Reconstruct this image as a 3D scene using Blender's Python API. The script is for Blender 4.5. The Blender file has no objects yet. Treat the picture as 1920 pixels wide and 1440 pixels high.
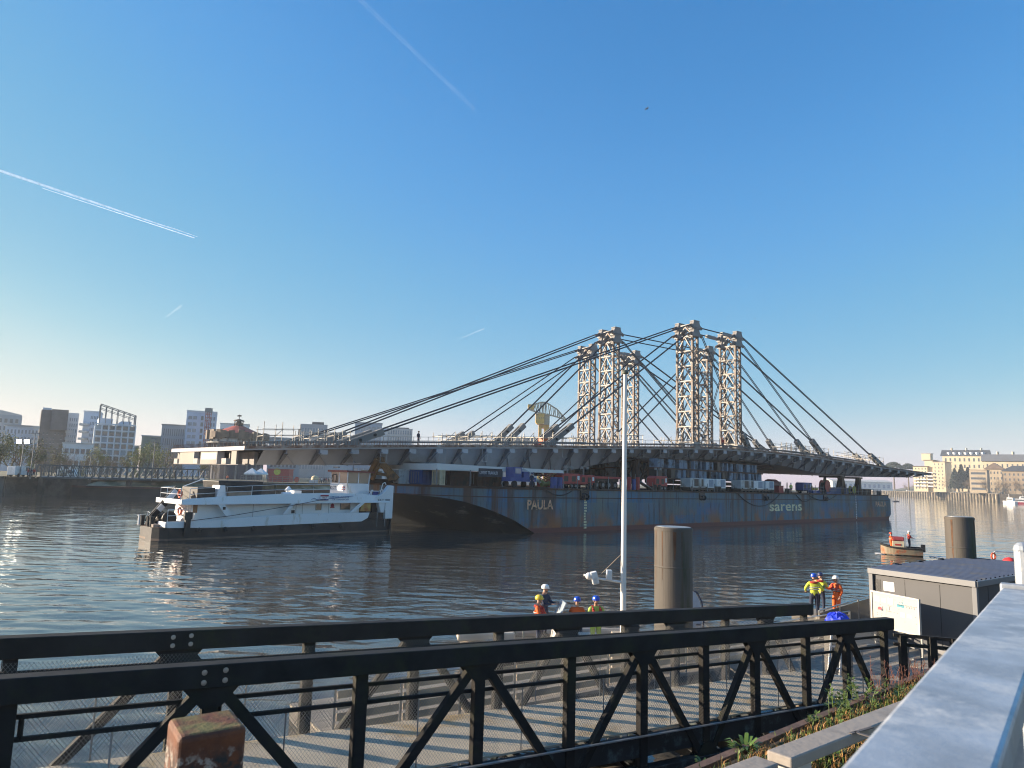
import bpy, bmesh, math, random
from mathutils import Vector, Matrix, Quaternion
R = math.radians
random.seed(11)
scene = bpy.context.scene
COL = scene.collection
# ------------------------------------------------------------------ camera, sky, sun, exposure
EYE, FPX, CX, CY = 6.0, 1331.0, 960.0, 720.0
PITCH, ROLL = math.atan(180.0 / FPX), 0.030
FWD = Vector((0, math.cos(PITCH), math.sin(PITCH)))
RT0, UP0 = Vector((1, 0, 0)), Vector((0, -math.sin(PITCH), math.cos(PITCH)))
RIGHT = RT0 * math.cos(ROLL) + UP0 * math.sin(ROLL)
UPV = UP0 * math.cos(ROLL) - RT0 * math.sin(ROLL)
cam_d = bpy.data.cameras.new('camera')
cam = bpy.data.objects.new('camera', cam_d); COL.objects.link(cam)
m = Matrix((RIGHT, UPV, -FWD)).transposed().to_4x4()
m.translation = Vector((0, 0, EYE))
cam.matrix_world = m
cam_d.sensor_fit = 'HORIZONTAL'; cam_d.sensor_width = 36.0
cam_d.lens = 36.0 * FPX / 1920.0
cam_d.clip_start = 0.05; cam_d.clip_end = 40000
cam_d.dof.use_dof = True; cam_d.dof.focus_distance = 70.0; cam_d.dof.aperture_fstop = 7.0
scene.camera = cam

SUN_AZ, SUN_EL = -82.0, 14.0        # degrees right of straight ahead, above the horizon
world = bpy.data.worlds.new('World'); scene.world = world; world.use_nodes = True
wn = world.node_tree.nodes; wl = world.node_tree.links
bg = wn.get('Background') or wn.new('ShaderNodeBackground')
sky = wn.new('ShaderNodeTexSky'); sky.sky_type = 'NISHITA'; sky.sun_disc = False
sky.sun_elevation = R(SUN_EL); sky.sun_rotation = R(SUN_AZ)
sky.altitude = 20; sky.air_density = 1.0; sky.dust_density = 0.35; sky.ozone_density = 5.5
bg.inputs['Strength'].default_value = 0.10
def vmul(src, k):
    q = wn.new('ShaderNodeVectorMath'); q.operation = 'SCALE'; q.inputs['Scale'].default_value = k; wl.new(src, q.inputs[0]); return q.outputs[0]
crv = wn.new('ShaderNodeRGBCurve')
for ch, pts in ((0, [(0, 0), (.05, .028), (.075, .056), (.18, .175), (.31, .39), (.55, .64), (1, .9)]),
                (1, [(0, 0), (.14, .165), (.2, .23), (.4, .36), (.6, .49), (1, .62)]),
                (2, [(0, 0), (.33, .405), (.44, .475), (.55, .475), (.65, .48), (.9, .50), (1, .52)])):
    c_ = crv.mapping.curves[ch]
    c_.points[0].location = pts[0]; c_.points[1].location = pts[-1]
    for p_ in pts[1:-1]: c_.points.new(*p_)
crv.mapping.extend = 'EXTRAPOLATED'; crv.mapping.use_clip = False; crv.mapping.update()
wl.new(vmul(sky.outputs['Color'], 0.15), crv.inputs['Color'])
wl.new(vmul(crv.outputs['Color'], 1 / 0.15), bg.inputs['Color'])
sd = bpy.data.lights.new('sun', 'SUN'); sd.energy = 5.0; sd.angle = R(0.6); sd.color = (1.0, 0.83, 0.62)
sun = bpy.data.objects.new('sun', sd); COL.objects.link(sun)
to_sun = Vector((math.sin(R(SUN_AZ)) * math.cos(R(SUN_EL)), math.cos(R(SUN_AZ)) * math.cos(R(SUN_EL)), math.sin(R(SUN_EL))))
sun.rotation_euler = to_sun.to_track_quat('Z', 'Y').to_euler()
sun.location = (-60, 0, 60)
vs = scene.view_settings
scene.display_settings.display_device = 'sRGB'
vs.view_transform = 'Standard'; vs.look = 'None'; vs.gamma = 1.0; vs.use_curve_mapping = False
vs.exposure = 1.235
scene.render.film_transparent = False
cy = scene.cycles
cy.use_denoising = True; cy.max_bounces = 8; cy.diffuse_bounces = 3; cy.glossy_bounces = 4
cy.transmission_bounces = 4; cy.volume_bounces = 1; cy.transparent_max_bounces = 16
cy.caustics_reflective = False; cy.caustics_refractive = False
cy.sample_clamp_indirect = 6.0; cy.filter_width = 1.1

# ------------------------------------------------------------------ measuring: the camera's own rays
def ray(px, py):
    return (FWD + RIGHT * ((px - CX) / FPX) - UPV * ((py - CY) / FPX))
def at(px, py, y):
    d = ray(px, py); return Vector((0, 0, EYE)) + d * (y / d.y)
def ground(px, py, z):
    d = ray(px, py); return Vector((0, 0, EYE)) + d * ((z - EYE) / d.z)
def project(p):
    q = vec(p) - Vector((0, 0, EYE)); d = q.dot(FWD); return CX + FPX * q.dot(RIGHT) / d, CY - FPX * q.dot(UPV) / d
def zat(px, py, y): return at(px, py, y).z
def hor(px): return 900 + ROLL * (px - 960)
U = Vector((0.734, 0.679, 0)); V = Vector((-0.679, 0.734, 0))
def SN(s, n, z=0.0): return U * s + V * n + Vector((0, 0, z))
def interp(tab, x):
    if x <= tab[0][0]: return tab[0][1]
    for (a, b), (c, d) in zip(tab, tab[1:]):
        if x <= c: return b + (d - b) * (x - a) / (c - a)
    return tab[-1][1]

# ------------------------------------------------------------------ mesh and object helpers
TM = {}
def vec(p): return Vector(p)
class MB:
    def __init__(s): s.v = []; s.f = []; s.mi = []; s.cur = 0
    def add(s, vs, fs):
        o = len(s.v); s.v += [tuple(p) for p in vs]
        s.f += [tuple(i + o for i in f) for f in fs]; s.mi += [s.cur] * len(fs); return s
    def hexa(s, a):   # 0-3 bottom ring, 4-7 top ring
        return s.add(a, [(3, 2, 1, 0), (4, 5, 6, 7), (0, 1, 5, 4), (1, 2, 6, 5), (2, 3, 7, 6), (3, 0, 4, 7)])
    def box(s, c, d, M=None):
        c = vec(c); x, y, z = d[0] / 2, d[1] / 2, d[2] / 2
        pts = [Vector(p) for p in ((-x, -y, -z), (x, -y, -z), (x, y, -z), (-x, y, -z), (-x, -y, z), (x, -y, z), (x, y, z), (-x, y, z))]
        if M is not None: pts = [M @ p for p in pts]
        return s.hexa([p + c for p in pts])
    def obox(s, o, ax, ay, az):  # corner and three edge vectors
        o, ax, ay, az = vec(o), vec(ax), vec(ay), vec(az)
        return s.hexa([o, o + ax, o + ax + ay, o + ay, o + az, o + ax + az, o + ax + ay + az, o + ay + az])
    def bar(s, p, q, w, h=None, up=(0, 0, 1)):
        p, q = vec(p), vec(q); h = h or w; d = (q - p)
        if d.length < 1e-6: return s
        d.normalize(); u = vec(up)
        if abs(d.dot(u)) > 0.98: u = Vector((0, 1, 0)) if abs(d.y) < .9 else Vector((1, 0, 0))
        a = d.cross(u).normalized() * (w / 2); b = a.cross(d).normalized() * (h / 2)
        return s.hexa([p - a - b, p + a - b, p + a + b, p - a + b, q - a - b, q + a - b, q + a + b, q - a + b])
    def tube(s, p, q, r, r2=None, n=8, caps=True):
        p, q = vec(p), vec(q); r2 = r if r2 is None else r2; d = q - p
        if d.length < 1e-6: return s
        d.normalize(); u = Vector((0, 0, 1)) if abs(d.z) < .95 else Vector((1, 0, 0))
        a = d.cross(u).normalized(); b = d.cross(a)
        ring = [a * math.cos(2 * math.pi * i / n) + b * math.sin(2 * math.pi * i / n) for i in range(n)]
        vs = [p + k * r for k in ring] + [q + k * r2 for k in ring]
        fs = [(i, (i + 1) % n, n + (i + 1) % n, n + i) for i in range(n)]
        if caps: fs += [tuple(range(n - 1, -1, -1)), tuple(range(n, 2 * n))]
        return s.add(vs, fs)
    def path(s, pts, r, n=6, r2=None):
        pts = [vec(p) for p in pts]; k = len(pts)
        for i in range(k - 1):
            ra = r if r2 is None else r + (r2 - r) * i / (k - 1); rb = r if r2 is None else r + (r2 - r) * (i + 1) / (k - 1)
            s.tube(pts[i], pts[i + 1], ra, rb, n)
        return s
    def prism(s, pts, ext):
        pts = [vec(p) for p in pts]; e = vec(ext); n = len(pts)
        return s.add(pts + [p + e for p in pts], [tuple(range(n - 1, -1, -1)), tuple(range(n, 2 * n))] + [(i, (i + 1) % n, n + (i + 1) % n, n + i) for i in range(n)])
    def lathe(s, prof, c=(0, 0, 0), n=16, M=None, sx=1, sy=1):
        c = vec(c); vs = []; k = len(prof)
        for (r, z) in prof:
            for i in range(n):
                a = 2 * math.pi * i / n; p = Vector((r * math.cos(a) * sx, r * math.sin(a) * sy, z))
                if M is not None: p = M @ p
                vs.append(p + c)
        fs = [(j * n + i, j * n + (i + 1) % n, (j + 1) * n + (i + 1) % n, (j + 1) * n + i) for j in range(k - 1) for i in range(n)]
        fs += [tuple(range(n - 1, -1, -1)), tuple(range((k - 1) * n, k * n))]
        return s.add(vs, fs)
    def grid(s, rows, closed=False):
        k = len(rows[0]); vs = [p for r in rows for p in r]
        fs = []
        for j in range(len(rows) - 1):
            for i in range(k if closed else k - 1):
                i2 = (i + 1) % k
                fs.append((j * k + i, j * k + i2, (j + 1) * k + i2, (j + 1) * k + i))
        return s.add(vs, fs)
    def quad(s, *p): return s.add(p, [tuple(range(len(p)))])
    def ball(s, c, r, n=10, m=6, sx=1, sy=1, sz=1):
        c = vec(c)
        prof = [(r * math.sin(math.pi * j / m) + 1e-4, -r * sz * math.cos(math.pi * j / m)) for j in range(m + 1)]
        return s.lathe(prof, c, n, None, sx, sy)
    def build(s, name, mats, parent=None, loc=None, local=False, smooth=False, bevel=0.0, fix=True, segs=2):
        """local: the numbers are already in the thing's own axes; else they are world metres"""
        if not isinstance(mats, (list, tuple)): mats = [mats]
        if parent is not None: M = TM[parent.name]
        else: M = Matrix.Translation(vec(loc)) if loc is not None else Matrix.Identity(4)
        vs = s.v
        if not local:
            Mi = M.inverted(); vs = [tuple(Mi @ Vector(p)) for p in vs]
        me = bpy.data.meshes.new(name); me.from_pydata(vs, [], s.f)
        for mm in mats: me.materials.append(mm)
        if len(mats) > 1: me.polygons.foreach_set('material_index', s.mi)
        if fix:
            b = bmesh.new(); b.from_mesh(me); bmesh.ops.recalc_face_normals(b, faces=b.faces); b.to_mesh(me); b.free()
        if smooth: me.polygons.foreach_set('use_smooth', [True] * len(me.polygons))
        me.update()
        o = bpy.data.objects.new(name, me); COL.objects.link(o)
        if parent is not None: o.parent = parent
        elif loc is not None: o.location = vec(loc)
        TM[o.name] = M
        if bevel:
            bm_ = o.modifiers.new('bevel', 'BEVEL'); bm_.width = bevel; bm_.segments = segs; bm_.limit_method = 'ANGLE'
        return o
def tag(o, label=None, cat=None, group=None, kind=None):
    if label: o['label'] = label
    if cat: o['category'] = cat
    if group: o['group'] = group
    if kind: o['kind'] = kind
    return o
def thing(name, label, cat, loc=(0, 0, 0), rotz=0.0, group=None):
    o = bpy.data.objects.new(name, None); o.empty_display_size = 0.2; COL.objects.link(o)
    o.location = vec(loc); o.rotation_euler = (0, 0, rotz)
    TM[o.name] = Matrix.Translation(vec(loc)) @ Matrix.Rotation(rotz, 4, 'Z')
    return tag(o, label, cat, group)
def dup(root, loc, rotz=None, label=None, scale=None):
    def cp(o, par):
        c = o.copy(); COL.objects.link(c)
        if par is not None: c.parent = par
        for ch in list(o.children): cp(ch, c)
        return c
    r = cp(root, None); r.location = vec(loc)
    if rotz is not None: r.rotation_euler = (0, 0, rotz)
    if scale is not None: r.scale = scale if isinstance(scale, (tuple, list)) else (scale,) * 3
    if label: r['label'] = label
    return r
def text_mesh(body, size, name, material, parent, origin, xdir, ydir, depth=0.02, align='LEFT', width=None, bold=.012):
    """flat raised lettering, laid with its baseline at origin"""
    cu = bpy.data.curves.new(name, 'FONT'); cu.body = body; cu.size = size; cu.extrude = 0.0; cu.align_x = align
    cu.resolution_u = 3; cu.offset = bold * size
    t = bpy.data.objects.new('tmp_text', cu); COL.objects.link(t)
    dg = bpy.context.evaluated_depsgraph_get()
    me = bpy.data.meshes.new_from_object(t.evaluated_get(dg))
    bpy.data.objects.remove(t); bpy.data.curves.remove(cu)
    x, y, o = vec(xdir).normalized(), vec(ydir).normalized(), vec(origin)
    k = 1.0
    if width:
        w = max(v.co.x for v in me.vertices) - min(v.co.x for v in me.vertices); k = width / w
    Mi = TM[parent.name].inverted()
    for v in me.vertices: v.co = Mi @ (o + x * (v.co.x * k) + y * v.co.y)
    me.materials.clear(); me.materials.append(material)
    ob = bpy.data.objects.new(name, me); COL.objects.link(ob); ob.parent = parent; TM[ob.name] = TM[parent.name]
    return ob

# ------------------------------------------------------------------ materials
MATS = {}
def nodes_of(m):
    m.use_nodes = True; nt = m.node_tree
    return nt, nt.nodes['Principled BSDF'], nt.nodes['Material Output']
def mat(name, col, rough=0.6, metal=0.0, var=0.18, scale=2.0, bump=0.0, bscale=None, dirt=None, dirt_amt=0.35, dscale=0.7, stretch=None, spec=None):
    if name in MATS: return MATS[name]
    m = bpy.data.materials.new(name); nt, bs, out = nodes_of(m)
    N, L = nt.nodes, nt.links
    tc = N.new('ShaderNodeTexCoord'); src = tc.outputs['Object']
    if stretch:
        mp = N.new('ShaderNodeMapping'); mp.inputs['Scale'].default_value = stretch; L.new(src, mp.inputs['Vector']); src = mp.outputs['Vector']
    nz = N.new('ShaderNodeTexNoise'); nz.inputs['Scale'].default_value = scale; nz.inputs['Detail'].default_value = 5
    L.new(src, nz.inputs['Vector'])
    rp = N.new('ShaderNodeValToRGB')
    c = Vector(col)
    rp.color_ramp.elements[0].position = .3; rp.color_ramp.elements[1].position = .72
    rp.color_ramp.elements[0].color = (*(c * (1 - var)), 1); rp.color_ramp.elements[1].color = (*[min(1, k * (1 + var)) for k in c], 1)
    L.new(nz.outputs['Fac'], rp.inputs['Fac'])
    colout = rp.outputs['Color']
    if dirt:
        n2 = N.new('ShaderNodeTexNoise'); n2.inputs['Scale'].default_value = dscale; n2.inputs['Detail'].default_value = 8; n2.inputs['Roughness'].default_value = .68
        L.new(src, n2.inputs['Vector'])
        r2 = N.new('ShaderNodeValToRGB'); r2.color_ramp.elements[0].position = .62 - dirt_amt * .4; r2.color_ramp.elements[1].position = .72 - dirt_amt * .25
        r2.color_ramp.elements[0].color = (0, 0, 0, 1); r2.color_ramp.elements[1].color = (1, 1, 1, 1)
        L.new(n2.outputs['Fac'], r2.inputs['Fac'])
        mx = N.new('ShaderNodeMix'); mx.data_type = 'RGBA'
        L.new(r2.outputs['Color'], mx.inputs['Factor']); L.new(colout, mx.inputs['A']); mx.inputs['B'].default_value = (*dirt, 1)
        colout = mx.outputs['Result']
    L.new(colout, bs.inputs['Base Color'])
    bs.inputs['Roughness'].default_value = rough; bs.inputs['Metallic'].default_value = metal
    if spec is not None: bs.inputs['Specular IOR Level'].default_value = spec
    if bump:
        nb = N.new('ShaderNodeTexNoise'); nb.inputs['Scale'].default_value = bscale or scale * 6; nb.inputs['Detail'].default_value = 4
        L.new(src, nb.inputs['Vector'])
        b = N.new('ShaderNodeBump'); b.inputs['Distance'].default_value = bump; b.inputs['Strength'].default_value = .8
        L.new(nb.outputs['Fac'], b.inputs['Height']); L.new(b.outputs['Normal'], bs.inputs['Normal'])
    MATS[name] = m; return m
def glass_mat(name, col=(.05, .07, .09), rough=.08):
    if name in MATS: return MATS[name]
    m = mat(name, col, rough, 0, .25, .6); m.node_tree.nodes['Principled BSDF'].inputs['Specular IOR Level'].default_value = .8
    return m
def emit_mat(name, col, strength):
    m = bpy.data.materials.new(name); nt, bs, out = nodes_of(m)
    bs.inputs['Base Color'].default_value = (*col, 1); bs.inputs['Emission Color'].default_value = (*col, 1); bs.inputs['Emission Strength'].default_value = strength
    MATS[name] = m; return m
RUST = (.16, .065, .03)
# ================================================================== water, land, haze, contrails
WAVES = 0.15
def water_material():
    m = bpy.data.materials.new('river_water'); nt, bs, out = nodes_of(m); N, L = nt.nodes, nt.links
    bs.inputs['Base Color'].default_value = (.062, .060, .052, 1); bs.inputs['Roughness'].default_value = .035
    bs.inputs['IOR'].default_value = 1.5
    tc = N.new('ShaderNodeTexCoord')
    def layer(sx, sy, rot, scale, det, dist=0.0):
        mp = N.new('ShaderNodeMapping'); mp.inputs['Scale'].default_value = (sx, sy, 1); mp.inputs['Rotation'].default_value = (0, 0, R(rot))
        L.new(tc.outputs['Object'], mp.inputs['Vector'])
        n = N.new('ShaderNodeTexNoise'); n.inputs['Scale'].default_value = scale; n.inputs['Detail'].default_value = det; n.inputs['Roughness'].default_value = .5
        n.inputs['Distortion'].default_value = dist
        L.new(mp.outputs['Vector'], n.inputs['Vector']); return n.outputs['Fac']
    def mul(a, k):
        q = N.new('ShaderNodeMath'); q.operation = 'MULTIPLY'; L.new(a, q.inputs[0])
        if isinstance(k, float): q.inputs[1].default_value = k
        else: L.new(k, q.inputs[1])
        return q.outputs[0]
    def plus(a, b):
        q = N.new('ShaderNodeMath'); q.operation = 'ADD'; L.new(a, q.inputs[0]); L.new(b, q.inputs[1]); return q.outputs[0]
    h = plus(mul(layer(.45, 1.0, 8, .85, 2.5, .5), .30), mul(layer(.6, 1.0, -22, 2.6, 2, .4), .075))
    h = plus(h, mul(layer(.5, 1.0, 15, .16, 1), .55))
    # wind patches: calmer and rougher areas
    patch = N.new('ShaderNodeMapRange'); patch.inputs['From Min'].default_value = .3; patch.inputs['From Max'].default_value = .7
    patch.inputs['To Min'].default_value = .55; patch.inputs['To Max'].default_value = 1.25
    L.new(layer(.35, 1, 5, .035, 2, .6), patch.inputs['Value'])
    h = mul(h, patch.outputs[0])
    b = N.new('ShaderNodeBump'); b.inputs['Distance'].default_value = 1.0; b.inputs['Strength'].default_value = WAVES
    L.new(h, b.inputs['Height']); L.new(b.outputs['Normal'], bs.inputs['Normal'])
    return m
import numpy as np
def river():
    rs = np.random.RandomState(7); X0, X1, Y0, Y1 = -135.0, 175.0, 4.0, 330.0
    ys = [Y0]
    while ys[-1] < Y1: ys.append(ys[-1] + .07 + .0043 * ys[-1])
    ys[-1] = Y1; ys = np.array(ys); xs_ = np.linspace(X0, X1, int((X1 - X0) / .215)); dy = np.gradient(ys)
    Xg, Yg = np.meshgrid(xs_, ys); Z = np.zeros_like(Xg); K = 64
    lam = np.exp(rs.uniform(np.log(.36), np.log(2.6), K)); th = rs.normal(R(84), R(24), K); ph = rs.uniform(0, 6.283, K)
    fade_l = np.clip((Xg - X0) / 20, 0, 1) * np.clip((X1 - Xg) / 20, 0, 1) * np.clip((Y1 - Yg) / 60, 0, 1)
    gust = .75 + .35 * np.sin(Xg * .045 + 1.3 * np.sin(Yg * .03)) * np.sin(Yg * .06 + .7) + .25 * np.sin(Xg * .11 - Yg * .05)
    for l, t, p in zip(lam, th, ph):
        k = 2 * np.pi / l; a = SLOPE * np.sqrt(2.0 / K) / k
        att = np.clip((l / (2.6 * dy) - 1) * 1.5, 0, 1)[:, None]
        arg = k * (Xg * np.cos(t) + Yg * np.sin(t)) + p + .6 * np.sin(.21 * Xg + .17 * Yg + p * 2)
        Z += a * att * (np.sin(arg) + .22 * np.cos(2 * arg))
    Z *= fade_l * np.clip(gust, .35, 1.3)
    ny, nx = Xg.shape; co = np.stack([Xg, Yg, Z], -1).reshape(-1, 3)
    i = (np.arange(ny - 1)[:, None] * nx + np.arange(nx - 1)[None, :]).ravel(); F = np.stack([i, i + 1, i + nx + 1, i + nx], -1)
    n0 = len(co); ex = np.array([(-900, -40, 0), (1600, -40, 0), (1600, 1500, 0), (-900, 1500, 0), (X0, Y0, 0), (X1, Y0, 0), (X1, Y1, 0), (X0, Y1, 0)], float); co = np.vstack([co, ex]); o = n0
    F = np.vstack([F, [[o, o + 1, o + 5, o + 4], [o + 1, o + 2, o + 6, o + 5], [o + 2, o + 3, o + 7, o + 6], [o + 3, o, o + 4, o + 7]]])
    me = bpy.data.meshes.new('water'); me.vertices.add(len(co)); me.vertices.foreach_set('co', co.ravel()); me.loops.add(F.size); me.loops.foreach_set('vertex_index', F.ravel().astype(np.int32))
    me.polygons.add(len(F)); me.polygons.foreach_set('loop_start', (np.arange(len(F)) * 4).astype(np.int32)); me.polygons.foreach_set('use_smooth', np.ones(len(F), bool)); me.update(calc_edges=True); me.validate()
    me.materials.append(water_material()); w = bpy.data.objects.new('water', me); COL.objects.link(w); TM['water'] = Matrix.Identity(4); tag(w, kind='structure')
SLOPE = .064
river()

M_EARTH = mat('bank_earth', (.16, .14, .095), .95, 0, .45, .08, bump=.15, bscale=.5)
M_GRASSY = mat('bank_grass', (.09, .10, .045), .95, 0, .4, .15, dirt=(.17, .14, .09), dirt_amt=.5, dscale=.05)
# left bank: land behind the quays, running away behind the barge
shore = [(-520, 120), (-112, 137), (-97, 139), (-91, 157), (-60, 166), (-45, 188), (-20, 214), (40, 250), (150, 420), (380, 900), (520, 1040)]
back = [(1500, 1480), (-890, 1480), (-890, 120)]
mb = MB(); ZL = 3.4
mb.add([(x, y + .6, ZL) for x, y in shore + back], [tuple(range(len(shore + back)))])
tag(mb.build('ground', M_GRASSY), kind='structure')
# right bank: rises in steps to the buildings on the hill
mb = MB(); rows = []
edge = [(523, 1041), (490, 900), (455, 740), (424, 622), (470, 560), (640, 520), (1200, 480)]
for k, (d, z) in enumerate([(0, 6.6), (22, 6.8), (60, 9), (110, 15), (190, 22), (420, 26), (900, 30)]):
    rows.append([Vector((x + d * .9, y + d * .55 + (3 if k == 0 else 0), z)) for x, y in edge])
mb.grid(rows)
tag(mb.build('hillside', M_EARTH, smooth=True), kind='structure')

M_QUAY = mat('quay_concrete', (.11, .105, .095), .9, 0, .35, .35, bump=.05, dirt=(.03, .035, .03), dirt_amt=.5, dscale=.25)
M_QUAYL = mat('quay_stone_pale', (.36, .30, .21), .9, 0, .3, .3, dirt=(.10, .08, .05), dirt_amt=.55, dscale=.2, bump=.05)
def quay(name, label, pts, z0, z1, th, M, coping=None, piles=None):
    t = thing(name, label, 'quay wall', (*pts[0], 0))
    mb = MB(); cp = MB()
    for (a, b) in zip(pts, pts[1:]):
        a, b = Vector((*a, 0)), Vector((*b, 0)); d = (b - a).normalized(); n = Vector((-d.y, d.x, 0))
        mb.hexa([a + Vector((0, 0, z0)), b + Vector((0, 0, z0)), b + n * th + Vector((0, 0, z0)), a + n * th + Vector((0, 0, z0)),
                 a + Vector((0, 0, z1)), b + Vector((0, 0, z1)), b + n * th + Vector((0, 0, z1)), a + n * th + Vector((0, 0, z1))])
        cp.hexa([p + Vector((0, 0, z)) for z in (z1 + .005, z1 + .4) for p in (a - n * .25, b - n * .25, b + n * (th + .1), a + n * (th + .1))])
    mb.build('wall', M, t); cp.build('coping', coping or M_QUAY, t)
    if piles:
        for (a, b) in zip(pts, pts[1:]):
            a, b = Vector((*a, 0)), Vector((*b, 0)); d = (b - a); L_ = d.length; d.normalize(); n = Vector((-d.y, d.x, 0)); k = int(L_ / piles)
            for i in range(k + 1):
                p = a + d * (i * L_ / max(1, k)) - n * .35
                q = MB(); q.box(p + Vector((0, 0, (z0 + z1) / 2)), (1.5, 1.5, z1 - z0)); q.build('fender_pile', M_PILE, t)
    return t
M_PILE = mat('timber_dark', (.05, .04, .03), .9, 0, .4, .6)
quay('quay_wall', 'tall dark concrete quay end with stained face beside the footbridge', [(-520, 119.5), (-112, 136.5), (-97.5, 138.8)], -1, 3.4, 3, M_QUAY)
quay('quay_wall', 'short dark return wall turning the corner of the concrete quay', [(-97.3, 138.9), (-91.2, 156.6)], -1, 3.4, 2.5, M_QUAY)
quay('quay_wall', 'long low dark waterside wall below the footbridge', [(-92, 151.5), (-66, 158), (-45, 180.5), (-22, 206)], -1, 1.75, 1.4, mat('wall_dark', (.035, .037, .038), .85, 0, .3, .4), mat('wall_cap_rust', (.11, .05, .04), .8))
quay('quay_wall', 'pale sandstone embankment wall behind the tug', [(-91, 159), (-62, 167), (-46, 188.5), (-20, 214), (40, 250), (150, 420), (380, 900), (521, 1040)], -1, 3.3, 1.2, M_QUAYL)
quay('quay_wall', 'long sunlit quay wall with dark timber fender piles on far bank', [(521.5, 1040), (490, 899), (455, 739), (424, 621)], -1, 6.4, 3, M_QUAYL, mat('coping_pale', (.4, .36, .3), .8), piles=7.5)
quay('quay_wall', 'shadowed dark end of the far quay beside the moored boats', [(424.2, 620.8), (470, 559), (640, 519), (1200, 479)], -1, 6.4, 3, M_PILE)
# sandy slope between the low wall and the embankment
mb = MB(); lo = [(-92, 153), (-66, 159.5), (-45, 182), (-22, 207.5)]; hi = [(-90.6, 158.9), (-62, 166.8), (-46.3, 188), (-20.6, 213.3)]
mb.grid([[Vector((x, y, 1.4)) for x, y in lo], [Vector((x, y, 3.25)) for x, y in hi]])
tag(mb.build('embankment_slope', mat('slope_sand', (.52, .40, .25), .95, 0, .3, .12, dirt=(.10, .10, .045), dirt_amt=.5, dscale=.09)), kind='structure')

# haze: one closed box of even, pale air around everything, the ground included
def haze_box():
    m = bpy.data.materials.new('haze_air'); m.use_nodes = True; nt = m.node_tree
    nt.nodes.remove(nt.nodes['Principled BSDF'])
    v = nt.nodes.new('ShaderNodeVolumePrincipled'); v.inputs['Color'].default_value = (.84, .92, 1.0, 1)
    v.inputs['Density'].default_value = HAZE; v.inputs['Anisotropy'].default_value = .1
    nt.links.new(v.outputs[0], nt.nodes['Material Output'].inputs['Volume'])
    mb = MB(); mb.box((350, 700, 44), (2600, 1700, 94))
    o = mb.build('haze', m); tag(o, kind='stuff'); o.display_type = 'WIRE'
HAZE = 0.00025

# vapour trails far above everything
def trail_mat(name, dens, scale):
    m = bpy.data.materials.new(name); nt, bs, out = nodes_of(m); N, L = nt.nodes, nt.links
    N.remove(bs); df = N.new('ShaderNodeBsdfDiffuse'); df.inputs['Color'].default_value = (.95, .95, .97, 1); tl = N.new('ShaderNodeBsdfTranslucent'); tl.inputs['Color'].default_value = (.95, .95, .97, 1)
    ad = N.new('ShaderNodeAddShader'); L.new(df.outputs[0], ad.inputs[0]); L.new(tl.outputs[0], ad.inputs[1]); tr = N.new('ShaderNodeBsdfTransparent'); mxs = N.new('ShaderNodeMixShader'); L.new(tr.outputs[0], mxs.inputs[1]); L.new(ad.outputs[0], mxs.inputs[2]); L.new(mxs.outputs[0], out.inputs['Surface'])
    tc = N.new('ShaderNodeTexCoord'); nz = N.new('ShaderNodeTexNoise'); nz.inputs['Scale'].default_value = scale; nz.inputs['Detail'].default_value = 4
    L.new(tc.outputs['Object'], nz.inputs['Vector'])
    lw = N.new('ShaderNodeLayerWeight'); lw.inputs['Blend'].default_value = .5
    inv = N.new('ShaderNodeMath'); inv.operation = 'SUBTRACT'; inv.inputs[0].default_value = 1.0; L.new(lw.outputs['Facing'], inv.inputs[1])
    p = N.new('ShaderNodeMath'); p.operation = 'POWER'; L.new(inv.outputs[0], p.inputs[0]); p.inputs[1].default_value = 1.6
    mr = N.new('ShaderNodeMapRange'); mr.inputs['From Min'].default_value = .32; mr.inputs['From Max'].default_value = .62
    mr.inputs['To Min'].default_value = .55; mr.inputs['To Max'].default_value = 1.0; L.new(nz.outputs['Fac'], mr.inputs['Value'])
    a = N.new('ShaderNodeMath'); a.operation = 'MULTIPLY'; L.new(p.outputs[0], a.inputs[0]); L.new(mr.outputs[0], a.inputs[1])
    a2 = N.new('ShaderNodeMath'); a2.operation = 'MULTIPLY'; L.new(a.outputs[0], a2.inputs[0]); a2.inputs[1].default_value = dens
    L.new(a2.outputs[0], mxs.inputs['Fac']); return m
def contrail(label, pts, y, r0, r1, dens, scale):
    P = [at(px, py, y) for px, py in pts]; k = len(P); n = 10; vs = []
    mb = MB(); rows = []
    for i, p in enumerate(P):
        d = (P[min(i + 1, k - 1)] - P[max(i - 1, 0)]).normalized(); a = d.cross(Vector((0, 0, 1))).normalized(); b = d.cross(a)
        r = r0 + (r1 - r0) * i / (k - 1)
        rows.append([p + (a * math.cos(2 * math.pi * j / n) + b * math.sin(2 * math.pi * j / n)) * r for j in range(n)])
    mb.grid(rows, True)
    tag(mb.build('contrail', trail_mat('trail_%d' % len(MATS), dens, scale), loc=P[0], smooth=True), label, 'contrail', 'vapour trails in the sky', 'thing')
    MATS['t%d' % len(MATS)] = None
def line(a, b, n=8): return [(a[0] + (b[0] - a[0]) * i / n, a[1] + (b[1] - a[1]) * i / n) for i in range(n + 1)]
contrail('broad bright white vapour trail slanting down at left of sky', line((-60, 300), (300, 421)) + line((330, 430), (370, 444), 2), 9000, 30, 3, .48, .012)
contrail('hair thin straight vapour trail just below the broad bright one', line((80, 353), (364, 446)), 9000, 5, 8, .75, .004)
contrail('long faint vapour trail crossing the top of sky', line((655, -20), (890, 205)), 9000, 34, 26, .045, .004)
contrail('tiny faint vapour streak low above the long stay cables', line((868, 633), (908, 616), 4), 9000, 5, 9, .14, .004)
contrail('short pale vapour wisp below the broad bright trail', line((312, 594), (340, 573), 4), 9000, 10, 22, .07, .004)
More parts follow.
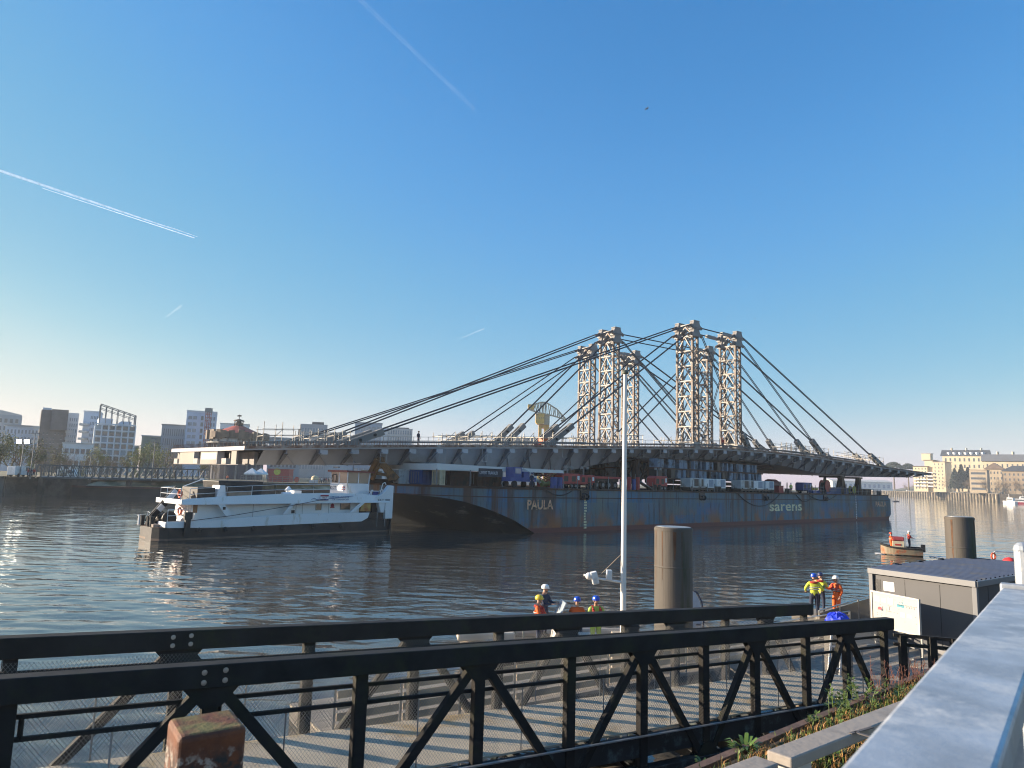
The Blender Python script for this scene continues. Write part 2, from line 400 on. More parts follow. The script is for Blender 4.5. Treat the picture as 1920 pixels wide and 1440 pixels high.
# ================================================================== far buildings
M_WIN = glass_mat('window_glass', (.07, .09, .11), .12)
M_WIN2 = glass_mat('window_glass_pale', (.22, .27, .32), .15)
M_WHITE_R = mat('render_white', (.68, .70, .73), .85, 0, .06, .2)
M_CONC = mat('concrete_pale', (.48, .48, .48), .9, 0, .12, .3)
M_BRICKD = mat('brick_dark', (.11, .105, .11), .9, 0, .2, .5)
M_GREYB = mat('cladding_grey', (.32, .345, .38), .7, 0, .08, .3)
M_OLIVE = mat('cladding_olive', (.25, .26, .20), .8, 0, .1, .3)
M_BLUEB = mat('cladding_blue_white', (.58, .65, .76), .7, 0, .08, .3)
M_CREAM = mat('render_cream', (.62, .52, .36), .9, 0, .08, .15)
M_ROOFD = mat('slate_dark', (.06, .065, .075), .7, 0, .15, .4)
M_ROOFB = mat('roof_brown', (.17, .12, .09), .8, 0, .2, .4)
M_METALG = mat('steel_grey', (.22, .22, .22), .55, .3, .15, 1.5)
class Block:
    """a building: front face given by two pixel columns at depth y, yawed, box depth dep"""
    def __init__(s, label, px0, px1, ytop, y, dep, wall, z0=3.4, yaw=0.0, name='apartment_building', group='buildings along the far left bank'):
        a = at(px0, 880, y)
        if px1 < 960: yaw += math.degrees(math.atan((960 - (px0 + px1) / 2) / FPX)) * .92      # the fronts stand square to the river bend
        s.o = Vector((a.x, y, z0)); s.ax = Vector((math.cos(R(yaw)), math.sin(R(yaw)), 0)); s.ay = Vector((-s.ax.y, s.ax.x, 0)); s.dep = dep
        b = at(px1, 880, y); k1 = b.x / b.y; s.w = (k1 * s.o.y - s.o.x) / (s.ax.x - k1 * s.ax.y)
        s.h = zat((px0 + px1) / 2, ytop, y) - z0
        s.t = thing(name, label, 'building', s.o, 0, group); s.wall = wall
    def P(s, u, d, z): return s.o + s.ax * u + s.ay * d + Vector((0, 0, z))
    def body(s, h=None, u0=0, u1=None, d0=0, d1=None, z0=0, M=None, name='wall'):
        h = h or s.h; u1 = s.w if u1 is None else u1; d1 = s.dep if d1 is None else d1
        mb = MB(); mb.obox(s.P(u0, d0, z0), s.ax * (u1 - u0), s.ay * (d1 - d0), Vector((0, 0, h - z0))); return mb.build(name, M or s.wall, s.t)
    def parapet(s, z=None, M=None, o=.25, th=.5, u0=0, u1=None, d0=0, d1=None):
        z = s.h if z is None else z; u1 = s.w if u1 is None else u1; d1 = s.dep if d1 is None else d1
        mb = MB(); mb.obox(s.P(u0 - o, d0 - o, z + .002), s.ax * (u1 - u0 + 2 * o), s.ay * (d1 - d0 + 2 * o), Vector((0, 0, th))); return mb.build('roof', M or M_CONC, s.t)
    def windows(s, cols, rows, u0, u1, z0, z1, fw=.55, fh=.55, M=None, d=0, skip=0.0, frame=True, jit=0):
        rnd = random.Random(int(u0 * 7 + cols * 13 + rows))
        cw, rh = (u1 - u0) / cols, (z1 - z0) / rows
        for r in range(rows):
            for c in range(cols):
                if rnd.random() < skip: continue
                w, h = cw * fw, rh * fh; u = u0 + cw * (c + .5) + (rnd.uniform(-jit, jit) if jit else 0); z = z0 + rh * (r + .5)
                mb = MB(); mb.obox(s.P(u - w / 2, d - .04, z - h / 2), s.ax * w, s.ay * .3, Vector((0, 0, h)))
                if frame:
                    mb.cur = 1; mb.obox(s.P(u - w / 2 - .08, d - .10, z - h / 2 - .12), s.ax * (w + .16), s.ay * .3, Vector((0, 0, .1)))
                mb.build('window', [M or M_WIN, M_CONC], s.t, fix=False)
    def side_windows(s, cols, rows, d0, d1, z0, z1, fw=.5, fh=.55, u=None, M=None):
        u = s.w if u is None else u; cw, rh = (d1 - d0) / cols, (z1 - z0) / rows
        for r in range(rows):
            for c in range(cols):
                w, h = cw * fw, rh * fh; d = d0 + cw * (c + .5); z = z0 + rh * (r + .5)
                mb = MB(); mb.obox(s.P(u - .2 if u > 0 else -.04, d - w / 2, z - h / 2), s.ax * .24, s.ay * w, Vector((0, 0, h))); mb.build('window', M or M_WIN, s.t, fix=False)
    def balconies(s, spots, w, out=1.4, M=None):
        for (u, z) in spots:
            mb = MB(); mb.obox(s.P(u, -out, z), s.ax * w, s.ay * (out - .01), Vector((0, 0, .2)))
            mb.obox(s.P(u, -out, z + .2), s.ax * w, s.ay * .08, Vector((0, 0, 1.0))); mb.obox(s.P(u, -out, z + .2), s.ax * .08, s.ay * (out - .01), Vector((0, 0, 1.0)))
            mb.build('balcony', M or M_CONC, s.t)
b = Block('grey concrete block with slanting roofline at the far left edge', -40, 28, 776, 330, 16, M_GREYB); b.body()
mb = MB(); mb.prism([b.P(0, 0, b.h), b.P(b.w, 0, b.h - 2.5 + 2.5), b.P(b.w, 0, b.h + .4), b.P(b.w * .45, 0, b.h + 2.0), b.P(0, 0, b.h + 2.0)], b.ay * 16); mb.build('roof', M_CONC, b.t)
b.windows(6, 6, .5, b.w - .5, 4, b.h - 1)
b = Block('low pale blue block with thin flat roof beside the dark brick tower', 0, 66, 798, 310, 14, M_BLUEB); b.body(); b.parapet(o=.6, th=.45, M=M_GREYB); b.windows(9, 5, .5, b.w - .5, 3, b.h - .8, .5, .5, M_WIN2)
b = Block('dark brick tower with pale white wing and stacked balconies', 65, 116, 768, 300, 15, M_BRICKD, yaw=4)
b.body(); b.body(h=b.h + .3, u0=b.w * .38, u1=b.w * 1.0, d0=-2.5, z0=b.h * .68, M=M_BRICKD, name='upper_wall')
b.body(h=b.h * .98, u0=b.w + .01, u1=b.w * 1.43, d0=1.5, M=M_WHITE_R, name='white_wing'); b.body(h=b.h + 1.0, u0=.3, u1=b.w * .37, z0=b.h + .01, d0=2, M=M_WHITE_R, name='roof_storey')
b.windows(6, 7, b.w * .08, b.w * .92, 4, b.h * .66, .34, .42, skip=.25, jit=.3); b.windows(4, 9, b.w + .8, b.w * 1.4, 2, b.h * .92, .4, .55, M_WIN2, d=1.5)
b.balconies([(b.w * .97, z) for z in (5, 8, 11, 14, 17)], 3.0)
b.balconies([(-2.2, z) for z in (9, 12, 15, 18)], 2.2)
b = Block('white tower block with rounded balconies stacked on its left corner', 146, 176, 772, 300, 14, M_BLUEB, yaw=-3); b.body(); b.parapet(M=M_WHITE_R)
b.windows(5, 9, 2.5, b.w - .5, 2.5, b.h - 1, .55, .5, M_WIN2)
for z in (8, 11, 14, 17, 20):
    mb = MB(); mb.lathe([(1.9, 0), (1.9, .9), (1.6, .9), (1.6, .2)], b.P(.6, 0, z), 12); mb.build('balcony', M_CONC, b.t)
b = Block('white gridded block with slanting open steel frame on top', 170, 246, 778, 285, 16, mat('grid_backing', (.34, .40, .46), .8, 0, .15, .3), yaw=5)
b.body(h=b.h - 4); gr = MB(); cols, rows_ = 6, 9
for i in range(cols + 1): gr.bar(b.P(b.w * i / cols, -.5, 0), b.P(b.w * i / cols, -.5, b.h - 3.6), .38, .5)
for j in range(rows_): gr.bar(b.P(0, -.5, (b.h - 3.6) * j / (rows_ - 1)), b.P(b.w, -.5, (b.h - 3.6) * j / (rows_ - 1)), .38, .5)
gr.build('facade_grid', M_WHITE_R, b.t)
b.windows(cols, rows_ - 1, .1, b.w - .1, .2, b.h - 3.8, .8, .62, M_WIN, d=-.02, skip=.25, frame=False)
b.body(h=b.h - 1.2, u0=1, u1=b.w * .42, z0=b.h - 3.99, d0=2, M=M_BLUEB, name='roof_storey'); b.body(h=b.h - 2, u0=b.w * .62, u1=b.w * .9, z0=b.h - 3.99, d0=2, M=M_BLUEB, name='roof_storey')
fr = MB(); zl, zr = zat(176, 757, 285) - 3.4, zat(246, 777, 285) - 3.4
for d in (-.5, 6):
    fr.bar(b.P(1.2, d, b.h - 4), b.P(1.2, d, zl), .32); fr.bar(b.P(b.w - .2, d, b.h - 8), b.P(b.w - .2, d, zr), .32); fr.bar(b.P(1.2, d, zl), b.P(b.w - .2, d, zr), .32)
    fr.bar(b.P(1.2, d, zl - 1.6), b.P(b.w - .2, d, zr - 1.5), .2)
    for i in range(1, 6):
        u = 1.2 + (b.w - 1.4) * i / 6; fr.bar(b.P(u, d, b.h - 4), b.P(u, d, zl + (zr - zl) * i / 6), .2)
for i in range(0, 7):
    u = 1.2 + (b.w - 1.4) * i / 6; fr.bar(b.P(u, -.5, zl + (zr - zl) * i / 6), b.P(u, 6, zl + (zr - zl) * i / 6), .2)
fr.build('roof_frame', M_METALG, b.t)
b = Block('low white annex with long dark windows in front of gridded block', 112, 170, 832, 270, 10, M_WHITE_R); b.body(); b.parapet(); b.windows(5, 2, .6, b.w - .6, 1.6, b.h - .4, .75, .4)
b = Block('small grey cube building right of the gridded block', 243, 255, 837, 330, 10, M_GREYB); b.body(); b.parapet(); b.windows(3, 3, .5, b.w - .5, 2, b.h - 1)
b = Block('low olive block with plain side behind the bare trees', 260, 297, 818, 330, 15, M_OLIVE); b.body(); b.parapet(); b.windows(4, 4, b.w * .45, b.w - .5, 3, b.h - 1.5, .4, .5)
b = Block('grey block with narrow upright windows left of the white tower', 296, 342, 797, 330, 16, M_GREYB); b.body(); b.parapet(M=M_METALG); b.windows(10, 4, .6, b.w - .6, 4, b.h - 1, .38, .72)
b = Block('tall blue white tower with a builders hoist on its face', 341, 398, 773, 330, 16, M_BLUEB); b.body(); b.parapet(M=M_WHITE_R, o=.1, th=.9)
b.windows(2, 8, .6, b.w * .36, 5, b.h - 1, .8, .5, M_WIN2); b.windows(1, 8, b.w * .46, b.w * .58, 5, b.h - 1, .7, .62); b.windows(2, 8, b.w * .78, b.w - .4, 5, b.h - 1, .6, .55, M_WIN2)
M_REDS = mat('mast_red', (.35, .09, .06), .7)
def mast(name, label, cat, p, h, w, M, group=None, step=1.5):
    t = thing(name, label, cat, p, 0, group); mb = MB()
    for sx in (-1, 1):
        for sy in (-1, 1): mb.bar((sx * w / 2, sy * w / 2, 0), (sx * w / 2, sy * w / 2, h), w * .13)
    z, k = 0, 0
    while z + step < h:
        for sx in (-1, 1):
            mb.bar((sx * w / 2, -w / 2, z), (sx * w / 2, w / 2, z), w * .08); s = 1 if k % 2 else -1
            mb.bar((-w / 2 * s, sx * w / 2, z), (w / 2 * s, sx * w / 2, z + step), w * .08); mb.bar((-w / 2, sx * w / 2, z), (w / 2, sx * w / 2, z), w * .08)
        z += step; k += 1
    mb.build('mast', M, t, local=True); return t
p = at(382, 880, 327.5); t = mast('builders_hoist', 'slim red lattice hoist mast standing before the white tower', 'hoist', (p.x, p.y, 3.4), zat(382, 767, 327.5) - 3.4, 1.8, M_REDS)
mb = MB(); mb.box((0, 0, zat(382, 769, 327.5) - 3.4), (2.6, 2.2, 2.0)); mb.build('hoist_cage', M_METALG, t, local=True)
b = Block('plain white block half hidden by the carousel roof', 406, 461, 795, 380, 16, M_WHITE_R); b.body(); b.parapet(); b.windows(7, 4, .6, b.w - .6, 8, b.h - 1, .35, .4)
b = Block('grey stepped office block above the left end of bridge', 558, 609, 795, 420, 18, M_GREYB); b.body(); b.body(h=b.h + 1.6, u0=b.w * .42, u1=b.w * .86, d0=2, z0=b.h, M=M_ROOFD, name='roof_storey'); b.body(h=b.h * .9, u0=-b.w * .0 - 1.2, u1=-.01, d0=2, M=M_BRICKD, name='side_wing'); b.windows(9, 5, .6, b.w - .6, 4, b.h - 1, .6, .5, M_WIN2)
b = Block('blue glass office block behind the fan of long cables', 661, 712, 794, 420, 18, mat('glass_blue', (.24, .33, .44), .35, 0, .15, .25)); b.body(); b.parapet(M=M_GREYB, th=.8); b.windows(5, 6, .4, b.w - .4, 3, b.h - .5, .82, .55, M_WIN2, frame=False)
b = Block('pale square office block with fine grid facade', 722, 770, 803, 420, 18, M_CONC); b.body(); b.body(u0=-b.w * .22, u1=-.01, d0=3, M=M_WHITE_R, name='side_wing'); b.body(h=b.h + .8, u0=2, u1=b.w - 2, d0=3, z0=b.h, M=M_ROOFD, name='roof_storey'); b.windows(10, 7, .4, b.w - .4, 3, b.h - .4, .7, .6, M_WIN2, frame=False)
b = Block('low pale shed roof seen through deck scaffolding', 925, 1012, 822, 430, 18, M_CONC); b.body(); b.parapet(); b.windows(8, 3, 1, b.w - 1, 6, b.h - 1, .6, .5)
b = Block('low flat hall behind the scaffolding at the left deck end', 500, 560, 822, 300, 14, M_GREYB); b.body(); b.parapet(); b.windows(7, 3, 1, b.w - 1, 4, b.h - 1, .6, .5)
b = Block('long low pale hall beyond the deck between two office blocks', 605, 662, 820, 430, 14, M_WHITE_R); b.body(); b.parapet(M=M_ROOFD)

# --- right bank, on the hill
def block_r(label, *a, **k):
    k.setdefault('yaw', -40); return Block(label, *a, group='buildings on the far right hillside', z0=7, **k)
b = block_r('terraced cream apartment block with many balconies stepping up the hill', 1712, 1772, 868, 760, 26, M_CREAM, yaw=-44)
b.body(h=b.h * .86, u1=b.w * .45); b.body(h=b.h * 1.08, u0=b.w * .18 + 5, u1=b.w * .62, d0=3, M=M_CREAM, name='upper_wall'); b.body(h=b.h * 1.02, u0=b.w * .62 + .01, u1=b.w, M=M_CREAM, name='tower_wall')
b.body(h=b.h * 1.32, u0=b.w * .22, u1=b.w * .5, d0=8, d1=18, z0=b.h * 1.08, M=M_CREAM, name='roof_storey')
b.parapet(z=b.h * .86, u1=b.w * .45, M=M_ROOFB, o=1); b.parapet(z=b.h * 1.08, u0=b.w * .18 + 5, u1=b.w * .62, d0=3, M=M_ROOFB, o=1); b.parapet(z=b.h * 1.02, u0=b.w * .62 + .3, u1=b.w, M=M_ROOFB, o=.8); b.parapet(z=b.h * 1.32, u0=b.w * .22, u1=b.w * .5, d0=8, d1=18, M=M_CONC, o=.8)
b.windows(4, 7, 1, b.w * .44, 2, b.h * .84, .3, .5); b.windows(3, 8, b.w * .64, b.w - 1, 2, b.h, .25, .45, jit=.3)
b.balconies([(b.w * k, z) for k in (.03, .24, .46) for z in (5, 8.5, 12, 15.5, 19)], 5, 2.2, M_WHITE_R)
b = block_r('long cream residence with dark slate roof and white dormers', 1768, 1852, 856, 800, 22, M_CREAM, yaw=-40); b.body()
mb = MB(); mb.prism([b.P(-2, -1, b.h), b.P(-2, 23, b.h), b.P(-2, 11, b.h + 7)], b.ax * (b.w + 4)); mb.build('roof', M_ROOFD, b.t)
for i in range(7):
    mb = MB(); mb.box(b.P(6 + i * (b.w - 10) / 6, 3.0, b.h + 2.6), (2.2, 3.2, 2.6)); mb.build('dormer', M_WHITE_R, b.t)
for i in range(3):
    mb = MB(); mb.box(b.P(8 + i * b.w / 3, 11, b.h + 7.5), (1.6, 1.2, 3.5)); mb.build('chimney', M_CREAM, b.t)
b.windows(9, 5, 1, b.w - 1, 4, b.h - .8, .35, .5)
b = block_r('long curved cream block with grey roof at the right edge', 1845, 1945, 866, 720, 22, M_CREAM, yaw=-36); b.body()
mb = MB(); mb.prism([b.P(-2, -1.5, b.h), b.P(-2, 23, b.h), b.P(-2, 17, b.h + 7), b.P(-2, 5, b.h + 7)], b.ax * (b.w + 4)); mb.build('roof', mat('slate_grey', (.13, .135, .15), .7), b.t)
for i in range(3):
    mb = MB(); mb.box(b.P(12 + i * b.w / 3.4, 11, b.h + 8), (2, 1.4, 4)); mb.build('chimney', M_CREAM, b.t)
b.windows(10, 4, 1, b.w - 1, 3, b.h - .8, .3, .42)
b = block_r('beige office building with ribbon windows among bare trees', 1817, 1850, 882, 650, 18, mat('render_beige', (.45, .36, .25), .9)); b.body(); b.parapet(M=M_ROOFB); b.windows(1, 4, .8, b.w - .8, 1.5, b.h - .5, .94, .42)
b = block_r('brown roofed house above the beige office building', 1846, 1882, 880, 680, 16, mat('render_beige', (.45, .36, .25), .9)); b.body()
mb = MB(); mb.prism([b.P(-1, -1, b.h), b.P(b.w + 1, -1, b.h), b.P(b.w * .5, -1, b.h + 6)], b.ay * 18); mb.build('roof', M_ROOFB, b.t); b.windows(5, 4, .8, b.w - .8, 1.5, b.h - .8, .35, .45)
b = block_r('brown house with hipped dark roof at the right picture edge', 1878, 1940, 884, 640, 16, mat('render_tan', (.34, .26, .18), .9)); b.body()
mb = MB(); mb.add([b.P(-1, -1, b.h), b.P(b.w + 1, -1, b.h), b.P(b.w + 1, 17, b.h), b.P(-1, 17, b.h), b.P(b.w * .3, 8, b.h + 5), b.P(b.w * .7, 8, b.h + 5)], [(0, 1, 5, 4), (1, 2, 5), (2, 3, 4, 5), (3, 0, 4), (3, 2, 1, 0)]); mb.build('roof', M_ROOFD, b.t); b.windows(7, 4, .8, b.w - .8, 1.5, b.h - .8, .35, .45)
b = Block('long low white warehouse on the far quay behind barge', 1560, 1672, 903, 985, 30, M_WHITE_R, z0=6.8, name='warehouse', group='buildings on the far right hillside'); b.body()
mb = MB(); mb.prism([b.P(-1, -1, b.h), b.P(-1, 31, b.h), b.P(-1, 15, b.h + 3)], b.ax * (b.w + 2)); mb.build('roof', M_CONC, b.t); b.windows(12, 1, 2, b.w - 2, 1, b.h - 1, .5, .5, mat('shutter_blue', (.22, .3, .45), .7))
mb = MB()
# ================================================================== carousel, crane, footbridge, lamps, tents, trees
M_REDROOF = mat('roof_red', (.42, .085, .06), .75, 0, .2, .5); M_BRONZE = mat('bronze_brown', (.16, .11, .075), .7, 0, .4, .5)
p = at(441, 880, 250); c = Vector((p.x, p.y, 3.4)); k = 250 / FPX
t = thing('carousel', 'round carousel pavilion with red conical roof and small lantern', 'carousel', c)
zr = lambda y: zat(441, y, 250)
r0 = 55 * k
mb = MB(); mb.lathe([(r0 * .86, zr(816) - 3.4), (r0 * .58, zr(808) - 3.4), (r0 * .33, zr(802.5) - 3.4), (r0 * .19, zr(799) - 3.4), (.1, zr(798) - 3.4)], (0, 0, 0), 16); mb.build('roof', M_REDROOF, t, local=True)
mb = MB(); mb.lathe([(r0 * .10, zr(801) - 3.4), (r0 * .11, zr(797) - 3.4), (r0 * .15, zr(796) - 3.4), (r0 * .15, zr(795) - 3.4), (r0 * .02, zr(787.5) - 3.4)], (0, 0, 0), 10)
for i in range(8):
    a = i * math.pi / 4; mb.bar((math.cos(a) * r0 * .14, math.sin(a) * r0 * .14, zr(799) - 3.4), (math.cos(a) * r0 * .14, math.sin(a) * r0 * .14, zr(788) - 3.4), .25)
mb.lathe([(r0 * .19, zr(789.5) - 3.4), (r0 * .17, zr(788) - 3.4), (.05, zr(785) - 3.4)], (0, 0, 0), 10); mb.build('lantern', M_BRONZE, t, local=True)
mb = MB(); mb.bar((0, 0, zr(786) - 3.4), (0, 0, zr(777) - 3.4), .16); mb.box((0, 0, zr(779.5) - 3.4), (1.4, .15, .5)); mb.build('weather_vane', M_BRONZE, t, local=True)
mb = MB(); rnd = random.Random(3)
for i in range(40):
    a = 2 * math.pi * i / 40; rr = r0 * (.92 + .06 * (i % 3 == 0)); mb.box((math.cos(a) * rr, math.sin(a) * rr, zr(819) - 3.4 + rnd.uniform(-.2, .5)), (1.9, .8, 2.4 + rnd.uniform(-.7, .9)), Matrix.Rotation(a + math.pi / 2, 3, 'Z'))
mb.lathe([(r0 * .9, zr(823) - 3.4), (r0 * .96, zr(819) - 3.4), (r0 * .9, zr(815) - 3.4)], (0, 0, 0), 24); mb.build('carved_fascia', M_BRONZE, t, local=True)
mb = MB()
for i in range(16):
    a = 2 * math.pi * i / 16; mb.bar((math.cos(a) * r0 * .86, math.sin(a) * r0 * .86, 0), (math.cos(a) * r0 * .86, math.sin(a) * r0 * .86, zr(821) - 3.4), .5)
mb.build('columns', M_METALG, t, local=True)
mb = MB(); mb.lathe([(r0 * .8, 0), (r0 * .8, zr(831) - 3.4), (r0 * .75, zr(831) - 3.4), (r0 * .7, zr(822) - 3.4)], (0, 0, 0), 24); mb.build('drum', mat('carousel_dark', (.06, .07, .1), .8), t, local=True)
for i in range(20):
    a = -math.pi * (.04 + .92 * i / 19); mb = MB(); mb.box((math.cos(a) * r0 * .83, math.sin(a) * r0 * .83, zr(827) - 3.4), (1.2, .2, 1.1), Matrix.Rotation(a + math.pi / 2, 3, 'Z')); mb.build('panel', M_WHITE_R, t, local=True)
mb = MB(); mb.lathe([(r0 * .98, zr(832.5) - 3.4), (r0 * .98, zr(831) - 3.4)], (0, 0, 0), 24); mb.build('gallery_floor', M_METALG, t, local=True)

# yellow hammerhead crane
M_YEL = mat('crane_yellow', (.72, .42, .06), .6, 0, .15, .3, dirt=(.25, .12, .05), dirt_amt=.25, dscale=.2); M_YELG = mat('crane_grey_yellow', (.42, .36, .25), .6, 0, .15, .3)
Y = 400; P = lambda px, py, dy=0: at(px, py, Y + dy)
c = P(1017, 880); t = thing('hammerhead_crane', 'yellow hammerhead dock crane standing beyond the bridge deck', 'crane', (c.x, c.y, 3.4))
mb = MB(); x0, x1 = P(1010, 820).x, P(1029.5, 820).x; zt = P(1018, 795).z
for xx in (x0, x1 - 1.6):
    for dy in (0, 5): mb.obox((xx, Y + dy, 3.4), (1.6, 0, 0), (0, 1.6, 0), (0, 0, zt - 3.4))
mb.obox((x0, Y + .3, zt - 2.2), (x1 - x0, 0, 0), (0, 5.8, 0), (0, 0, 2.2)); mb.obox((x0 + 1.6, Y + .6, P(0, 818).z if 0 else P(1018, 822).z), (x1 - x0 - 3.2, 0, 0), (0, .8, 0), (0, 0, 1.2))
mb.prism([(x1 - 2.8, Y + .2, 3.4), (x1, Y + .2, 3.4), (x1, Y + .2, zt), (x1 - 2.8, Y + .2, zt)], (0, 6, 0)); mb.build('tower', M_YEL, t)
mb = MB(); a, b_ = P(1004.5, 776), P(1020, 793); mb.obox((a.x, Y - 3, b_.z), (b_.x - a.x, 0, 0), (0, 5, 0), (0, 0, a.z - b_.z)); mb.prism([(a.x, Y - 3, b_.z), (b_.x, Y - 3, b_.z), (b_.x - 1, Y - 3, b_.z - 1.0), (a.x + 1, Y - 3, b_.z - 1.0)], (0, 5, 0)); mh = mb.build('machine_house', M_YEL, t)
for i in range(4):
    q = P(1006.5 + 4 * i, 784.5); mb = MB(); mb.box((q.x, Y - 3.02, q.z), (.5, .2, .5)); mb.build('porthole', M_WIN, mh)
mb = MB(); a, b_ = P(1020, 776), P(1030, 795); mb.obox((a.x, Y - 2, b_.z - .5), (b_.x - a.x, 0, 0), (0, 8, 0), (0, 0, a.z - b_.z + .5)); mb.build('slewing_column', M_YELG, t)
mb = MB(); up = [(1000, 759), (1014, 754.5), (1024, 754.5), (1045, 768), (1060, 785)]; lo = [(993, 768), (1008, 773.5), (1022, 776), (1042, 781), (1060, 787)]
for dy in (-2.5, 2.5):
    for L_ in (up, lo):
        for q1, q2 in zip(L_, L_[1:]): mb.bar(P(*q1, dy), P(*q2, dy), .75)
    for i in range(21):
        f = i / 20; q1 = (interp([(k_, v[0]) for k_, v in enumerate(up)], f * 4), interp([(k_, v[1]) for k_, v in enumerate(up)], f * 4))
        f2 = min(1, f + (.05 if i % 2 else -.0)); q2 = (interp([(k_, v[0]) for k_, v in enumerate(lo)], f2 * 4), interp([(k_, v[1]) for k_, v in enumerate(lo)], f2 * 4)); mb.bar(P(*q1, dy), P(*q2, dy), .42)
        f3 = min(1, f + .05); q3 = (interp([(k_, v[0]) for k_, v in enumerate(lo)], f3 * 4), interp([(k_, v[1]) for k_, v in enumerate(lo)], f3 * 4)); mb.bar(P(*q1, dy), P(*q3, dy), .36)
for q1 in up + lo: mb.bar(P(*q1, -2.5), P(*q1, 2.5), .35)
mb.build('jib', M_YELG, t)
mb = MB(); a, b_ = P(990, 759), P(1001, 768.5); mb.obox((a.x, Y - 3, b_.z), (b_.x - a.x, 0, 0), (0, 6, 0), (0, 0, a.z - b_.z)); mb.build('counterweight', M_YEL, t)
mb = MB(); q = P(1056, 789); mb.box(q, (2.6, 3, .7)); mb.bar(q, q + Vector((0, 0, 1.5)), .2); mb.build('trolley', M_YELG, t)

# footbridge of grey steel lattice on the left bank
A, B = at(76, 898, 141), at(392, 899, 168); A.z = B.z = 3.75; d = (B - A); L_ = d.length; d.normalize(); nrm = Vector((-d.y, d.x, 0))
t = thing('footbridge', 'long grey steel lattice footbridge spanning along the left bank', 'footbridge', A); HB = 2.45; n = 26
M_FB = mat('footbridge_grey', (.10, .115, .12), .6, .2, .15, 1)
for off in (0, 2.6):
    mb = MB(); o = nrm * off
    mb.bar(A + o, B + o, .3, .34); mb.bar(A + o + Vector((0, 0, HB)), B + o + Vector((0, 0, HB)), .28, .26)
    for i in range(n + 1):
        p = A + d * (L_ * i / n) + o; mb.bar(p, p + Vector((0, 0, HB)), .16)
        if i < n:
            q = A + d * (L_ * (i + 1) / n) + o; s = 1 if i > n * .42 else 0
            mb.bar(p + Vector((0, 0, 0 if s else HB)), q + Vector((0, 0, HB if s else 0)), .12)
    mb.build('truss', M_FB, t)
mb = MB(); mb.obox(A + Vector((0, 0, .18)), d * L_, nrm * 2.6, Vector((0, 0, .1))); mb.build('walkway', M_CONC, t)
for f in (.02, .5, .98):
    p = A + d * (L_ * f) + nrm * 1.3; mb = MB(); mb.box((p.x, p.y, 1.7), (.9, .9, 3.7)); mb.build('pier', M_QUAY, t)

def lamp_post(label, px, ytop, y, z0, arm=True, lit=False, group='lamp posts on the left bank', r=.11):
    p = at(px, 890, y); p.z = z0; h = zat(px, ytop, y) - z0; t = thing('street_lamp', label, 'street lamp', p, 0, group)
    mb = MB(); mb.tube((0, 0, 0), (0, 0, h), r, r * .6, 8); mb.build('pole', M_METALG, t, local=True)
    if lit:
        mb = MB(); mb.bar((-1.1, 0, h), (1.1, 0, h), .12); mb.build('crossbar', M_METALG, t, local=True)
        for sx in (-.75, .75):
            mb = MB(); mb.box((sx, -.15, h + .15), (1.1, .3, .9), Matrix.Rotation(R(12), 3, 'X')); hd = mb.build('lamp_head', M_METALG, t, local=True)
            mb = MB(); mb.box((sx, -.33, h + .12), (.95, .06, .75), Matrix.Rotation(R(12), 3, 'X')); mb.build('lit_lens', M_LIT, hd, local=True)
    elif arm:
        mb = MB(); mb.bar((-.6, 0, h), (.6, 0, h), .1); mb.box((-.6, 0, h - .02), (.5, .3, .14)); mb.box((.6, 0, h - .02), (.5, .3, .14)); mb.build('lamp_head', M_METALG, t, local=True)
    return t
M_LIT = emit_mat('floodlight_glow', (1, .93, .75), 5)
lamp_post('lit twin floodlight on pale pole at the left quay', 37.5, 829, 138, 3.8, lit=True)
for px, yt, y, w in ((57, 812, 139, 'dark slim lamp post behind the white van on left quay'), (167, 850, 152, 'slim lamp post halfway along the footbridge'), (285, 822, 160, 'slim lamp post near the olive block')):
    lamp_post(w, px, yt, y, 3.4)
M_VANW = mat('van_white', (.75, .75, .74), .4)
def van(label, px, y, z0, yaw, M, L=4.6, H=2.0):
    p = at(px, 890, y); p.z = z0; t = thing('parked_van', label, 'van', p, R(yaw), 'vehicles on the quays')
    mb = MB(); prof = [(-L / 2, .35), (L / 2, .35), (L / 2, .95), (L / 2 - .7, 1.1), (L / 2 - 1.5, H), (-L / 2, H)]
    mb.prism([(x, -.9, z) for x, z in prof], (0, 1.8, 0)); mb.build('body', M, t, local=True, bevel=.06)
    mb = MB(); mb.prism([(L / 2 - .8, -.92, 1.12), (L / 2 - 1.45, -.92, H - .15), (L / 2 - 2.2, -.92, H - .15), (L / 2 - 2.2, -.92, 1.12)], (0, 1.84, 0)); mb.build('window', M_WIN, t, local=True)
    for x in (-L / 2 + .9, L / 2 - .9):
        for s in (-.82, .82):
            mb = MB(); mb.tube((x, s - .1, .33), (x, s + .1, .33), .33, n=12); mb.build('wheel', M_RUB, t, local=True)
    return t
M_RUB = mat('rubber_black', (.015, .015, .016), .8)
van('white van parked at the end of the left quay', 39, 139.5, 3.8, 80, M_VANW)
van('white van parked behind the footbridge railing', 130, 168, 3.4, 5, M_VANW)
rnd = random.Random(8)
for i in range(9):
    van(['pale car on the sunlit far quay by the lamp mast', 'white car on the far quay below the cream block', 'dark car on the far quay below the cream block', 'grey car parked on far quay between bare trees', 'white car parked on far quay between bare trees', 'dark car on the far quay near its shadowed end', 'white car near the shadowed end of far quay', 'grey van beside the moored white boat', 'white van on the far quay behind moored boats'][i],
        1700 + 22 * i, 900 - 32 * i, 6.7, rnd.choice((75, -100)), [M_VANW, M_VANW, M_GREYB, M_GREYB, M_VANW, M_BRICKD, M_VANW, M_GREYB, M_VANW][i], 4.4, 1.5 if i < 7 else 2.1)
lamp_post('tall thin lamp mast on the sunlit far quay', 1729, 877, 820, 6.7, group='lamp masts on the far quay', r=.3)
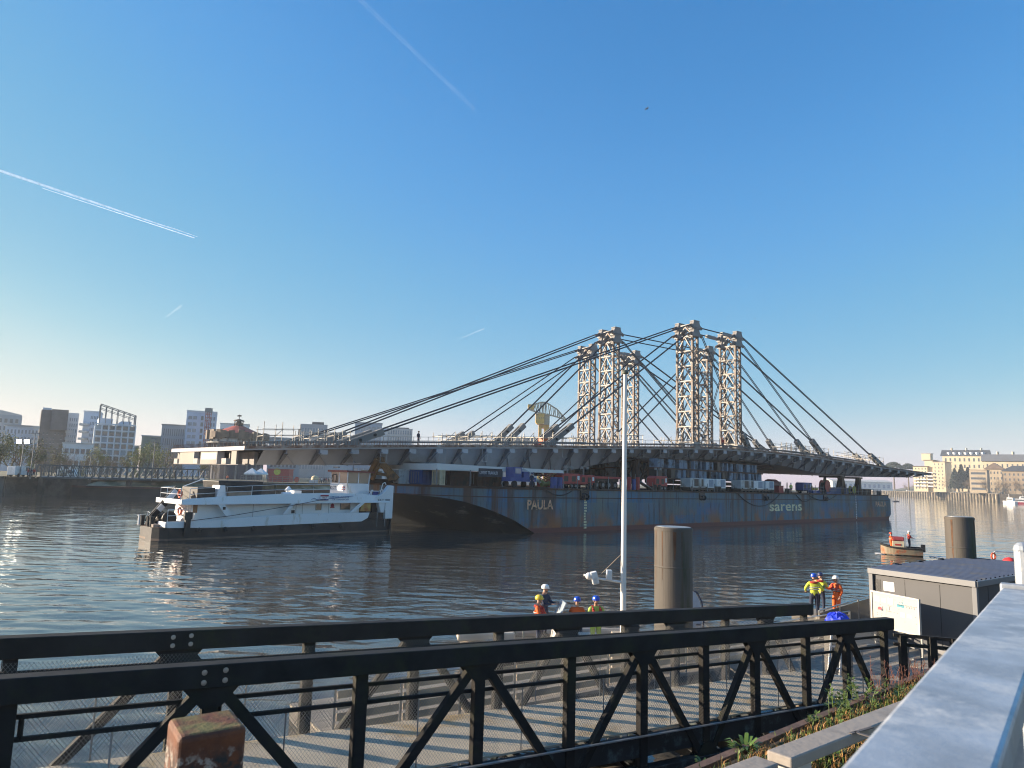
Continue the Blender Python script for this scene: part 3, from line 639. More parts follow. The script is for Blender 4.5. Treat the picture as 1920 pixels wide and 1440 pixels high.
lamp_post('thin lamp mast at left on the far quay', 1677, 893, 930, 6.7, group='lamp masts on the far quay', r=.3)
lamp_post('thin lamp mast among bare trees on the far quay', 1785, 880, 720, 6.7, group='lamp masts on the far quay', r=.25)

# tents, kiosk and people on the bank under the bridge
def tent(label, px, y, w=3.2):
    p = at(px, 890, y); p.z = 3.4; t = thing('market_tent', label, 'tent', p, 0, 'white tents on the left bank'); h = 2.3
    mb = MB(); mb.add([(-w / 2, -w / 2, h), (w / 2, -w / 2, h), (w / 2, w / 2, h), (-w / 2, w / 2, h), (0, 0, h + 1.5)] + [(-w / 2, -w / 2, h - .35), (w / 2, -w / 2, h - .35), (w / 2, w / 2, h - .35), (-w / 2, w / 2, h - .35)],
        [(0, 1, 4), (1, 2, 4), (2, 3, 4), (3, 0, 4), (5, 6, 1, 0), (6, 7, 2, 1), (7, 8, 3, 2), (8, 5, 0, 3)]); mb.build('canopy', M_VANW, t, local=True)
    for sx in (-1, 1):
        for sy in (-1, 1):
            mb = MB(); mb.bar((sx * w / 2 * .97, sy * w / 2 * .97, 0), (sx * w / 2 * .97, sy * w / 2 * .97, h), .07); mb.build('leg', M_METALG, t, local=True)
tent('white peaked tent left of its twin beside the red kiosk', 472, 196); tent('white peaked tent nearest the red kiosk', 488.5, 198)
p = at(526, 890, 215); t = thing('kiosk', 'red kiosk shed with round yellow sign under the bridge', 'kiosk', (p.x, p.y, 3.4))
mb = MB(); mb.box((0, 0, 1.8), (6.4, 4, 3.6)); mb.build('wall', mat('kiosk_red', (.38, .05, .05), .6), t, local=True)
mb = MB(); mb.box((0, 0, 3.72), (6.9, 4.5, .22)); mb.build('roof', M_REDROOF, t, local=True)
mb = MB(); mb.tube((-.4, -2.0, 3.0), (-.4, -2.12, 3.0), 1.0, n=20); mb.build('sign', mat('sign_yellow', (.55, .55, .08), .6), t, local=True)
p = at(591, 890, 205); t = thing('stall', 'cream round topped stall beside the standing crowd', 'stall', (p.x, p.y, 3.4))
mb = MB(); mb.lathe([(1.1, 0), (1.1, 1.3), (.9, 1.9), (.3, 2.2)], (0, 0, 0), 14); mb.build('dome', mat('stall_cream', (.65, .55, .33), .7), t, local=True, smooth=True)
mb = MB(); mb.box((0, -1.1, .5), (2.4, .5, 1.0)); mb.build('counter', M_WHITE_R, t, local=True)
p = at(557, 890, 203); t = thing('life_ring_stand', 'red round safety stand on the bank by the railing', 'stand', (p.x, p.y, 3.4))
mb = MB(); mb.tube((0, -.06, .9), (0, .06, .9), .75, n=18); mb.build('disc', mat('safety_red', (.5, .06, .04), .5), t, local=True); mb = MB(); mb.bar((0, .1, 0), (0, .1, 1.6), .12); mb.build('post', M_METALG, t, local=True)
p = at(560, 890, 199); t = thing('railing', 'pale tubular railing along the left bank below the bridge', 'railing', (p.x, p.y, 3.3)); mb = MB()
q = [at(x, 890, y) for x, y in ((452, 186), (520, 196), (600, 204), (690, 210))]
for a, b_ in zip(q, q[1:]):
    a.z = b_.z = 3.4; n = 8
    for z in (.6, 1.15, 1.7): mb.bar(a + Vector((0, 0, z)), b_ + Vector((0, 0, z)), .07)
    for i in range(n): c = a.lerp(b_, i / n); mb.bar(c, c + Vector((0, 0, 1.7)), .09)
mb.build('rail', M_METALG, t)

# ------------------------------------------------------------------ trees
M_BARK = mat('bark_grey', (.16, .125, .09), .95, 0, .3, 2)
M_LEAFS = [mat('leaf_spring_green', (.20, .21, .05), .8, 0, .5, .9), mat('leaf_bud_brown', (.24, .16, .09), .9, 0, .4, .9), mat('leaf_dark', (.028, .045, .03), .9, 0, .5, .5), mat('leaf_olive', (.17, .16, .07), .9, 0, .45, .9)]
def tree_proto(seed, h, spread, leafmat, nleaf, leaf, droop=0.0, trunk_f=.3, blobs=None):
    rnd = random.Random(seed); t = thing('tree', 'x', 'tree'); mb = MB(); tips = []
    def limb(p, d, ln, r, lev):
        k = 3; pts = [p]; dd = d.copy()
        for i in range(k):
            dd = (dd + Vector((rnd.uniform(-.22, .22), rnd.uniform(-.22, .22), rnd.uniform(-.05, .16) - droop * .1))).normalized(); pts.append(pts[-1] + dd * (ln / k))
        mb.path(pts, r, 5 if lev < 2 else 3, r * .45)
        if lev >= 3: tips.append(pts[-1]); tips.append(pts[-2]); return
        if lev == 2: tips.append(pts[-1])
        nb = rnd.randint(3, 4) if lev else rnd.randint(5, 7)
        for i in range(nb):
            f = .35 + .65 * (i + 1) / nb; q = pts[min(k, int(f * k))]; a = rnd.uniform(0, 6.28)
            nd = (dd * .75 + Vector((math.cos(a), math.sin(a), rnd.uniform(-.1, .5))) * spread).normalized(); limb(q, nd, ln * rnd.uniform(.55, .78), r * .5, lev + 1)
    limb(Vector((0, 0, 0)), Vector((0, 0, 1)), h * trunk_f * 1.25, h * .018, 0)
    s = h / max(q.z for q in tips)
    mb.v = [(x * s, y * s, z * s) for x, y, z in mb.v]; tips = [q * s for q in tips]
    mb.build('trunk', M_BARK, t, local=True, fix=False)
    lf = MB()
    for i in range(nleaf):
        q = rnd.choice(tips) + Vector((rnd.gauss(0, 1), rnd.gauss(0, 1), rnd.gauss(0, .9))) * h * .045
        a = Vector((rnd.uniform(-1, 1), rnd.uniform(-1, 1), rnd.uniform(-1, 1))).normalized() * leaf * rnd.uniform(.6, 1.4); b_ = a.cross(Vector((rnd.uniform(-1, 1), rnd.uniform(-1, 1), rnd.uniform(-1, 1)))).normalized() * leaf * rnd.uniform(.4, .8)
        lf.quad(q - a, q + b_, q + a, q - b_)
    lf.build('crown', leafmat, t, local=True, fix=False)
    return t
PROT = [tree_proto(1, 9, .8, M_LEAFS[0], 1000, .17), tree_proto(2, 10, .75, M_LEAFS[1], 520, .13), tree_proto(3, 8, .9, M_LEAFS[3], 850, .17), tree_proto(4, 11, .7, M_LEAFS[1], 260, .12)]
KIND = ['fresh yellow green tree', 'half bare brown twigged tree', 'olive green budding tree', 'almost bare grey tree']
used = [False] * len(PROT)
def plant(kind, px, y, z0, h, label, rz, group):
    p = at(px, 890, y); p.z = z0; base = PROT[kind]; H0 = [9, 10, 8, 11][kind]
    if not used[kind]: used[kind] = True; o = base; o.location = p; o.rotation_euler = (0, 0, rz); o.scale = (h / H0,) * 3; o['label'] = label
    else: o = dup(base, p, rz, label, h / H0)
    o['group'] = group
rnd = random.Random(5)
LT = [(-6, 150, 13.5, 2, 'at the very left edge'), (14, 165, 13, 0, 'left of the lit floodlight'), (30, 172, 12.5, 1, 'behind the lit floodlight'), (52, 165, 12, 2, 'behind the slim dark lamp post'), (76, 175, 11.5, 1, 'below the dark brick tower'), (97, 182, 11, 2, 'under the dark brick facade'), (115, 175, 9.5, 1, 'below the stacked balconies'), (130, 200, 11, 1, 'before the low white annex'), (150, 188, 11, 1, 'before the long dark annex windows'),
      (176, 190, 11.5, 0, 'under the gridded block'), (186, 205, 10, 2, 'at the gridded block corner'), (204, 200, 8, 1, 'below the gridded windows'), (222, 205, 10, 1, 'right of centre of the gridded block'), (240, 210, 10.5, 2, 'beside the small grey cube'), (256, 205, 12, 0, 'before the olive block'), (272, 205, 14, 0, 'covering the olive block front'), (292, 210, 13.5, 0, 'between olive block and grey block'), (312, 220, 15, 1, 'before the narrow upright windows'), (328, 225, 15, 1, 'just left of the bridge end'), (346, 205, 9, 3, 'under the left bridge end'), (375, 215, 9.5, 2, 'under the white banner'), (405, 235, 10, 3, 'behind the tug smoke')]
for px, y, h, k, w in LT: plant(k, px, y, 3.4, h * .74, KIND[k] + ' ' + w, rnd.uniform(0, 6), 'spring trees along the left bank')
for i in range(10):
    plant([2, 0, 1][i % 3], 20 + 33 * i, 159 + 2.0 * i, 2.4 if i > 1 else 3.4, 3.2 + (i % 3) * .5, ['low bushy growth by the quay corner', 'low green bush behind the quay corner', 'low brown bush at the first footbridge bays', 'low olive bush under the footbridge', 'low green bush under the footbridge', 'low brown bush above the dark low wall', 'low olive bush above the dark low wall', 'low green bush by the sandy slope', 'low brown bush on the sandy slope', 'low olive bush at the right footbridge end'][i], rnd.uniform(0, 6), 'bushes under the footbridge')
RT_ = [(1700, 880, 12, 1), (1716, 860, 13, 3), (1740, 830, 14, 1), (1757, 800, 13, 1), (1780, 720, 17, 1), (1797, 700, 15, 3), (1812, 680, 16, 1), (1826, 620 + 40, 15, 3), (1838, 650, 14, 1), (1850, 640, 16, 1), (1864, 640, 14, 3), (1876, 630, 15, 1), (1889, 625, 17, 1), (1902, 620, 15, 3), (1915, 615, 16, 1), (1795, 775, 20, 1), (1845, 700, 18, 1)]
wr = ['leftmost of the far quay row', 'beside the tall lamp mast', 'below the cream terraced balconies', 'at the foot of the cream block', 'between cream block and dark firs', 'left of the beige office', 'in front of the ribbon windows', 'right of the ribbon windows', 'before the brown roofed house', 'beside the brown roofed house', 'below the long curved block', 'between the two brown houses', 'before the hipped roof house', 'above the moored white boat', 'at the right picture edge', 'high on the slope below slate roof', 'high between beige office and curved block']
for (px, y, h, k), w in zip(RT_, wr): plant(k, px, y, 6.8 if y < 900 and px not in (1795, 1845) else 9, h, KIND[k] + ' ' + w, rnd.uniform(0, 6), 'bare trees along the far quay')
def conifer(label, px, ytop, y, z0, w, flat, seed):
    rnd = random.Random(seed); p = at(px, 890, y); p.z = z0; h = zat(px, ytop, y) - z0; t = thing('pine_tree', label, 'tree', p, 0, 'dark evergreens on the hill')
    mb = MB(); mb.tube((0, 0, 0), (0, 0, h * .85), h * .03, h * .012, 7); mb.build('trunk', M_BARK, t, local=True); lf = MB()
    for i in range(1500):
        a = rnd.uniform(0, 6.28); 
        if flat: rr = w * math.sqrt(rnd.random()); z = h * (.80 + .2 * (1 - (rr / w) ** 2) * rnd.random() ** .5) + rnd.gauss(0, .25)
        else: z = h * (.12 + .88 * rnd.random()); rr = w * (1 - (z / h) ** 1.6) * math.sqrt(rnd.random()) + .2
        q = Vector((math.cos(a) * rr, math.sin(a) * rr, z)); s = h * .035
        u = Vector((rnd.uniform(-1, 1), rnd.uniform(-1, 1), rnd.uniform(-.5, .5))).normalized() * s; v_ = u.cross(Vector((rnd.uniform(-1, 1), rnd.uniform(-1, 1), 1))).normalized() * s * .7
        lf.quad(q - u, q + v_, q + u, q - v_)
    lf.build('crown', M_LEAFS[2], t, local=True, fix=False)
conifer('flat topped umbrella pine left of the terraced block', 1676, 866, 800, 8, 9.5, True, 1); conifer('flat topped umbrella pine touching the terraced block', 1703, 869, 800, 8, 8, True, 2)
for i, (px, yt, w_) in enumerate(((1790, 878, 'left one of the dark fir clump on the hill'), (1803, 871, 'tallest one of the dark fir clump on hill'), (1815, 876, 'right one of the dark fir clump on the hill'))): conifer('dark blue green fir, ' + w_, px, yt, 700, 8, 6.5, False, 10 + i)
# ================================================================== the barge
DECK = 5.15
def hull_material(name='barge_hull'):
    m = bpy.data.materials.new(name); nt, bs, out = nodes_of(m); N, L = nt.nodes, nt.links
    tc = N.new('ShaderNodeTexCoord'); sep = N.new('ShaderNodeSeparateXYZ'); L.new(tc.outputs['Object'], sep.inputs[0])
    def noise(scale, det, sx=1, sz=1, off=0):
        mp = N.new('ShaderNodeMapping'); mp.inputs['Scale'].default_value = (sx, sx, sz); mp.inputs['Location'].default_value = (off, 0, off)
        L.new(tc.outputs['Object'], mp.inputs['Vector']); n = N.new('ShaderNodeTexNoise'); n.inputs['Scale'].default_value = scale; n.inputs['Detail'].default_value = det; n.inputs['Roughness'].default_value = .62
        L.new(mp.outputs['Vector'], n.inputs['Vector']); return n.outputs['Fac']
    def ramp(src, *st):
        r = N.new('ShaderNodeValToRGB'); e = r.color_ramp.elements
        while len(e) < len(st): e.new(.5)
        for q, (p, c) in zip(e, st): q.position = p; q.color = (*c, 1)
        L.new(src, r.inputs['Fac']); return r.outputs['Color']
    def mix(f, a, b):
        x = N.new('ShaderNodeMix'); x.data_type = 'RGBA'
        for s_, v in (('Factor', f), ('A', a), ('B', b)):
            if isinstance(v, tuple): x.inputs[s_].default_value = (*v, 1)
            elif isinstance(v, float): x.inputs[s_].default_value = v
            else: L.new(v, x.inputs[s_])
        return x.outputs['Result']
    B, W = (0, 0, 0), (1, 1, 1)
    # plates, each repainted at its own time: bricks laid along the hull
    cmb = N.new('ShaderNodeCombineXYZ'); L.new(sep.outputs['X'], cmb.inputs['X']); L.new(sep.outputs['Z'], cmb.inputs['Y'])
    br = N.new('ShaderNodeTexBrick'); br.inputs['Scale'].default_value = 1; br.inputs['Brick Width'].default_value = 4.2; br.inputs['Row Height'].default_value = 1.75
    br.inputs['Mortar Size'].default_value = .02; br.inputs['Mortar Smooth'].default_value = .6; br.inputs['Bias'].default_value = .0; br.offset = .4
    br.inputs['Color1'].default_value = (0, 0, 0, 1); br.inputs['Color2'].default_value = (1, 1, 1, 1); br.inputs['Mortar'].default_value = (.2, .2, .2, 1); L.new(cmb.outputs[0], br.inputs['Vector'])
    plate = ramp(br.outputs['Color'], (.0, (.12, .16, .16)), (.22, (.06, .15, .21)), (.42, (.15, .18, .165)), (.6, (.03, .15, .30)), (.8, (.10, .125, .12)), (1, (.02, .14, .36)))
    soft = ramp(noise(.33, 5, 1, .7), (.34, (.13, .165, .15)), (.5, (.06, .15, .22)), (.66, (.025, .14, .31)))
    col = mix(.45, plate, soft)
    col = mix(ramp(noise(1.3, 6, 1, .18, 3), (.45, B), (.75, (.75, .75, .75))), col, (0.140, 0.147, 0.126))            # grey green wash marks
    streak = ramp(noise(.85, 7, 1, .045, 9), (.45, B), (.58, W)); band = ramp(noise(.11, 3, 1, .02, 5), (.40, B), (.58, W))
    sm = N.new('ShaderNodeMath'); sm.operation = 'MULTIPLY'; L.new(streak, sm.inputs[0]); L.new(band, sm.inputs[1])
    col = mix(sm.outputs[0], col, (.085, .045, .03))                                                               # rust running down
    col = mix(ramp(noise(2.6, 6, 1, .10, 21), (.56, B), (.66, (.8, .8, .8))), col, (0.042, 0.035, 0.034))
    blot = N.new('ShaderNodeMath'); blot.operation = 'MULTIPLY'
    zr = N.new('ShaderNodeMapRange'); zr.inputs['From Min'].default_value = 3.0; zr.inputs['From Max'].default_value = .6; L.new(sep.outputs['Z'], zr.inputs['Value'])
    L.new(ramp(noise(.35, 6, 1, .8, 40), (.46, B), (.60, W)), blot.inputs[0]); L.new(zr.outputs[0], blot.inputs[1])
    col = mix(blot.outputs[0], col, (0.336, 0.112, 0.035))                                                              # orange rust low on the side
    zt = N.new('ShaderNodeMapRange'); zt.inputs['From Min'].default_value = .62; zt.inputs['From Max'].default_value = .5; L.new(sep.outputs['Z'], zt.inputs['Value'])
    col = mix(zt.outputs[0], col, (0.161, 0.039, 0.031))                                                              # red boot topping
    L.new(col, bs.inputs['Base Color']); bs.inputs['Roughness'].default_value = .62
    b = N.new('ShaderNodeBump'); b.inputs['Distance'].default_value = .06; b.inputs['Strength'].default_value = .5; L.new(noise(.8, 3), b.inputs['Height']); L.new(b.outputs['Normal'], bs.inputs['Normal'])
    return m
M_HULL = hull_material()
M_RAKE = mat('barge_rake_shaded', (.013, .016, .02), .55, 0, .3, .4, dirt=(.24, .22, .19), dirt_amt=.12, dscale=.6, stretch=(.35, .35, 1.2))  # shadow under the rake is put into this near-black; pale marks are scrapes
M_RUSTD = mat('rust_dark', (.075, .035, .02), .8, 0, .4, .6, dirt=(.03, .025, .022), dirt_amt=.4)
M_BLK = mat('paint_black', (.012, .013, .015), .5, 0, .25, 1.5)
M_WHT = mat('paint_white', (.74, .74, .73), .45, 0, .05, .6, dirt=(.50, .44, .36), dirt_amt=.16, dscale=.8)
M_LET = mat('lettering_cream', (.78, .70, .44), .7, 0, .15, 2, dirt=(.1, .1, .1), dirt_amt=.25, dscale=1.5)
M_LETO = mat('lettering_faded', (.72, .42, .25), .7, 0, .2, 2, dirt=(.1, .06, .05), dirt_amt=.3, dscale=1.5)
barge = thing('barge', 'huge rusty blue deck barge carrying the bridge span', 'barge', SN(105, 77, 0), math.atan2(.679, .734))
PL = [(168, 59), (62, 59), (57, 59.2), (54, 60), (51.5, 62), (49.5, 64.6), (48.2, 67.5), (47.5, 71), (47.2, 75)]
KN = {59.2: .0, }
def knuckle_z(s, n):
    p = SN(s, n, 3); px = CX + FPX * p.x / p.y
    return interp([(700, 4.1), (800, 3.95), (840, 3.8), (877, 3.45), (909, 2.95), (939, 2.35), (973, 1.45), (990, .8), (1017, -.3), (1040, -1.2)], px)
near = [(s, n) for s, n in PL]; dense = []
for (a, b) in zip(near, near[1:]):
    k = 6 if a[0] <= 62 else 1
    for i in range(k): dense.append((a[0] + (b[0] - a[0]) * i / k, a[1] + (b[1] - a[1]) * i / k))
dense.append(near[-1]); far = [(s, 154 - n) for s, n in dense][::-1]; plan = dense + far
kz = [max(-1.0, knuckle_z(*p)) if p[0] < 62 else -1.0 for p in dense]; kz = kz + kz[::-1]
mb = MB(); mb.grid([[SN(s, n, DECK) for s, n in plan], [SN(s, n, DECK - .55) for s, n in plan], [SN(s, n, z) for (s, n), z in zip(plan, kz)]])
# square stern with cut corners top and bottom
st = [(168, 59), (168, 95)]
mb.grid([[SN(168, 59, DECK), SN(168, 95, DECK)], [SN(168.2, 59, DECK - .55), SN(168.2, 95, DECK - .55)], [SN(169.3, 59, 4.2), SN(169.3, 95, 4.2)], [SN(169.3, 59, 1.0), SN(169.3, 95, 1.0)], [SN(166.5, 59, -.6), SN(166.5, 95, -.6)]])
for n in (59, 95): mb.quad(SN(168, n, DECK), SN(168.2, n, DECK - .55), SN(169.3, n, 4.2), SN(169.3, n, 1), SN(166.5, n, -.6), SN(166, n, -1))
mb.build('hull', M_HULL, barge)
mb = MB(); mb.add([SN(s, n, DECK - .01) for s, n in plan], [tuple(range(len(plan)))]); mb.build('deck', mat('deck_steel', (.07, .06, .05), .8, 0, .3, .3, dirt=RUST, dirt_amt=.4), barge)
# raked bow below the knuckle line
rows = [[], [], [], []]
for (s, n), z in zip(plan, kz):
    if s > 61: continue
    nn = min(n, 154 - n); wl_s = interp([(59, 59.5), (61, 56.2), (64, 54.4), (70, 53.3), (76, 53)], nn)
    for k, f in enumerate((0, .35, .7, 1.12)):
        rows[k].append(SN(s + (wl_s - s) * f, n + (77 - n) * .02 * f, z * (1 - f)))
mb = MB(); mb.grid(rows); mb.build('raked_bow', M_RAKE, barge, smooth=True)
mb = MB()
for (a, b) in zip(plan, plan[1:]):
    if a[0] >= 60 and b[0] >= 60 and a[1] < 77: mb.bar(SN(*a, DECK - .08), SN(*b, DECK - .08), .22, .2)
    elif a[1] < 77: mb.bar(SN(*a, DECK - .08), SN(*b, DECK - .08), .26, .24)
    if a[1] < 77: mb.bar(SN(*a, 4.05), SN(*b, 4.05), .10, .1)
mb.build('fender_rail', M_RUSTD, barge)
for s, M, w in ((67.6, M_LET, .55), (150.5, M_WHT, .4)):     # draught marks
    z = .35
    while z < 4.9:
        mb = MB(); mb.obox(SN(s - w / 2, 58.975, z), U * w * (.9 if int(z * 5) % 2 else .6), V * .02, Vector((0, 0, .22))); z += .34; mb.build('draught_mark', M, barge)
text_mesh('sarens', 2.3, 'lettering', M_LET, barge, SN(114.3, 58.97, 2.15), U, (0, 0, 1), width=12.0, bold=.02)
text_mesh('PAULA', 1.5, 'lettering', M_LETO, barge, SN(57.4, 58.93, 2.75), U, (0, 0, 1), width=4.3, bold=.03)
text_mesh('PAULA', 1.45, 'lettering', M_LETO, barge, SN(160.6, 58.97, 2.75), U, (0, 0, 1), width=6.0, bold=.025)
for k, (s, n, rx, rz) in enumerate(((66.5, 58.9, 1.6, 1.1), (135.3, 58.9, 1.5, .9), (93, 58.9, 1.4, .7), (118.2 - 6, 58.9, 1.2, 1.0))):   # dark recessed chocks with hanging tyres
    mb = MB(); mb.obox(SN(s, n - .05, DECK - .2 - rz), U * rx, V * .2, Vector((0, 0, rz)))
    for q in (.3, 1.0): mb.lathe([(.30, -.12), (.42, 0), (.30, .12), (.2, 0)], SN(s + q, n - .12, DECK - .9), 12, Matrix.Rotation(R(90), 3, 'X'))
    mb.build('mooring_recess', M_BLK, barge)
for i, (s0, s1, sag) in enumerate(((104, 118, 2.0), (124, 131, 1.2), (60.5, 65, .6), (129, 141, 1.0))):     # slack hoses on the side
    pts = [SN(s0 + (s1 - s0) * k / 12, 58.9, DECK - .2 - sag * (1 - (2 * k / 12 - 1) ** 2)) for k in range(13)]
    mb = MB(); mb.path(pts, .07, 5); mb.build('slack_hose', M_BLK, barge)
# deck railings of thin posts
mb = MB(); rnd = random.Random(2)
for s in [64, 66.5, 69, 72.5, 75, 87, 92, 96, 98, 128, 130, 131.5, 133, 135, 136.5, 139, 142, 144.5, 147, 149, 151, 153, 155, 157, 159, 161, 163, 165]:
    mb = MB(); mb.tube(SN(s, 59.4, DECK), SN(s, 59.4, DECK + rnd.choice((1.2, 1.2, 1.6, 2.0))), .045, n=5); mb.build('railing_post', M_METALG, barge)
for a, b in ((128, 136.5), (139, 153), (153, 165)):
    for z in (.65, 1.15): mb = MB(); mb.bar(SN(a, 59.4, DECK + z), SN(b, 59.4, DECK + z), .05); mb.build('railing_bar', M_METALG, barge)
for s in (70, 84, 100, 123, 138, 158, 165.5):
    mb = MB()
    for d in (-.5, .5): mb.tube(SN(s + d, 60.0, DECK), SN(s + d, 60.0, DECK + .75), .24, n=8); mb.tube(SN(s + d, 60.0, DECK + .75), SN(s + d, 60.0, DECK + .82), .3, n=8)
    mb.build('bollard', M_BLK, barge)

# ------------------------------------------------------------------ things standing on the barge deck
M_BLUEP = mat('machine_blue', (.035, .075, .26), .5, 0, .15, 1, dirt=(.05, .05, .06), dirt_amt=.25); M_REDP = mat('machine_red', (.40, .03, .03), .5, 0, .12, 1, dirt=(.12, .04, .03), dirt_amt=.2)
M_CONT_B = mat('container_blue', (.03, .08, .22), .6, 0, .15, 1); M_CONT_W = mat('container_white', (.50, .50, .48), .6, 0, .1, 1, dirt=(.2, .15, .1), dirt_amt=.25)
M_ORR = mat('boom_rust', (.30, .13, .035), .7, 0, .3, .8, dirt=(.08, .04, .02), dirt_amt=.4)
M_YELM = mat('machine_yellow', (.55, .38, .05), .55, 0, .15, 1)
def dk(px, n):   # station along the barge seen at column px, at lateral n
    k = (px - CX) / FPX; return (.679 * n + .734 * n * k) / (.734 - .679 * k)
def DP(px, n, dz=0): return SN(dk(px, n), n, DECK + dz)
def container(label, px0, px1, n, M, h=2.6, w=2.44, group='containers on the barge', dz=0):
    s0, s1 = dk(px0, n), dk(px1, n); t = thing('shipping_container', label, 'container', SN(s0, n, DECK + dz), math.atan2(.679, .734), group); L_ = s1 - s0
    mb = MB(); k = max(4, int(L_ / .28)); pts = []
    for i in range(k + 1): pts.append(L_ * i / k)
    for y in (0, w):
        rows = [[Vector((x, y + (.05 if i % 2 else 0) * (1 if y == 0 else -1), z)) for i, x in enumerate(pts)] for z in (.12, h - .1)]; mb.grid(rows)
    mb.quad((0, 0, .1), (0, w, .1), (0, w, h), (0, 0, h)); mb.quad((L_, 0, .1), (L_, w, .1), (L_, w, h), (L_, 0, h)); mb.quad((0, 0, h - .03), (L_, 0, h - .03), (L_, w, h - .03), (0, w, h - .03)); mb.build('wall', M, t, local=True)
    mb = MB()
    for x in (0.06, L_ - .06):
        for y in (-.02, w + .02): mb.bar((x, y, 0), (x, y, h), .16)
    for y in (-.02, w + .02):
        mb.bar((0, y, .08), (L_, y, .08), .15); mb.bar((0, y, h - .02), (L_, y, h - .02), .13)
    mb.build('frame', M, t, local=True)
    mb = MB(); [mb.bar((-.08, w * f, .2), (-.08, w * f, h - .2), .05) for f in (.2, .4, .6, .8)]; mb.build('door_bar', M_METALG, t, local=True)
    return t
container('blue shipping container under the left end of tent roof', 797, 827, 69.5, M_CONT_B, 1.7)
container('dirty white container behind the rusty boom', 754, 791, 72, M_CONT_W, 1.65)
container('dark brown rusty container half in the shade below tent', 850, 897, 67, M_RUSTD, 1.7)
container('dark rusty container right of its brown twin below tent', 900, 945, 66, M_RUSTD, 1.7)
container('small cream box with bright lit end beside blue container', 831, 840, 66.6, mat('box_cream', (.55, .46, .30), .6), 1.75, 1.4)
# long white roofed tent
t = thing('site_tent', 'long white site tent roof with bright sunlit end above containers', 'tent', SN(50.5, 66.5, DECK), 0); Zt = 7.15 - DECK
c0, c1, c2, c3 = SN(50.3, 66.8), SN(66.3, 61.6), SN(66.3, 74), SN(49.4, 79.5)
mb = MB(); mb.hexa([c + Vector((0, 0, DECK + z)) for z in (1.75,) for c in (c0, c1 + Vector((0, 0, .15)), c2 + Vector((0, 0, .15)), c3)] + [c + Vector((0, 0, DECK + z)) for z in (2.5,) for c in (c0, c1 - Vector((0, 0, .25)), c2 - Vector((0, 0, .25)), c3)])
mid0, mid1 = c0.lerp(c3, .5) + Vector((0, 0, DECK + 2.75)), c1.lerp(c2, .5) + Vector((0, 0, DECK + 2.4))
mb.add([c0 + Vector((0, 0, DECK + 2.502)), c1 + Vector((0, 0, DECK + 2.252)), mid1, mid0], [(0, 1, 2, 3)]); mb.add([c3 + Vector((0, 0, DECK + 2.502)), c2 + Vector((0, 0, DECK + 2.252)), mid1, mid0], [(3, 2, 1, 0)])
mb.build('roof', mat('tarp_white', (.72, .70, .66), .7, 0, .06, .5), t)
for f in (0, .25, .5, .75, 1):
    for a, b in ((c0, c1), (c3, c2)):
        p = a.lerp(b, f); mb = MB(); mb.bar(p + Vector((0, 0, DECK)), p + Vector((0, 0, DECK + 1.9)), .12); mb.build('leg', M_METALG, t)
t = thing('banner', 'dark mesh banner with white lettering hung below the tent', 'banner', DP(925, 61.5, 1.6), math.atan2(.679, .734))
mb = MB(); mb.box((0, 0, 0), (dk(947, 61.5) - dk(903, 61.5), .03, .95)); mb.build('cloth', mat('banner_dark', (.03, .035, .05), .8), t, local=True)
text_mesh('LYVERT TRAVAUX', .5, 'lettering', mat('lettering_pale', (.5, .52, .56), .7), t, SN(dk(904.5, 61.5), 61.47, DECK + 1.42), U, (0, 0, 1), width=2.75)
# rusty A frame boom at the bow
t = thing('crane_boom', 'rusty orange A shaped crane boom folded down at the barge bow', 'crane', DP(728, 73, 0), 0)
for a, b, w in (((700, 1.0), (713, 2.75), .5), ((716, 2.7), (752, .5), .75), ((722, 2.6), (741, .4), .55), ((706, .4), (718, 2.6), .4), ((713, 2.7), (724, 2.75), .6), ((710, 1.2), (742, .9), .35)):
    mb = MB(); mb.bar(DP(a[0], 72.5, a[1]), DP(b[0], 71.5, b[1]), w * .8, w); mb.build('arm', M_ORR, t); mb = MB(); mb.bar(DP(a[0], 75, a[1]), DP(b[0], 74, b[1]), w * .5, w * .6); mb.build('arm', M_ORR, t)
mb = MB(); mb.obox(DP(702, 74, 0), U * 1.6, V * 2.2, Vector((0, 0, 1.5))); mb.build('cab', M_CONT_W, t)
mb = MB(); mb.obox(DP(700, 73, 0), U * 5.5, V * 3, Vector((0, 0, .5))); mb.build('base', M_RUSTD, t)

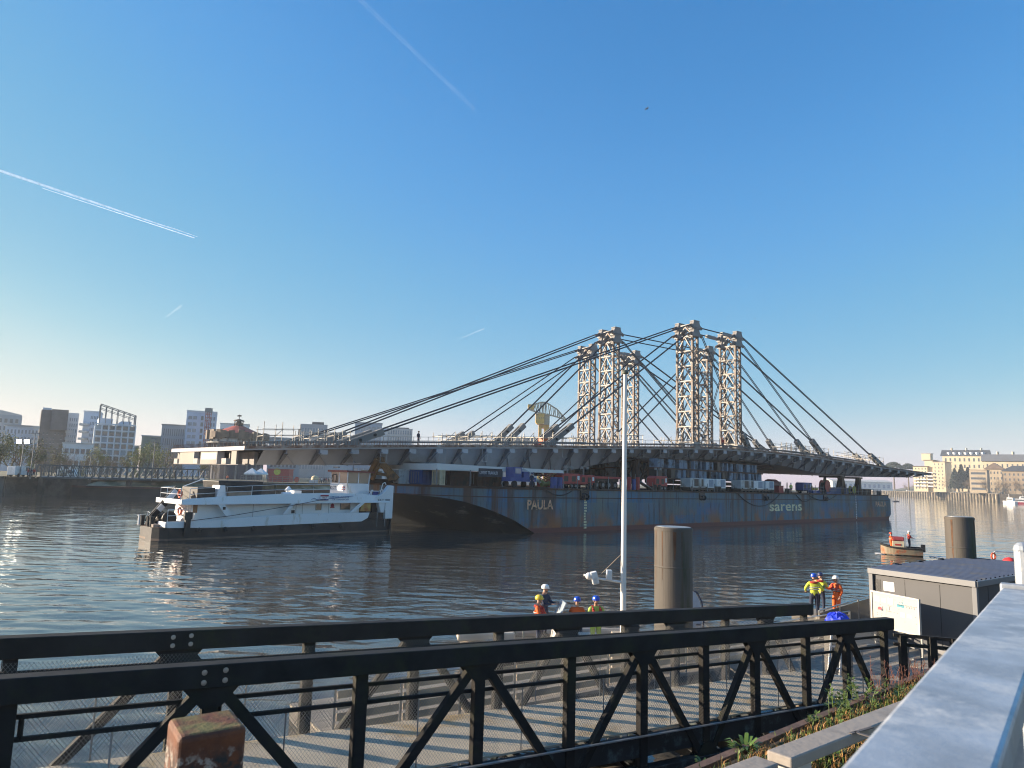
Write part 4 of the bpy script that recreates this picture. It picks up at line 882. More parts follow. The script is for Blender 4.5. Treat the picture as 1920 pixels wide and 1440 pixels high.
def generator(label, px, n, M, L_=3.2, h=1.5, w=1.5, mast_h=0, group='trailer machines on the barge'):
    t = thing('trailer_generator', label, 'generator', DP(px, n, 0), math.atan2(.679, .734), group)
    mb = MB(); mb.prism([(-L_ / 2, 0, .55), (L_ / 2, 0, .55), (L_ / 2, 0, .55 + h * .95), (L_ / 2 - .2, 0, .55 + h), (-L_ / 2 + .5, 0, .55 + h), (-L_ / 2, 0, .55 + h * .8)], (0, w, 0)); mb.build('housing', M, t, local=True, bevel=.05)
    mb = MB(); mb.box((0, w / 2, .48), (L_ + .5, w * .7, .14)); mb.bar((-L_ / 2, w / 2, .45), (-L_ / 2 - 1.1, w / 2, .3), .1); mb.bar((-L_ / 2 - .9, w / 2, .35), (-L_ / 2 - .9, w / 2, 0), .08); mb.build('chassis', M_BLK, t, local=True)
    for x in (-.1, .65)[:1 if L_ < 3 else 2]:
        for y in (-.1, w):
            mb = MB(); mb.tube((x, y - .08, .33), (x, y + .1, .33), .33, n=14); wh = mb.build('wheel', M_RUB, t, local=True)
            mb = MB(); mb.tube((x, y - .1, .33), (x, y - .07, .33), .16, n=10); mb.build('rim', M_METALG, wh, local=True)
    for x in (-L_ * .3, L_ * .12):
        mb = MB(); mb.box((x, -.012, .55 + h * .5), (L_ * .22, .02, h * .5)); mb.build('vent', M_BLK, t, local=True)
    mb = MB(); mb.box((L_ * .38, -.012, .55 + h * .6), (L_ * .12, .02, h * .4)); mb.build('label_plate', M_WHT, t, local=True)
    if mast_h:
        mb = MB(); mb.tube((0, w / 2, .55 + h), (0, w / 2, .55 + h + mast_h), .09, n=6); mb.bar((-.7, w / 2, .55 + h + mast_h), (.7, w / 2, .55 + h + mast_h), .08); mb.build('mast', M_METALG, t, local=True)
        for x in (-.55, .55):
            mb = MB(); mb.box((x, w / 2 - .15, .55 + h + mast_h + .12), (.42, .2, .34)); mb.build('floodlight', M_METALG, t, local=True)
    return t
generator('red trailer machine left of its twin with floodlights raised', 1076, 61.5, M_REDP, 3.4, 1.35, 1.5, .7)
generator('red trailer machine right of its twin beside long red platform', 1106, 61.8, M_REDP, 2.9, 1.25, 1.5, .8)
generator('lone red trailer light tower behind the grey pile', 1243, 60.8, M_REDP, 3.0, 1.5, 1.5, .9)
generator('blue generator near the barge stern', 1515, 62, M_BLUEP, 3.6, 1.5, 1.6, 0)
t = thing('low_loader', 'long red flatbed trailer with row of dark wheels', 'trailer', DP(1142, 62.5, 0), math.atan2(.679, .734))
mb = MB(); mb.box((0, .9, 1.55), (6.5, 1.8, .3)); mb.build('bed', M_REDP, t, local=True)
mb = MB(); mb.box((0, .9, 1.2), (6.0, 1.0, .4)); mb.build('chassis', M_BLK, t, local=True)
for x in (-2.2, -.9, .4, 1.7):
    mb = MB(); mb.tube((x, -.05, .55), (x, .4, .55), .55, n=14); wh = mb.build('wheel', M_RUB, t, local=True); mb = MB(); mb.tube((x, -.08, .55), (x, -.04, .55), .26, n=10); mb.build('rim', M_METALG, wh, local=True)
t = thing('work_platform', 'blue machine with pump and folded arm on barge deck', 'machine', DP(990, 62.3, 0), math.atan2(.679, .734))
mb = MB(); mb.box((-.3, .8, .95), (4.2, 1.6, .5)); mb.build('chassis', M_BLUEP, t, local=True); mb = MB(); mb.box((-1.2, .8, 1.8), (1.3, 1.5, 1.2)); cb = mb.build('cab', M_BLUEP, t, local=True, bevel=.06)
mb = MB(); mb.box((-1.2, .03, 1.95), (.9, .05, .6)); mb.build('window', M_WIN2, cb, local=True); mb = MB(); mb.box((.4, .7, 1.55), (1.0, 1.0, .7)); mb.build('engine_box', M_BLUEP, t, local=True)
mb = MB(); mb.bar((.8, .5, 1.9), (3.0, .2, .5), .25, .3); mb.bar((.2, .8, 2.3), (.9, .5, 1.9), .2); mb.build('arm', M_CONT_W, t, local=True)
mb = MB(); mb.tube((2.6, -.2, .4), (4.0, -.2, .55), .28, n=10); mb.tube((2.9, .4, .9), (4.1, .3, .3), .22, n=10); mb.build('hose_bundle', mat('hose_yellow', (.25, .2, .05), .7), t, local=True)
for x in (-1.8, 1.2):
    for y in (0, 1.5):
        mb = MB(); mb.tube((x, y - .1, .4), (x, y + .15, .4), .4, n=12); mb.build('wheel', M_RUB, t, local=True)
t = thing('scissor_lift', 'small red scissor lift standing behind the blue drums', 'lift', DP(1028, 66, 0), math.atan2(.679, .734))
mb = MB(); mb.box((0, 0, .4), (2.2, 1.1, .6)); mb.build('base', M_REDP, t, local=True); mb = MB()
for z in (.7, 1.3):
    for y in (-.45, .45): mb.bar((-.8, y, z), (.8, y, z + .6), .09); mb.bar((.8, y, z), (-.8, y, z + .6), .09)
mb.build('scissor_arms', M_REDP, t, local=True); mb = MB(); mb.box((0, 0, 1.98), (2.3, 1.1, .15))
for x in (-1.1, 0, 1.1): mb.bar((x, -.5, 2.0), (x, -.5, 2.5), .05)
mb.build('cage', M_REDP, t, local=True)
def drum(label, px, n, M, r=.42, h=1.35, group='drums on the barge'):
    t = thing('drum', label, 'drum', DP(px, n, 0), 0, group); mb = MB()
    mb.lathe([(r, 0), (r, h * .3), (r * 1.05, h * .33), (r, h * .36), (r, h * .64), (r * 1.05, h * .67), (r, h * .7), (r, h)], (0, 0, 0), 16); mb.build('body', M, t, local=True, smooth=False)
    mb = MB(); mb.lathe([(r * .9, h), (r * .9, h + .04)], (0, 0, 0), 14); mb.build('lid', M_BLK, t, local=True); return t
drum('tall blue drum left of its twin by railing post', 1043, 60.6, M_BLUEP); drum('tall blue drum right of its twin by the red trailer', 1053, 60.8, M_BLUEP)
drum('tall red gas bottle behind the white flagpole', 1183, 61.2, M_REDP, .3, 1.75, 'bottles on the barge'); drum('tall red gas bottle right of a blue bottle', 1199, 61.0, M_REDP, .28, 1.75, 'bottles on the barge'); drum('tall blue gas bottle between two red bottles', 1192, 61.1, M_BLUEP, .28, 1.5, 'bottles on the barge')
def power_pack(label, px0, px1, n=61.2):
    s0, s1 = dk(px0, n), dk(px1, n); t = thing('power_pack', label, 'power pack', SN(s0, n, DECK), math.atan2(.679, .734), 'white power packs along the barge'); L_ = s1 - s0
    for i, (a, b) in enumerate(((0, .25), (.26, .36), (.385, .67), (.73, 1.0))):
        mb = MB(); mb.box((L_ * (a + b) / 2, .9, 1.25), (L_ * (b - a), 1.8, 1.45)); bx = mb.build('cabinet', M_WHT if i > 1 else M_CONT_W, t, local=True, bevel=.06)
        mb = MB(); mb.box((L_ * (a * .35 + b * .65), -.012, 1.3), (L_ * (b - a) * .45, .03, 1.1)); mb.build('grille', mat('grille_grey', (.28, .33, .40), .6) if i > 1 else M_BLK, bx, local=True)
        mb = MB(); mb.box((L_ * (a * .85 + b * .15), -.03, .62), (L_ * (b - a) * .16, .04, .2)); mb.build('latch', M_BLK, bx, local=True)
    mb = MB(); mb.box((L_ / 2, .9, .4), (L_, 1.7, .35)); mb.build('chassis', M_BLK, t, local=True)
    for i in range(10):
        mb = MB(); mb.tube((L_ * (i + .5) / 10, .1, .33), (L_ * (i + .5) / 10, 1.7, .33), .33, n=12); mb.build('wheel', M_RUB, t, local=True)
power_pack('white power pack cabinets left of their twin row', 1297, 1363); power_pack('white power pack cabinets right of their twin row', 1391, 1453)
def trailer_line(label, px0, px1, n):
    s0, s1 = dk(px0, n), dk(px1, n); L_ = s1 - s0; t = thing('modular_trailer', label, 'trailer', SN(s0, n, DECK), math.atan2(.679, .734), 'dark modular trailers under the bridge supports')
    mb = MB(); mb.box((L_ / 2, 1.2, 1.3), (L_, 2.4, .5)); mb.build('bed', M_RUSTD, t, local=True)
    k = int(L_ / 1.4)
    for i in range(k):
        mb = MB(); mb.tube((L_ * (i + .5) / k, .0, .42), (L_ * (i + .5) / k, 2.4, .42), .42, n=12); mb.build('wheel', M_RUB, t, local=True)
for n, w in ((64.5, 'nearest'), (70, 'second'), (78, 'third'), (86, 'farthest')): trailer_line('long dark many wheeled trailer, ' + w + ' row under the supports', 1236, 1452, n)
t = thing('storage_tank', 'dark red rounded tank right of the white power packs', 'tank', DP(1452, 63.5, 0), math.atan2(.679, .734)); mb = MB()
mb.tube((0, 1, 1.3), (2.2, 1, 1.3), 1.15, n=18); mb.build('body', mat('tank_red', (.16, .025, .02), .5), t, local=True); mb = MB(); mb.box((1.1, 1, .1), (2, 1.6, .2)); mb.build('cradle', M_BLK, t, local=True)
t = thing('tool_box', 'red tool chest and ladder rack beside the tank', 'chest', DP(1464, 62, 0), math.atan2(.679, .734)); mb = MB(); mb.box((.4, .5, .6), (1.8, 1.0, 1.2)); mb.build('body', M_REDP, t, local=True, bevel=.04); mb = MB(); mb.box((.4, .5, 1.24), (1.9, 1.1, .08)); mb.build('lid', M_BLK, t, local=True)
mb = MB(); [mb.bar((x, -.2, 0), (x + .3, -.1, 1.9), .06) for x in (1.9, 2.35)]; [mb.bar((1.95 + .06 * i, -.18, .3 * i + .2), (2.4 + .06 * i, -.18, .3 * i + .2), .05) for i in range(5)]; mb.build('ladder', M_METALG, t, local=True)
t = thing('winch_reel', 'red round cable reel near the stern of the barge', 'reel', DP(1553, 62.5, 0), math.atan2(.679, .734)); mb = MB()
for y in (0, 1.2): mb.tube((0, y, 1.5), (0, y + .12, 1.5), 1.25, n=20)
mb.build('flange', M_REDP, t, local=True); mb = MB(); mb.tube((0, .1, 1.5), (0, 1.2, 1.5), .8, n=16); mb.build('drum', M_BLK, t, local=True); mb = MB(); mb.box((0, .65, .2), (2, 1.6, .4)); mb.build('base', M_BLUEP, t, local=True)
t = thing('winch_reel', 'yellow green cable reel between the black trestles', 'reel', DP(1602, 61.2, 0), math.atan2(.679, .734)); mb = MB()
for y in (0, .8): mb.tube((0, y, .95), (0, y + .1, .95), .85, n=18)
mb.build('flange', mat('reel_yellow', (.4, .38, .06), .6), t, local=True); mb = MB(); mb.tube((0, .1, .95), (0, .8, .95), .5, n=14); mb.build('drum', M_BLK, t, local=True); mb = MB(); mb.box((0, .45, .12), (1.6, 1.1, .24)); mb.build('base', M_BLK, t, local=True)
container('low blue skip behind the stern railing', 1556, 1598, 63, M_CONT_B, 1.3, 2.2, 'skips on the barge'); container('low dark skip behind the stern railing posts', 1612, 1632, 62.5, M_RUSTD, 1.2, 2, 'skips on the barge')
container('pale cream container far across the deck behind red trailers', 1050, 1062, 80, mat('box_cream', (.55, .46, .30), .6), 2.2); container('white container far across the deck right of the supports', 1428, 1465, 84, M_CONT_W, 2.4)
t = thing('pump_skid', 'blue pump skid with yellow valves at the barge edge', 'pump', DP(1531, 60.6, 0), math.atan2(.679, .734)); mb = MB(); mb.box((0, .5, .35), (2.8, 1.1, .5)); mb.build('skid', M_BLUEP, t, local=True); mb = MB(); mb.tube((-.9, .3, .9), (.9, .3, .9), .28, n=10); mb.tube((-1.2, .3, .2), (-1.2, .3, 1.5), .14, n=8); mb.build('pipe', M_YELM, t, local=True)
t = thing('mobile_stairs', 'grey steel access ramp left of the lone light tower', 'ramp', DP(1214, 61.3, 0), math.atan2(.679, .734)); mb = MB(); mb.bar((-1.6, .3, 1.3), (1.8, .3, .1), .8, .12); mb.build('ramp_deck', M_METALG, t, local=True); mb = MB(); [mb.bar((x, y, 1.25 - .35 * (x + 1.5)), (x, y, 2.2 - .35 * (x + 1.5)), .05) for x in (-1.5, 0, 1.5) for y in (-.1, .7)]; mb.build('handrail', M_METALG, t, local=True)
# the blue grey support grillage, two tiers of stools
M_STOOL = mat('stool_blue_grey', (.17, .23, .30), .6, .0, .25, .6, dirt=(.05, .05, .05), dirt_amt=.35, dscale=.8)
for row, n in enumerate((63.4, 72, 82, 91)):
    for tier in range(2):
        t = thing('support_frame', ['nearest', 'second', 'third', 'farthest'][row] + ' row of blue grey steel stools, ' + ['lower', 'upper'][tier] + ' tier under the bridge', 'support frame', SN(dk(1236, 63.4), n, DECK + 1.75 + tier * 1.55), math.atan2(.679, .734), 'stool frames carrying the bridge')
        L_ = dk(1432, 63.4) - dk(1236, 63.4); rnd = random.Random(row * 5 + tier)
        mb = MB(); mb.box((L_ / 2, .8, .05), (L_, 1.7, .12)); mb.box((L_ / 2, .8, 1.48), (L_, 1.7, .12)); mb.build('beam', M_RUSTD, t, local=True)
        x = 0; k = 0
        while x < L_ - 1.2:
            w = rnd.choice((.5, .8, 1.0, 1.2)); mb = MB(); mb.box((x + w / 2, .8, .765), (w, 1.5 - .3 * (k % 2), 1.3)); mb.bar((x, .02, .1), (x, .02, 1.43), .1); mb.build('stool', M_STOOL if rnd.random() < .75 else M_BLK, t, local=True)
            x += w + rnd.choice((.1, .3, .6, .9)); k += 1
mb = MB()
t = thing('support_frame', 'dark bracing tower left of the blue grey stools', 'support frame', DP(1210, 66, 0), math.atan2(.679, .734), 'stool frames carrying the bridge'); mb = MB()
for x in (-1.5, 1.5):
    for y in (0, 3): mb.bar((x, y, 0), (x, y, 4.6), .5)
mb.build('leg', M_RUSTD, t, local=True); mb = MB()
for y in (0, 3): mb.bar((-1.5, y, .5), (1.5, y, 4.2), .3); mb.bar((1.5, y, .5), (-1.5, y, 4.2), .3)
mb.box((0, 1.5, 4.7), (5, 4, .3)); mb.build('bracing', M_RUSTD, t, local=True)
for px, w in ((1574, 'left'), (1607, 'right')):
    t = thing('trestle', 'black raking trestle under the right span, ' + w + ' one of the pair', 'trestle', DP(px, 63.5, 0), math.atan2(.679, .734), 'black trestles at the stern'); mb = MB()
    for dx in (-1.8, 1.8): mb.bar((dx, 0, 0), (0, 0, 3.4), .35); mb.bar((dx, 3, 0), (0, 3, 3.4), .35)
    mb.build('leg', M_BLK, t, local=True); mb = MB(); mb.bar((0, -.3, 0), (0, -.3, 3.6), .9, .9); mb.box((0, 1.5, 3.55), (2.2, 4.6, .35)); mb.build('head_beam', M_BLK, t, local=True)
# ================================================================== the bridge span, its towers and stays
A0, A1 = SN(30, 73), SN(182, 54); BL = (A1 - A0).length; BU = (A1 - A0).normalized(); BV = Vector((-BU.y, BU.x, 0)); BANG = math.atan2(BU.y, BU.x)
def BP(x, v, z): return A0 + BU * x + BV * v + Vector((0, 0, z))
SKEW = .112
def ES(x, v, z): return BP(x - SKEW * v * max(0.0, 1 - max(0.0, x) / 14), v, z)      # the left end is cut on the skew
def bx_at(px, v=0.0):    # station x on the line at lateral v that is seen at column px
    k = (px - CX) / FPX; o = A0 + BV * v; return (k * o.y - o.x) / (BU.x - k * BU.y)
def z_at(px, py, v=0.0):
    x = bx_at(px, v); p = BP(x, v, 0); return x, at(px, py, p.y).z
TOPL = sorted(z_at(*q) for q in ((465, 836.5), (700, 834.5), (1000, 835), (1200, 837.2), (1345, 838), (1400, 842.5), (1466, 848), (1560, 859.5), (1630, 870), (1693, 880), (1746, 887.5)))
CANT = 2.7
BOTL = sorted(z_at(px, py, CANT) for px, py in ((440, 872), (680, 871.5), (900, 873.5), (1000, 881), (1050, 885.5), (1080, 881), (1120, 871), (1180, 862.5), (1250, 861), (1345, 862), (1420, 866), (1480, 875), (1520, 885), (1545, 888.5), (1600, 890), (1690, 894.5), (1715, 896)))
def smooth_tab(tab, n=80, it=3):
    xs = [tab[0][0] + (tab[-1][0] - tab[0][0]) * i / n for i in range(n + 1)]; zs = [interp(tab, x) for x in xs]
    for _ in range(it): zs = [zs[0]] + [(zs[i - 1] + 2 * zs[i] + zs[i + 1]) / 4 for i in range(1, n)] + [zs[-1]]
    return list(zip(xs, zs))
TOPS, BOTS = smooth_tab(TOPL, 80, 6), smooth_tab(BOTL, 120, 2)
def ztop(x): return interp(TOPS, x)
def zbot(x): return min(interp(BOTS, x), ztop(x) - .75)
XEND = bx_at(1746); BW = 23.5
def width(x): return interp([(0, 23.5), (40, 27), (75, 29), (110, 27), (150, 22)], x)
M_STEEL = mat('bridge_steel', (.43, .425, .445), .5, 0, .08, .25, dirt=(.34, .325, .325), dirt_amt=.22, dscale=.2)
M_STEEL2 = mat('bridge_steel_shaded', (.33, .33, .36), .55, 0, .1, .3)  # darker copy of the steel for the shade bands between fins
M_RIB = mat('bridge_rib_shaded', (.17, .17, .19), .55, 0, .12, .4)  # the fins' shade is put into this darker grey
M_ENDP = mat('end_panel_steel', (.23, .205, .175), .6, 0, .1, .3)
M_SLABRUST = mat('slab_edge_rust', (.24, .13, .085), .85, 0, .3, 1.2, dirt=(.35, .30, .26), dirt_amt=.4, dscale=1.2)
bridge = thing('bridge_span', 'long grey steel bridge span carried crosswise on the barge', 'bridge', BP(75, 13, 0), BANG)
NS = 130
xs = [XEND * i / NS for i in range(NS + 1)]
# slab
mb = MB(); rows = []
for x in xs:
    w = width(x); z = ztop(x); rows.append([ES(x, 0, z), ES(x, w, z), ES(x, w, z - .42), ES(x, 0, z - .42)])
mb.grid(rows, True); mb.add(rows[0], [(0, 1, 2, 3)]); mb.add(rows[-1], [(3, 2, 1, 0)]); mb.build('deck_slab', M_STEEL, bridge)
mb = MB()
for a, b in zip(xs, xs[1:]):
    mb.bar(BP(a, -.05, ztop(a) - .12), BP(b, -.05, ztop(b) - .12), .1, .3)
mb.build('slab_edge', M_SLABRUST, bridge)
mb = MB(); x = .1      # starter bars along both edges
while x < XEND * .82:
    mb.bar(BP(x, .12, ztop(x)), BP(x, .12, ztop(x) + .48), .05); x += .33
x = .1
while x < BW: mb.bar(ES(.1, x, ztop(0)), ES(.1, x, ztop(0) + .5), .06); x += .4
mb.build('starter_bars', M_SLABRUST, bridge)
mb = MB()
for a, b in zip(xs[::2], xs[2::2]):
    if b < XEND * .82: mb.bar(BP(a, .35, ztop(a) + .35), BP(b, .35, ztop(b) + .35), .35, .22)
mb.build('kerb_beam', M_METALG, bridge)
# box girder
x0g = 1.3
mb = MB(); rows = []
for x in xs:
    if x < x0g or x > XEND - 4: continue
    w = width(x); zt, zb = ztop(x) - .43, zbot(x); rows.append([ES(x, .95, zt), ES(x, CANT, zb), ES(x, w - CANT, zb), ES(x, w - .95, zt)])
mb.grid(rows, True); mb.add(rows[-1], [(3, 2, 1, 0)]); mb.build('girder', M_STEEL, bridge)
EV = (BV - BU * SKEW)
# end face: end beam with deep cells between panels
zt0, zb0 = ztop(0) - .43, zbot(1)
mb = MB(); W0 = width(0)
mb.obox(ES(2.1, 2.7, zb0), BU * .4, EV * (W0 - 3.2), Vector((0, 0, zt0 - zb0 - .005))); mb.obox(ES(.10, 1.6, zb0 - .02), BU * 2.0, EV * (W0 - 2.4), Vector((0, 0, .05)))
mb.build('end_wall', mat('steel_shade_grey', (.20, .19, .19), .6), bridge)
for k, (f0, f1, d) in enumerate(((.10, .16, .0), (.235, .245, 0.6), (.34, .56, 0.0), (.645, .655, .6), (.66, .88, .0), (.965, .995, .6))):
    mb = MB(); mb.obox(ES(.15 + d * .8, W0 * f0, zb0 + .04), BU * .2, EV * W0 * (f1 - f0), Vector((0, 0, zt0 - zb0 - .05))); mb.build('end_panel', M_ENDP, bridge)
    if k in (2, 4):
        for f in (f0, f1): mb = MB(); mb.obox(ES(.15, W0 * f - .05, zb0 + .05), BU * .8, EV * .1, Vector((0, 0, zt0 - zb0 - .06))); mb.build('end_rib', M_STEEL, bridge)
for f in (.24, .62, .93):
    mb = MB(); mb.obox(ES(.12, W0 * f - 1.0 * (.5), zb0 + .05), BU * .7, EV * 1.3, Vector((0, 0, .62))); mb.build('bearing_block', mat('block_pale', (.45, .42, .38), .8), bridge)
mb = MB(); mb.obox(ES(.13, W0 * .345, zb0 + .55), BU * .012, EV * W0 * .2, Vector((0, 0, zt0 - zb0 - .75))); bn = mb.build('end_banner', mat('banner_white', (.72, .70, .66), .8), bridge)
mb = MB(); rnd = random.Random(4)
for r in range(3):
    v = W0 * .36
    while v < W0 * .53:
        l = rnd.uniform(.2, .7); mb.obox(ES(.122, v, zb0 + .85 + .3 * r), BU * .004, EV * l, Vector((0, 0, .07))); v += l + rnd.uniform(.12, .4)
mb.build('faded_writing', mat('faded_pink', (.60, .50, .48), .8), bn)
# transverse fins: triangular cantilever plates along the near and far edges
M_SCAF0 = mat('hoop_grey', (.34, .33, .32), .5, .2, .1, 2)
RIBS = []; x = 4.4
while x < XEND - 2: RIBS.append(x); x += 3.68
def rib(x, side):
    w = width(x); zt = ztop(x) - .425; zb = zbot(min(x, XEND - 4.2))
    def pt(v, z): return BP(x, v if side == 0 else w - v, z)
    tip = .42 if x < XEND * .72 else .3
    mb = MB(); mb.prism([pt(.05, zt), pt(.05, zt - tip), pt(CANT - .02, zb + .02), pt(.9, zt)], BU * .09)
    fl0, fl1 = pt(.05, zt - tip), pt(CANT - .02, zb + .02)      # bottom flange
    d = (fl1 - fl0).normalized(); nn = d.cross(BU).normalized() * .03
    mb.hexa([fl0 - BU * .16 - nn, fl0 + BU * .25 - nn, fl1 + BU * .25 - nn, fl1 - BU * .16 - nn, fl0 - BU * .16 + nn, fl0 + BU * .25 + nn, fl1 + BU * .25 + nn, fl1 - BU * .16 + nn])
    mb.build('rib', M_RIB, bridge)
    xm = x + 1.84; zb2 = zbot(min(xm, XEND - 4.2)); zt2 = ztop(xm) - .43
    if xm < XEND - 4:
        q0, q1 = pt(.93, zt), BP(xm, CANT - .03, zb2) if side == 0 else BP(xm, w - CANT + .03, zb2); mb = MB(); mb.bar(q0, q1, .34, .07, (q1 - q0).cross(BU).cross(q1 - q0)); mb.build('chevron_shade_strip', M_STEEL2, bridge)  # added strip, stands in for the dark shade band across each bay
    if side == 0 and x > 8:      # lit rectangular upstand next to each fin
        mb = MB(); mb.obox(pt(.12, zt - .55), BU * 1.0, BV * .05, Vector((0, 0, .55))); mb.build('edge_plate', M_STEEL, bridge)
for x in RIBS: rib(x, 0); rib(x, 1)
for px in (720, 830, 910, 990, 1060, 1130, 1190, 1205, 1243, 1258, 1287, 1298, 1332, 1342, 1375, 1392, 1405, 1420, 1434, 1445, 1465, 1490, 1505, 1538, 1570, 1590, 1610, 1640, 1650):
    x = bx_at(px, 0); z = ztop(x) - .45
    h = 1.15 if px > 1000 else 1.6
    mb = MB(); mb.bar(BP(x, .2, z), BP(x, .2, z - h), .06); mb.bar(BP(x + .8, .2, z), BP(x + .8, .2, z - h), .06); mb.bar(BP(x, .2, z - h), BP(x + .8, .2, z - h), .06); mb.build('inspection_hoop', M_SCAF0, bridge)
# pier brackets and the dark lower frame inside the arch
mb = MB(); xa, xb = bx_at(1150, 6), bx_at(1440, 6)
for v in (5, 11, 17, 22):
    mb.obox(BP(xa, v, zbot(75) - .75), BU * (xb - xa), BV * .6, Vector((0, 0, .74)))
k = 0; x = xa
while x < xb: mb.obox(BP(x, 5, zbot(75) - .9), BU * .5, BV * 18, Vector((0, 0, .5))); x += 3.7
mb.build('lower_frame', M_RUSTD, bridge)

# ------------------------------------------------------------------ stay towers
M_TWR = mat('tower_steel', (.37, .35, .32), .6, 0, .12, .6, dirt=(.22, .12, .06), dirt_amt=.28, dscale=.8)
M_TWR_D = mat('tower_steel_shaded', (.165, .135, .115), .6, 0, .18, .7, dirt=(.16, .075, .035), dirt_amt=.32, dscale=.6)  # legs and side bracing: shade put into a darker brown, plus rust
M_HEAD = mat('tower_head', (.25, .24, .235), .55, 0, .12, .6, dirt=(.18, .12, .08), dirt_amt=.2, dscale=.8)
M_CABLE = mat('cable_black', (.022, .022, .026), .5, 0, .2, 2)
TW = {}
def tower(key, label, px, ytop, y):
    p = at(px, 800, y); rel = p - A0; x, v = rel.dot(BU), rel.dot(BV); zb = ztop(x) + .02; zt = zat(px, ytop, y); h = zt - zb
    t = thing('stay_tower', label, 'tower', BP(x, v, zb), BANG, 'lattice stay towers on the bridge'); a, b = 1.62, .62    # half spacing of legs across and along
    hl = h - 2.6
    for sv in (-1, 1):
        for su in (-1, 1):
            mb = MB(); q = (su * b, sv * a)
            mb.bar((q[0], q[1], .7), (q[0], q[1], hl), .34, .34); lg = mb.build('leg', M_TWR_D, t, local=True)
            for k in range(1, 8): mb = MB(); mb.box((q[0], q[1], hl * k / 8), (.42, .42, .12)); mb.build('flange', M_TWR, lg, local=True)
    n = 7
    for su in (-1, 1):
        mb = MB()
        for k in range(n):
            z0, z1 = .7 + (hl - .7) * k / n, .7 + (hl - .7) * (k + 1) / n; zm = z0 + .12
            mb.bar((su * b, -a, z0 + .1), (su * b, a, z0 + .1), .18, .2)
            mb.bar((su * b, -a + .1, z0 + .15), (su * b, 0, z1), .15, .17); mb.bar((su * b, a - .1, z0 + .15), (su * b, 0, z1), .15, .17)
        mb.build('lattice', M_TWR, t, local=True)
    for sv in (-1, 1):
        mb = MB()
        for k in range(n * 2):
            z0, z1 = .7 + (hl - .7) * k / (2 * n), .7 + (hl - .7) * (k + 1) / (2 * n); s = 1 if k % 2 else -1
            mb.bar((-b * s, sv * a, z0), (b * s, sv * a, z1), .12); mb.bar((-b, sv * a, z0), (b, sv * a, z0), .12)
        mb.build('side_lattice', M_TWR_D, t, local=True)
    for sv in (-1, 1):      # the double stepped saddle heads
        mb = MB(); y0, y1 = sv * a - .42, sv * a + .42
        for z0, hh in ((hl, 1.15), (hl + 1.35, 1.25)):
            mb.prism([(-.98, y0, z0 + .1), (-.98, y0, z0 + .35), (-.60, y0, z0 + hh), (.60, y0, z0 + hh), (.98, y0, z0 + .35), (.98, y0, z0 + .1)], (0, y1 - y0, 0)); mb.box((0, (y0 + y1) / 2, z0 + hh - .03), (1.5, y1 - y0 + .12, .09))
        mb.box((0, sv * a, hl - .02), (1.7, 1.0, .16)); mb.box((0, sv * a, hl + 1.26), (1.9, 1.05, .16)); mb.box((0, sv * a, hl + 2.62), (1.2, .8, .08)); hd = mb.build('saddle_head', M_HEAD, t, local=True)
        for su in (-1, 1):
            for z0 in (hl + .3, hl + 1.65): mb = MB(); mb.box((su * 1.3, sv * a, z0), (1.0, .34, .40), Matrix.Rotation(su * R(25), 3, 'Y')); mb.build('cable_socket', M_TWR_D, hd, local=True)
    mb = MB()
    for su in (-.45, .45):
        mb.bar((su, -a, hl + .1), (su, a, hl + .1), .2, .3); mb.bar((su, -a, hl + 2.0), (su, a, hl + 2.0), .2, .3)
        mb.bar((su, -a, hl + .2), (su, a * .1, hl + 1.9), .18); mb.bar((su, a, hl + .2), (su, -a * .1, hl + 1.9), .18)
    mb.build('head_bracing', M_TWR, t, local=True)
    for sv in (-1, 1):
        mb = MB(); mb.prism([(-1.0, sv * a - .35, 0), (1.0, sv * a - .35, 0), (.75, sv * a - .35, .75), (-.75, sv * a - .35, .75)], (0, .7, 0))
        mb.bar((-.62, sv * a, .6), (-1.9, sv * (a + .9), 0), .12); mb.bar((.62, sv * a, .6), (1.9, sv * (a + .9), 0), .12)
        mb.bar((.62, sv * a, 3.6), (1.9, sv * a + .6, 0), .09); mb.bar((-.62, sv * a, 3.6), (-1.9, sv * a - .6, 0), .09); mb.build('foot', M_TWR, t, local=True)
    mb = MB()       # ladder run up one side
    for y in (-.25, .2): mb.bar((b + .25, y, .8), (b + .25, y, hl), .05)
    z = 1.0
    while z < hl: mb.bar((b + .25, -.25, z), (b + .25, .2, z), .04); z += .45
    mb.build('ladder', M_METALG, t, local=True)
    TW[key] = (x, v, zb, h, hl, a)
tower('NL', 'tallest looking lattice tower, left one of nearest tower row', 1289, 605, 117.5)
tower('NR', 'lattice tower at right end of nearest row with red worker below', 1370, 625, 124.5)
tower('ML', 'lattice tower of middle row directly left of the white mast top', 1141, 617, 122)
tower('MR', 'lattice tower half hidden between the two nearest towers', 1318, 652, 135)
tower('FL', 'leftmost lattice tower beside the yellow dock crane', 1099, 648, 139)
tower('FR', 'short looking lattice tower directly behind white mast top', 1181, 660, 142)

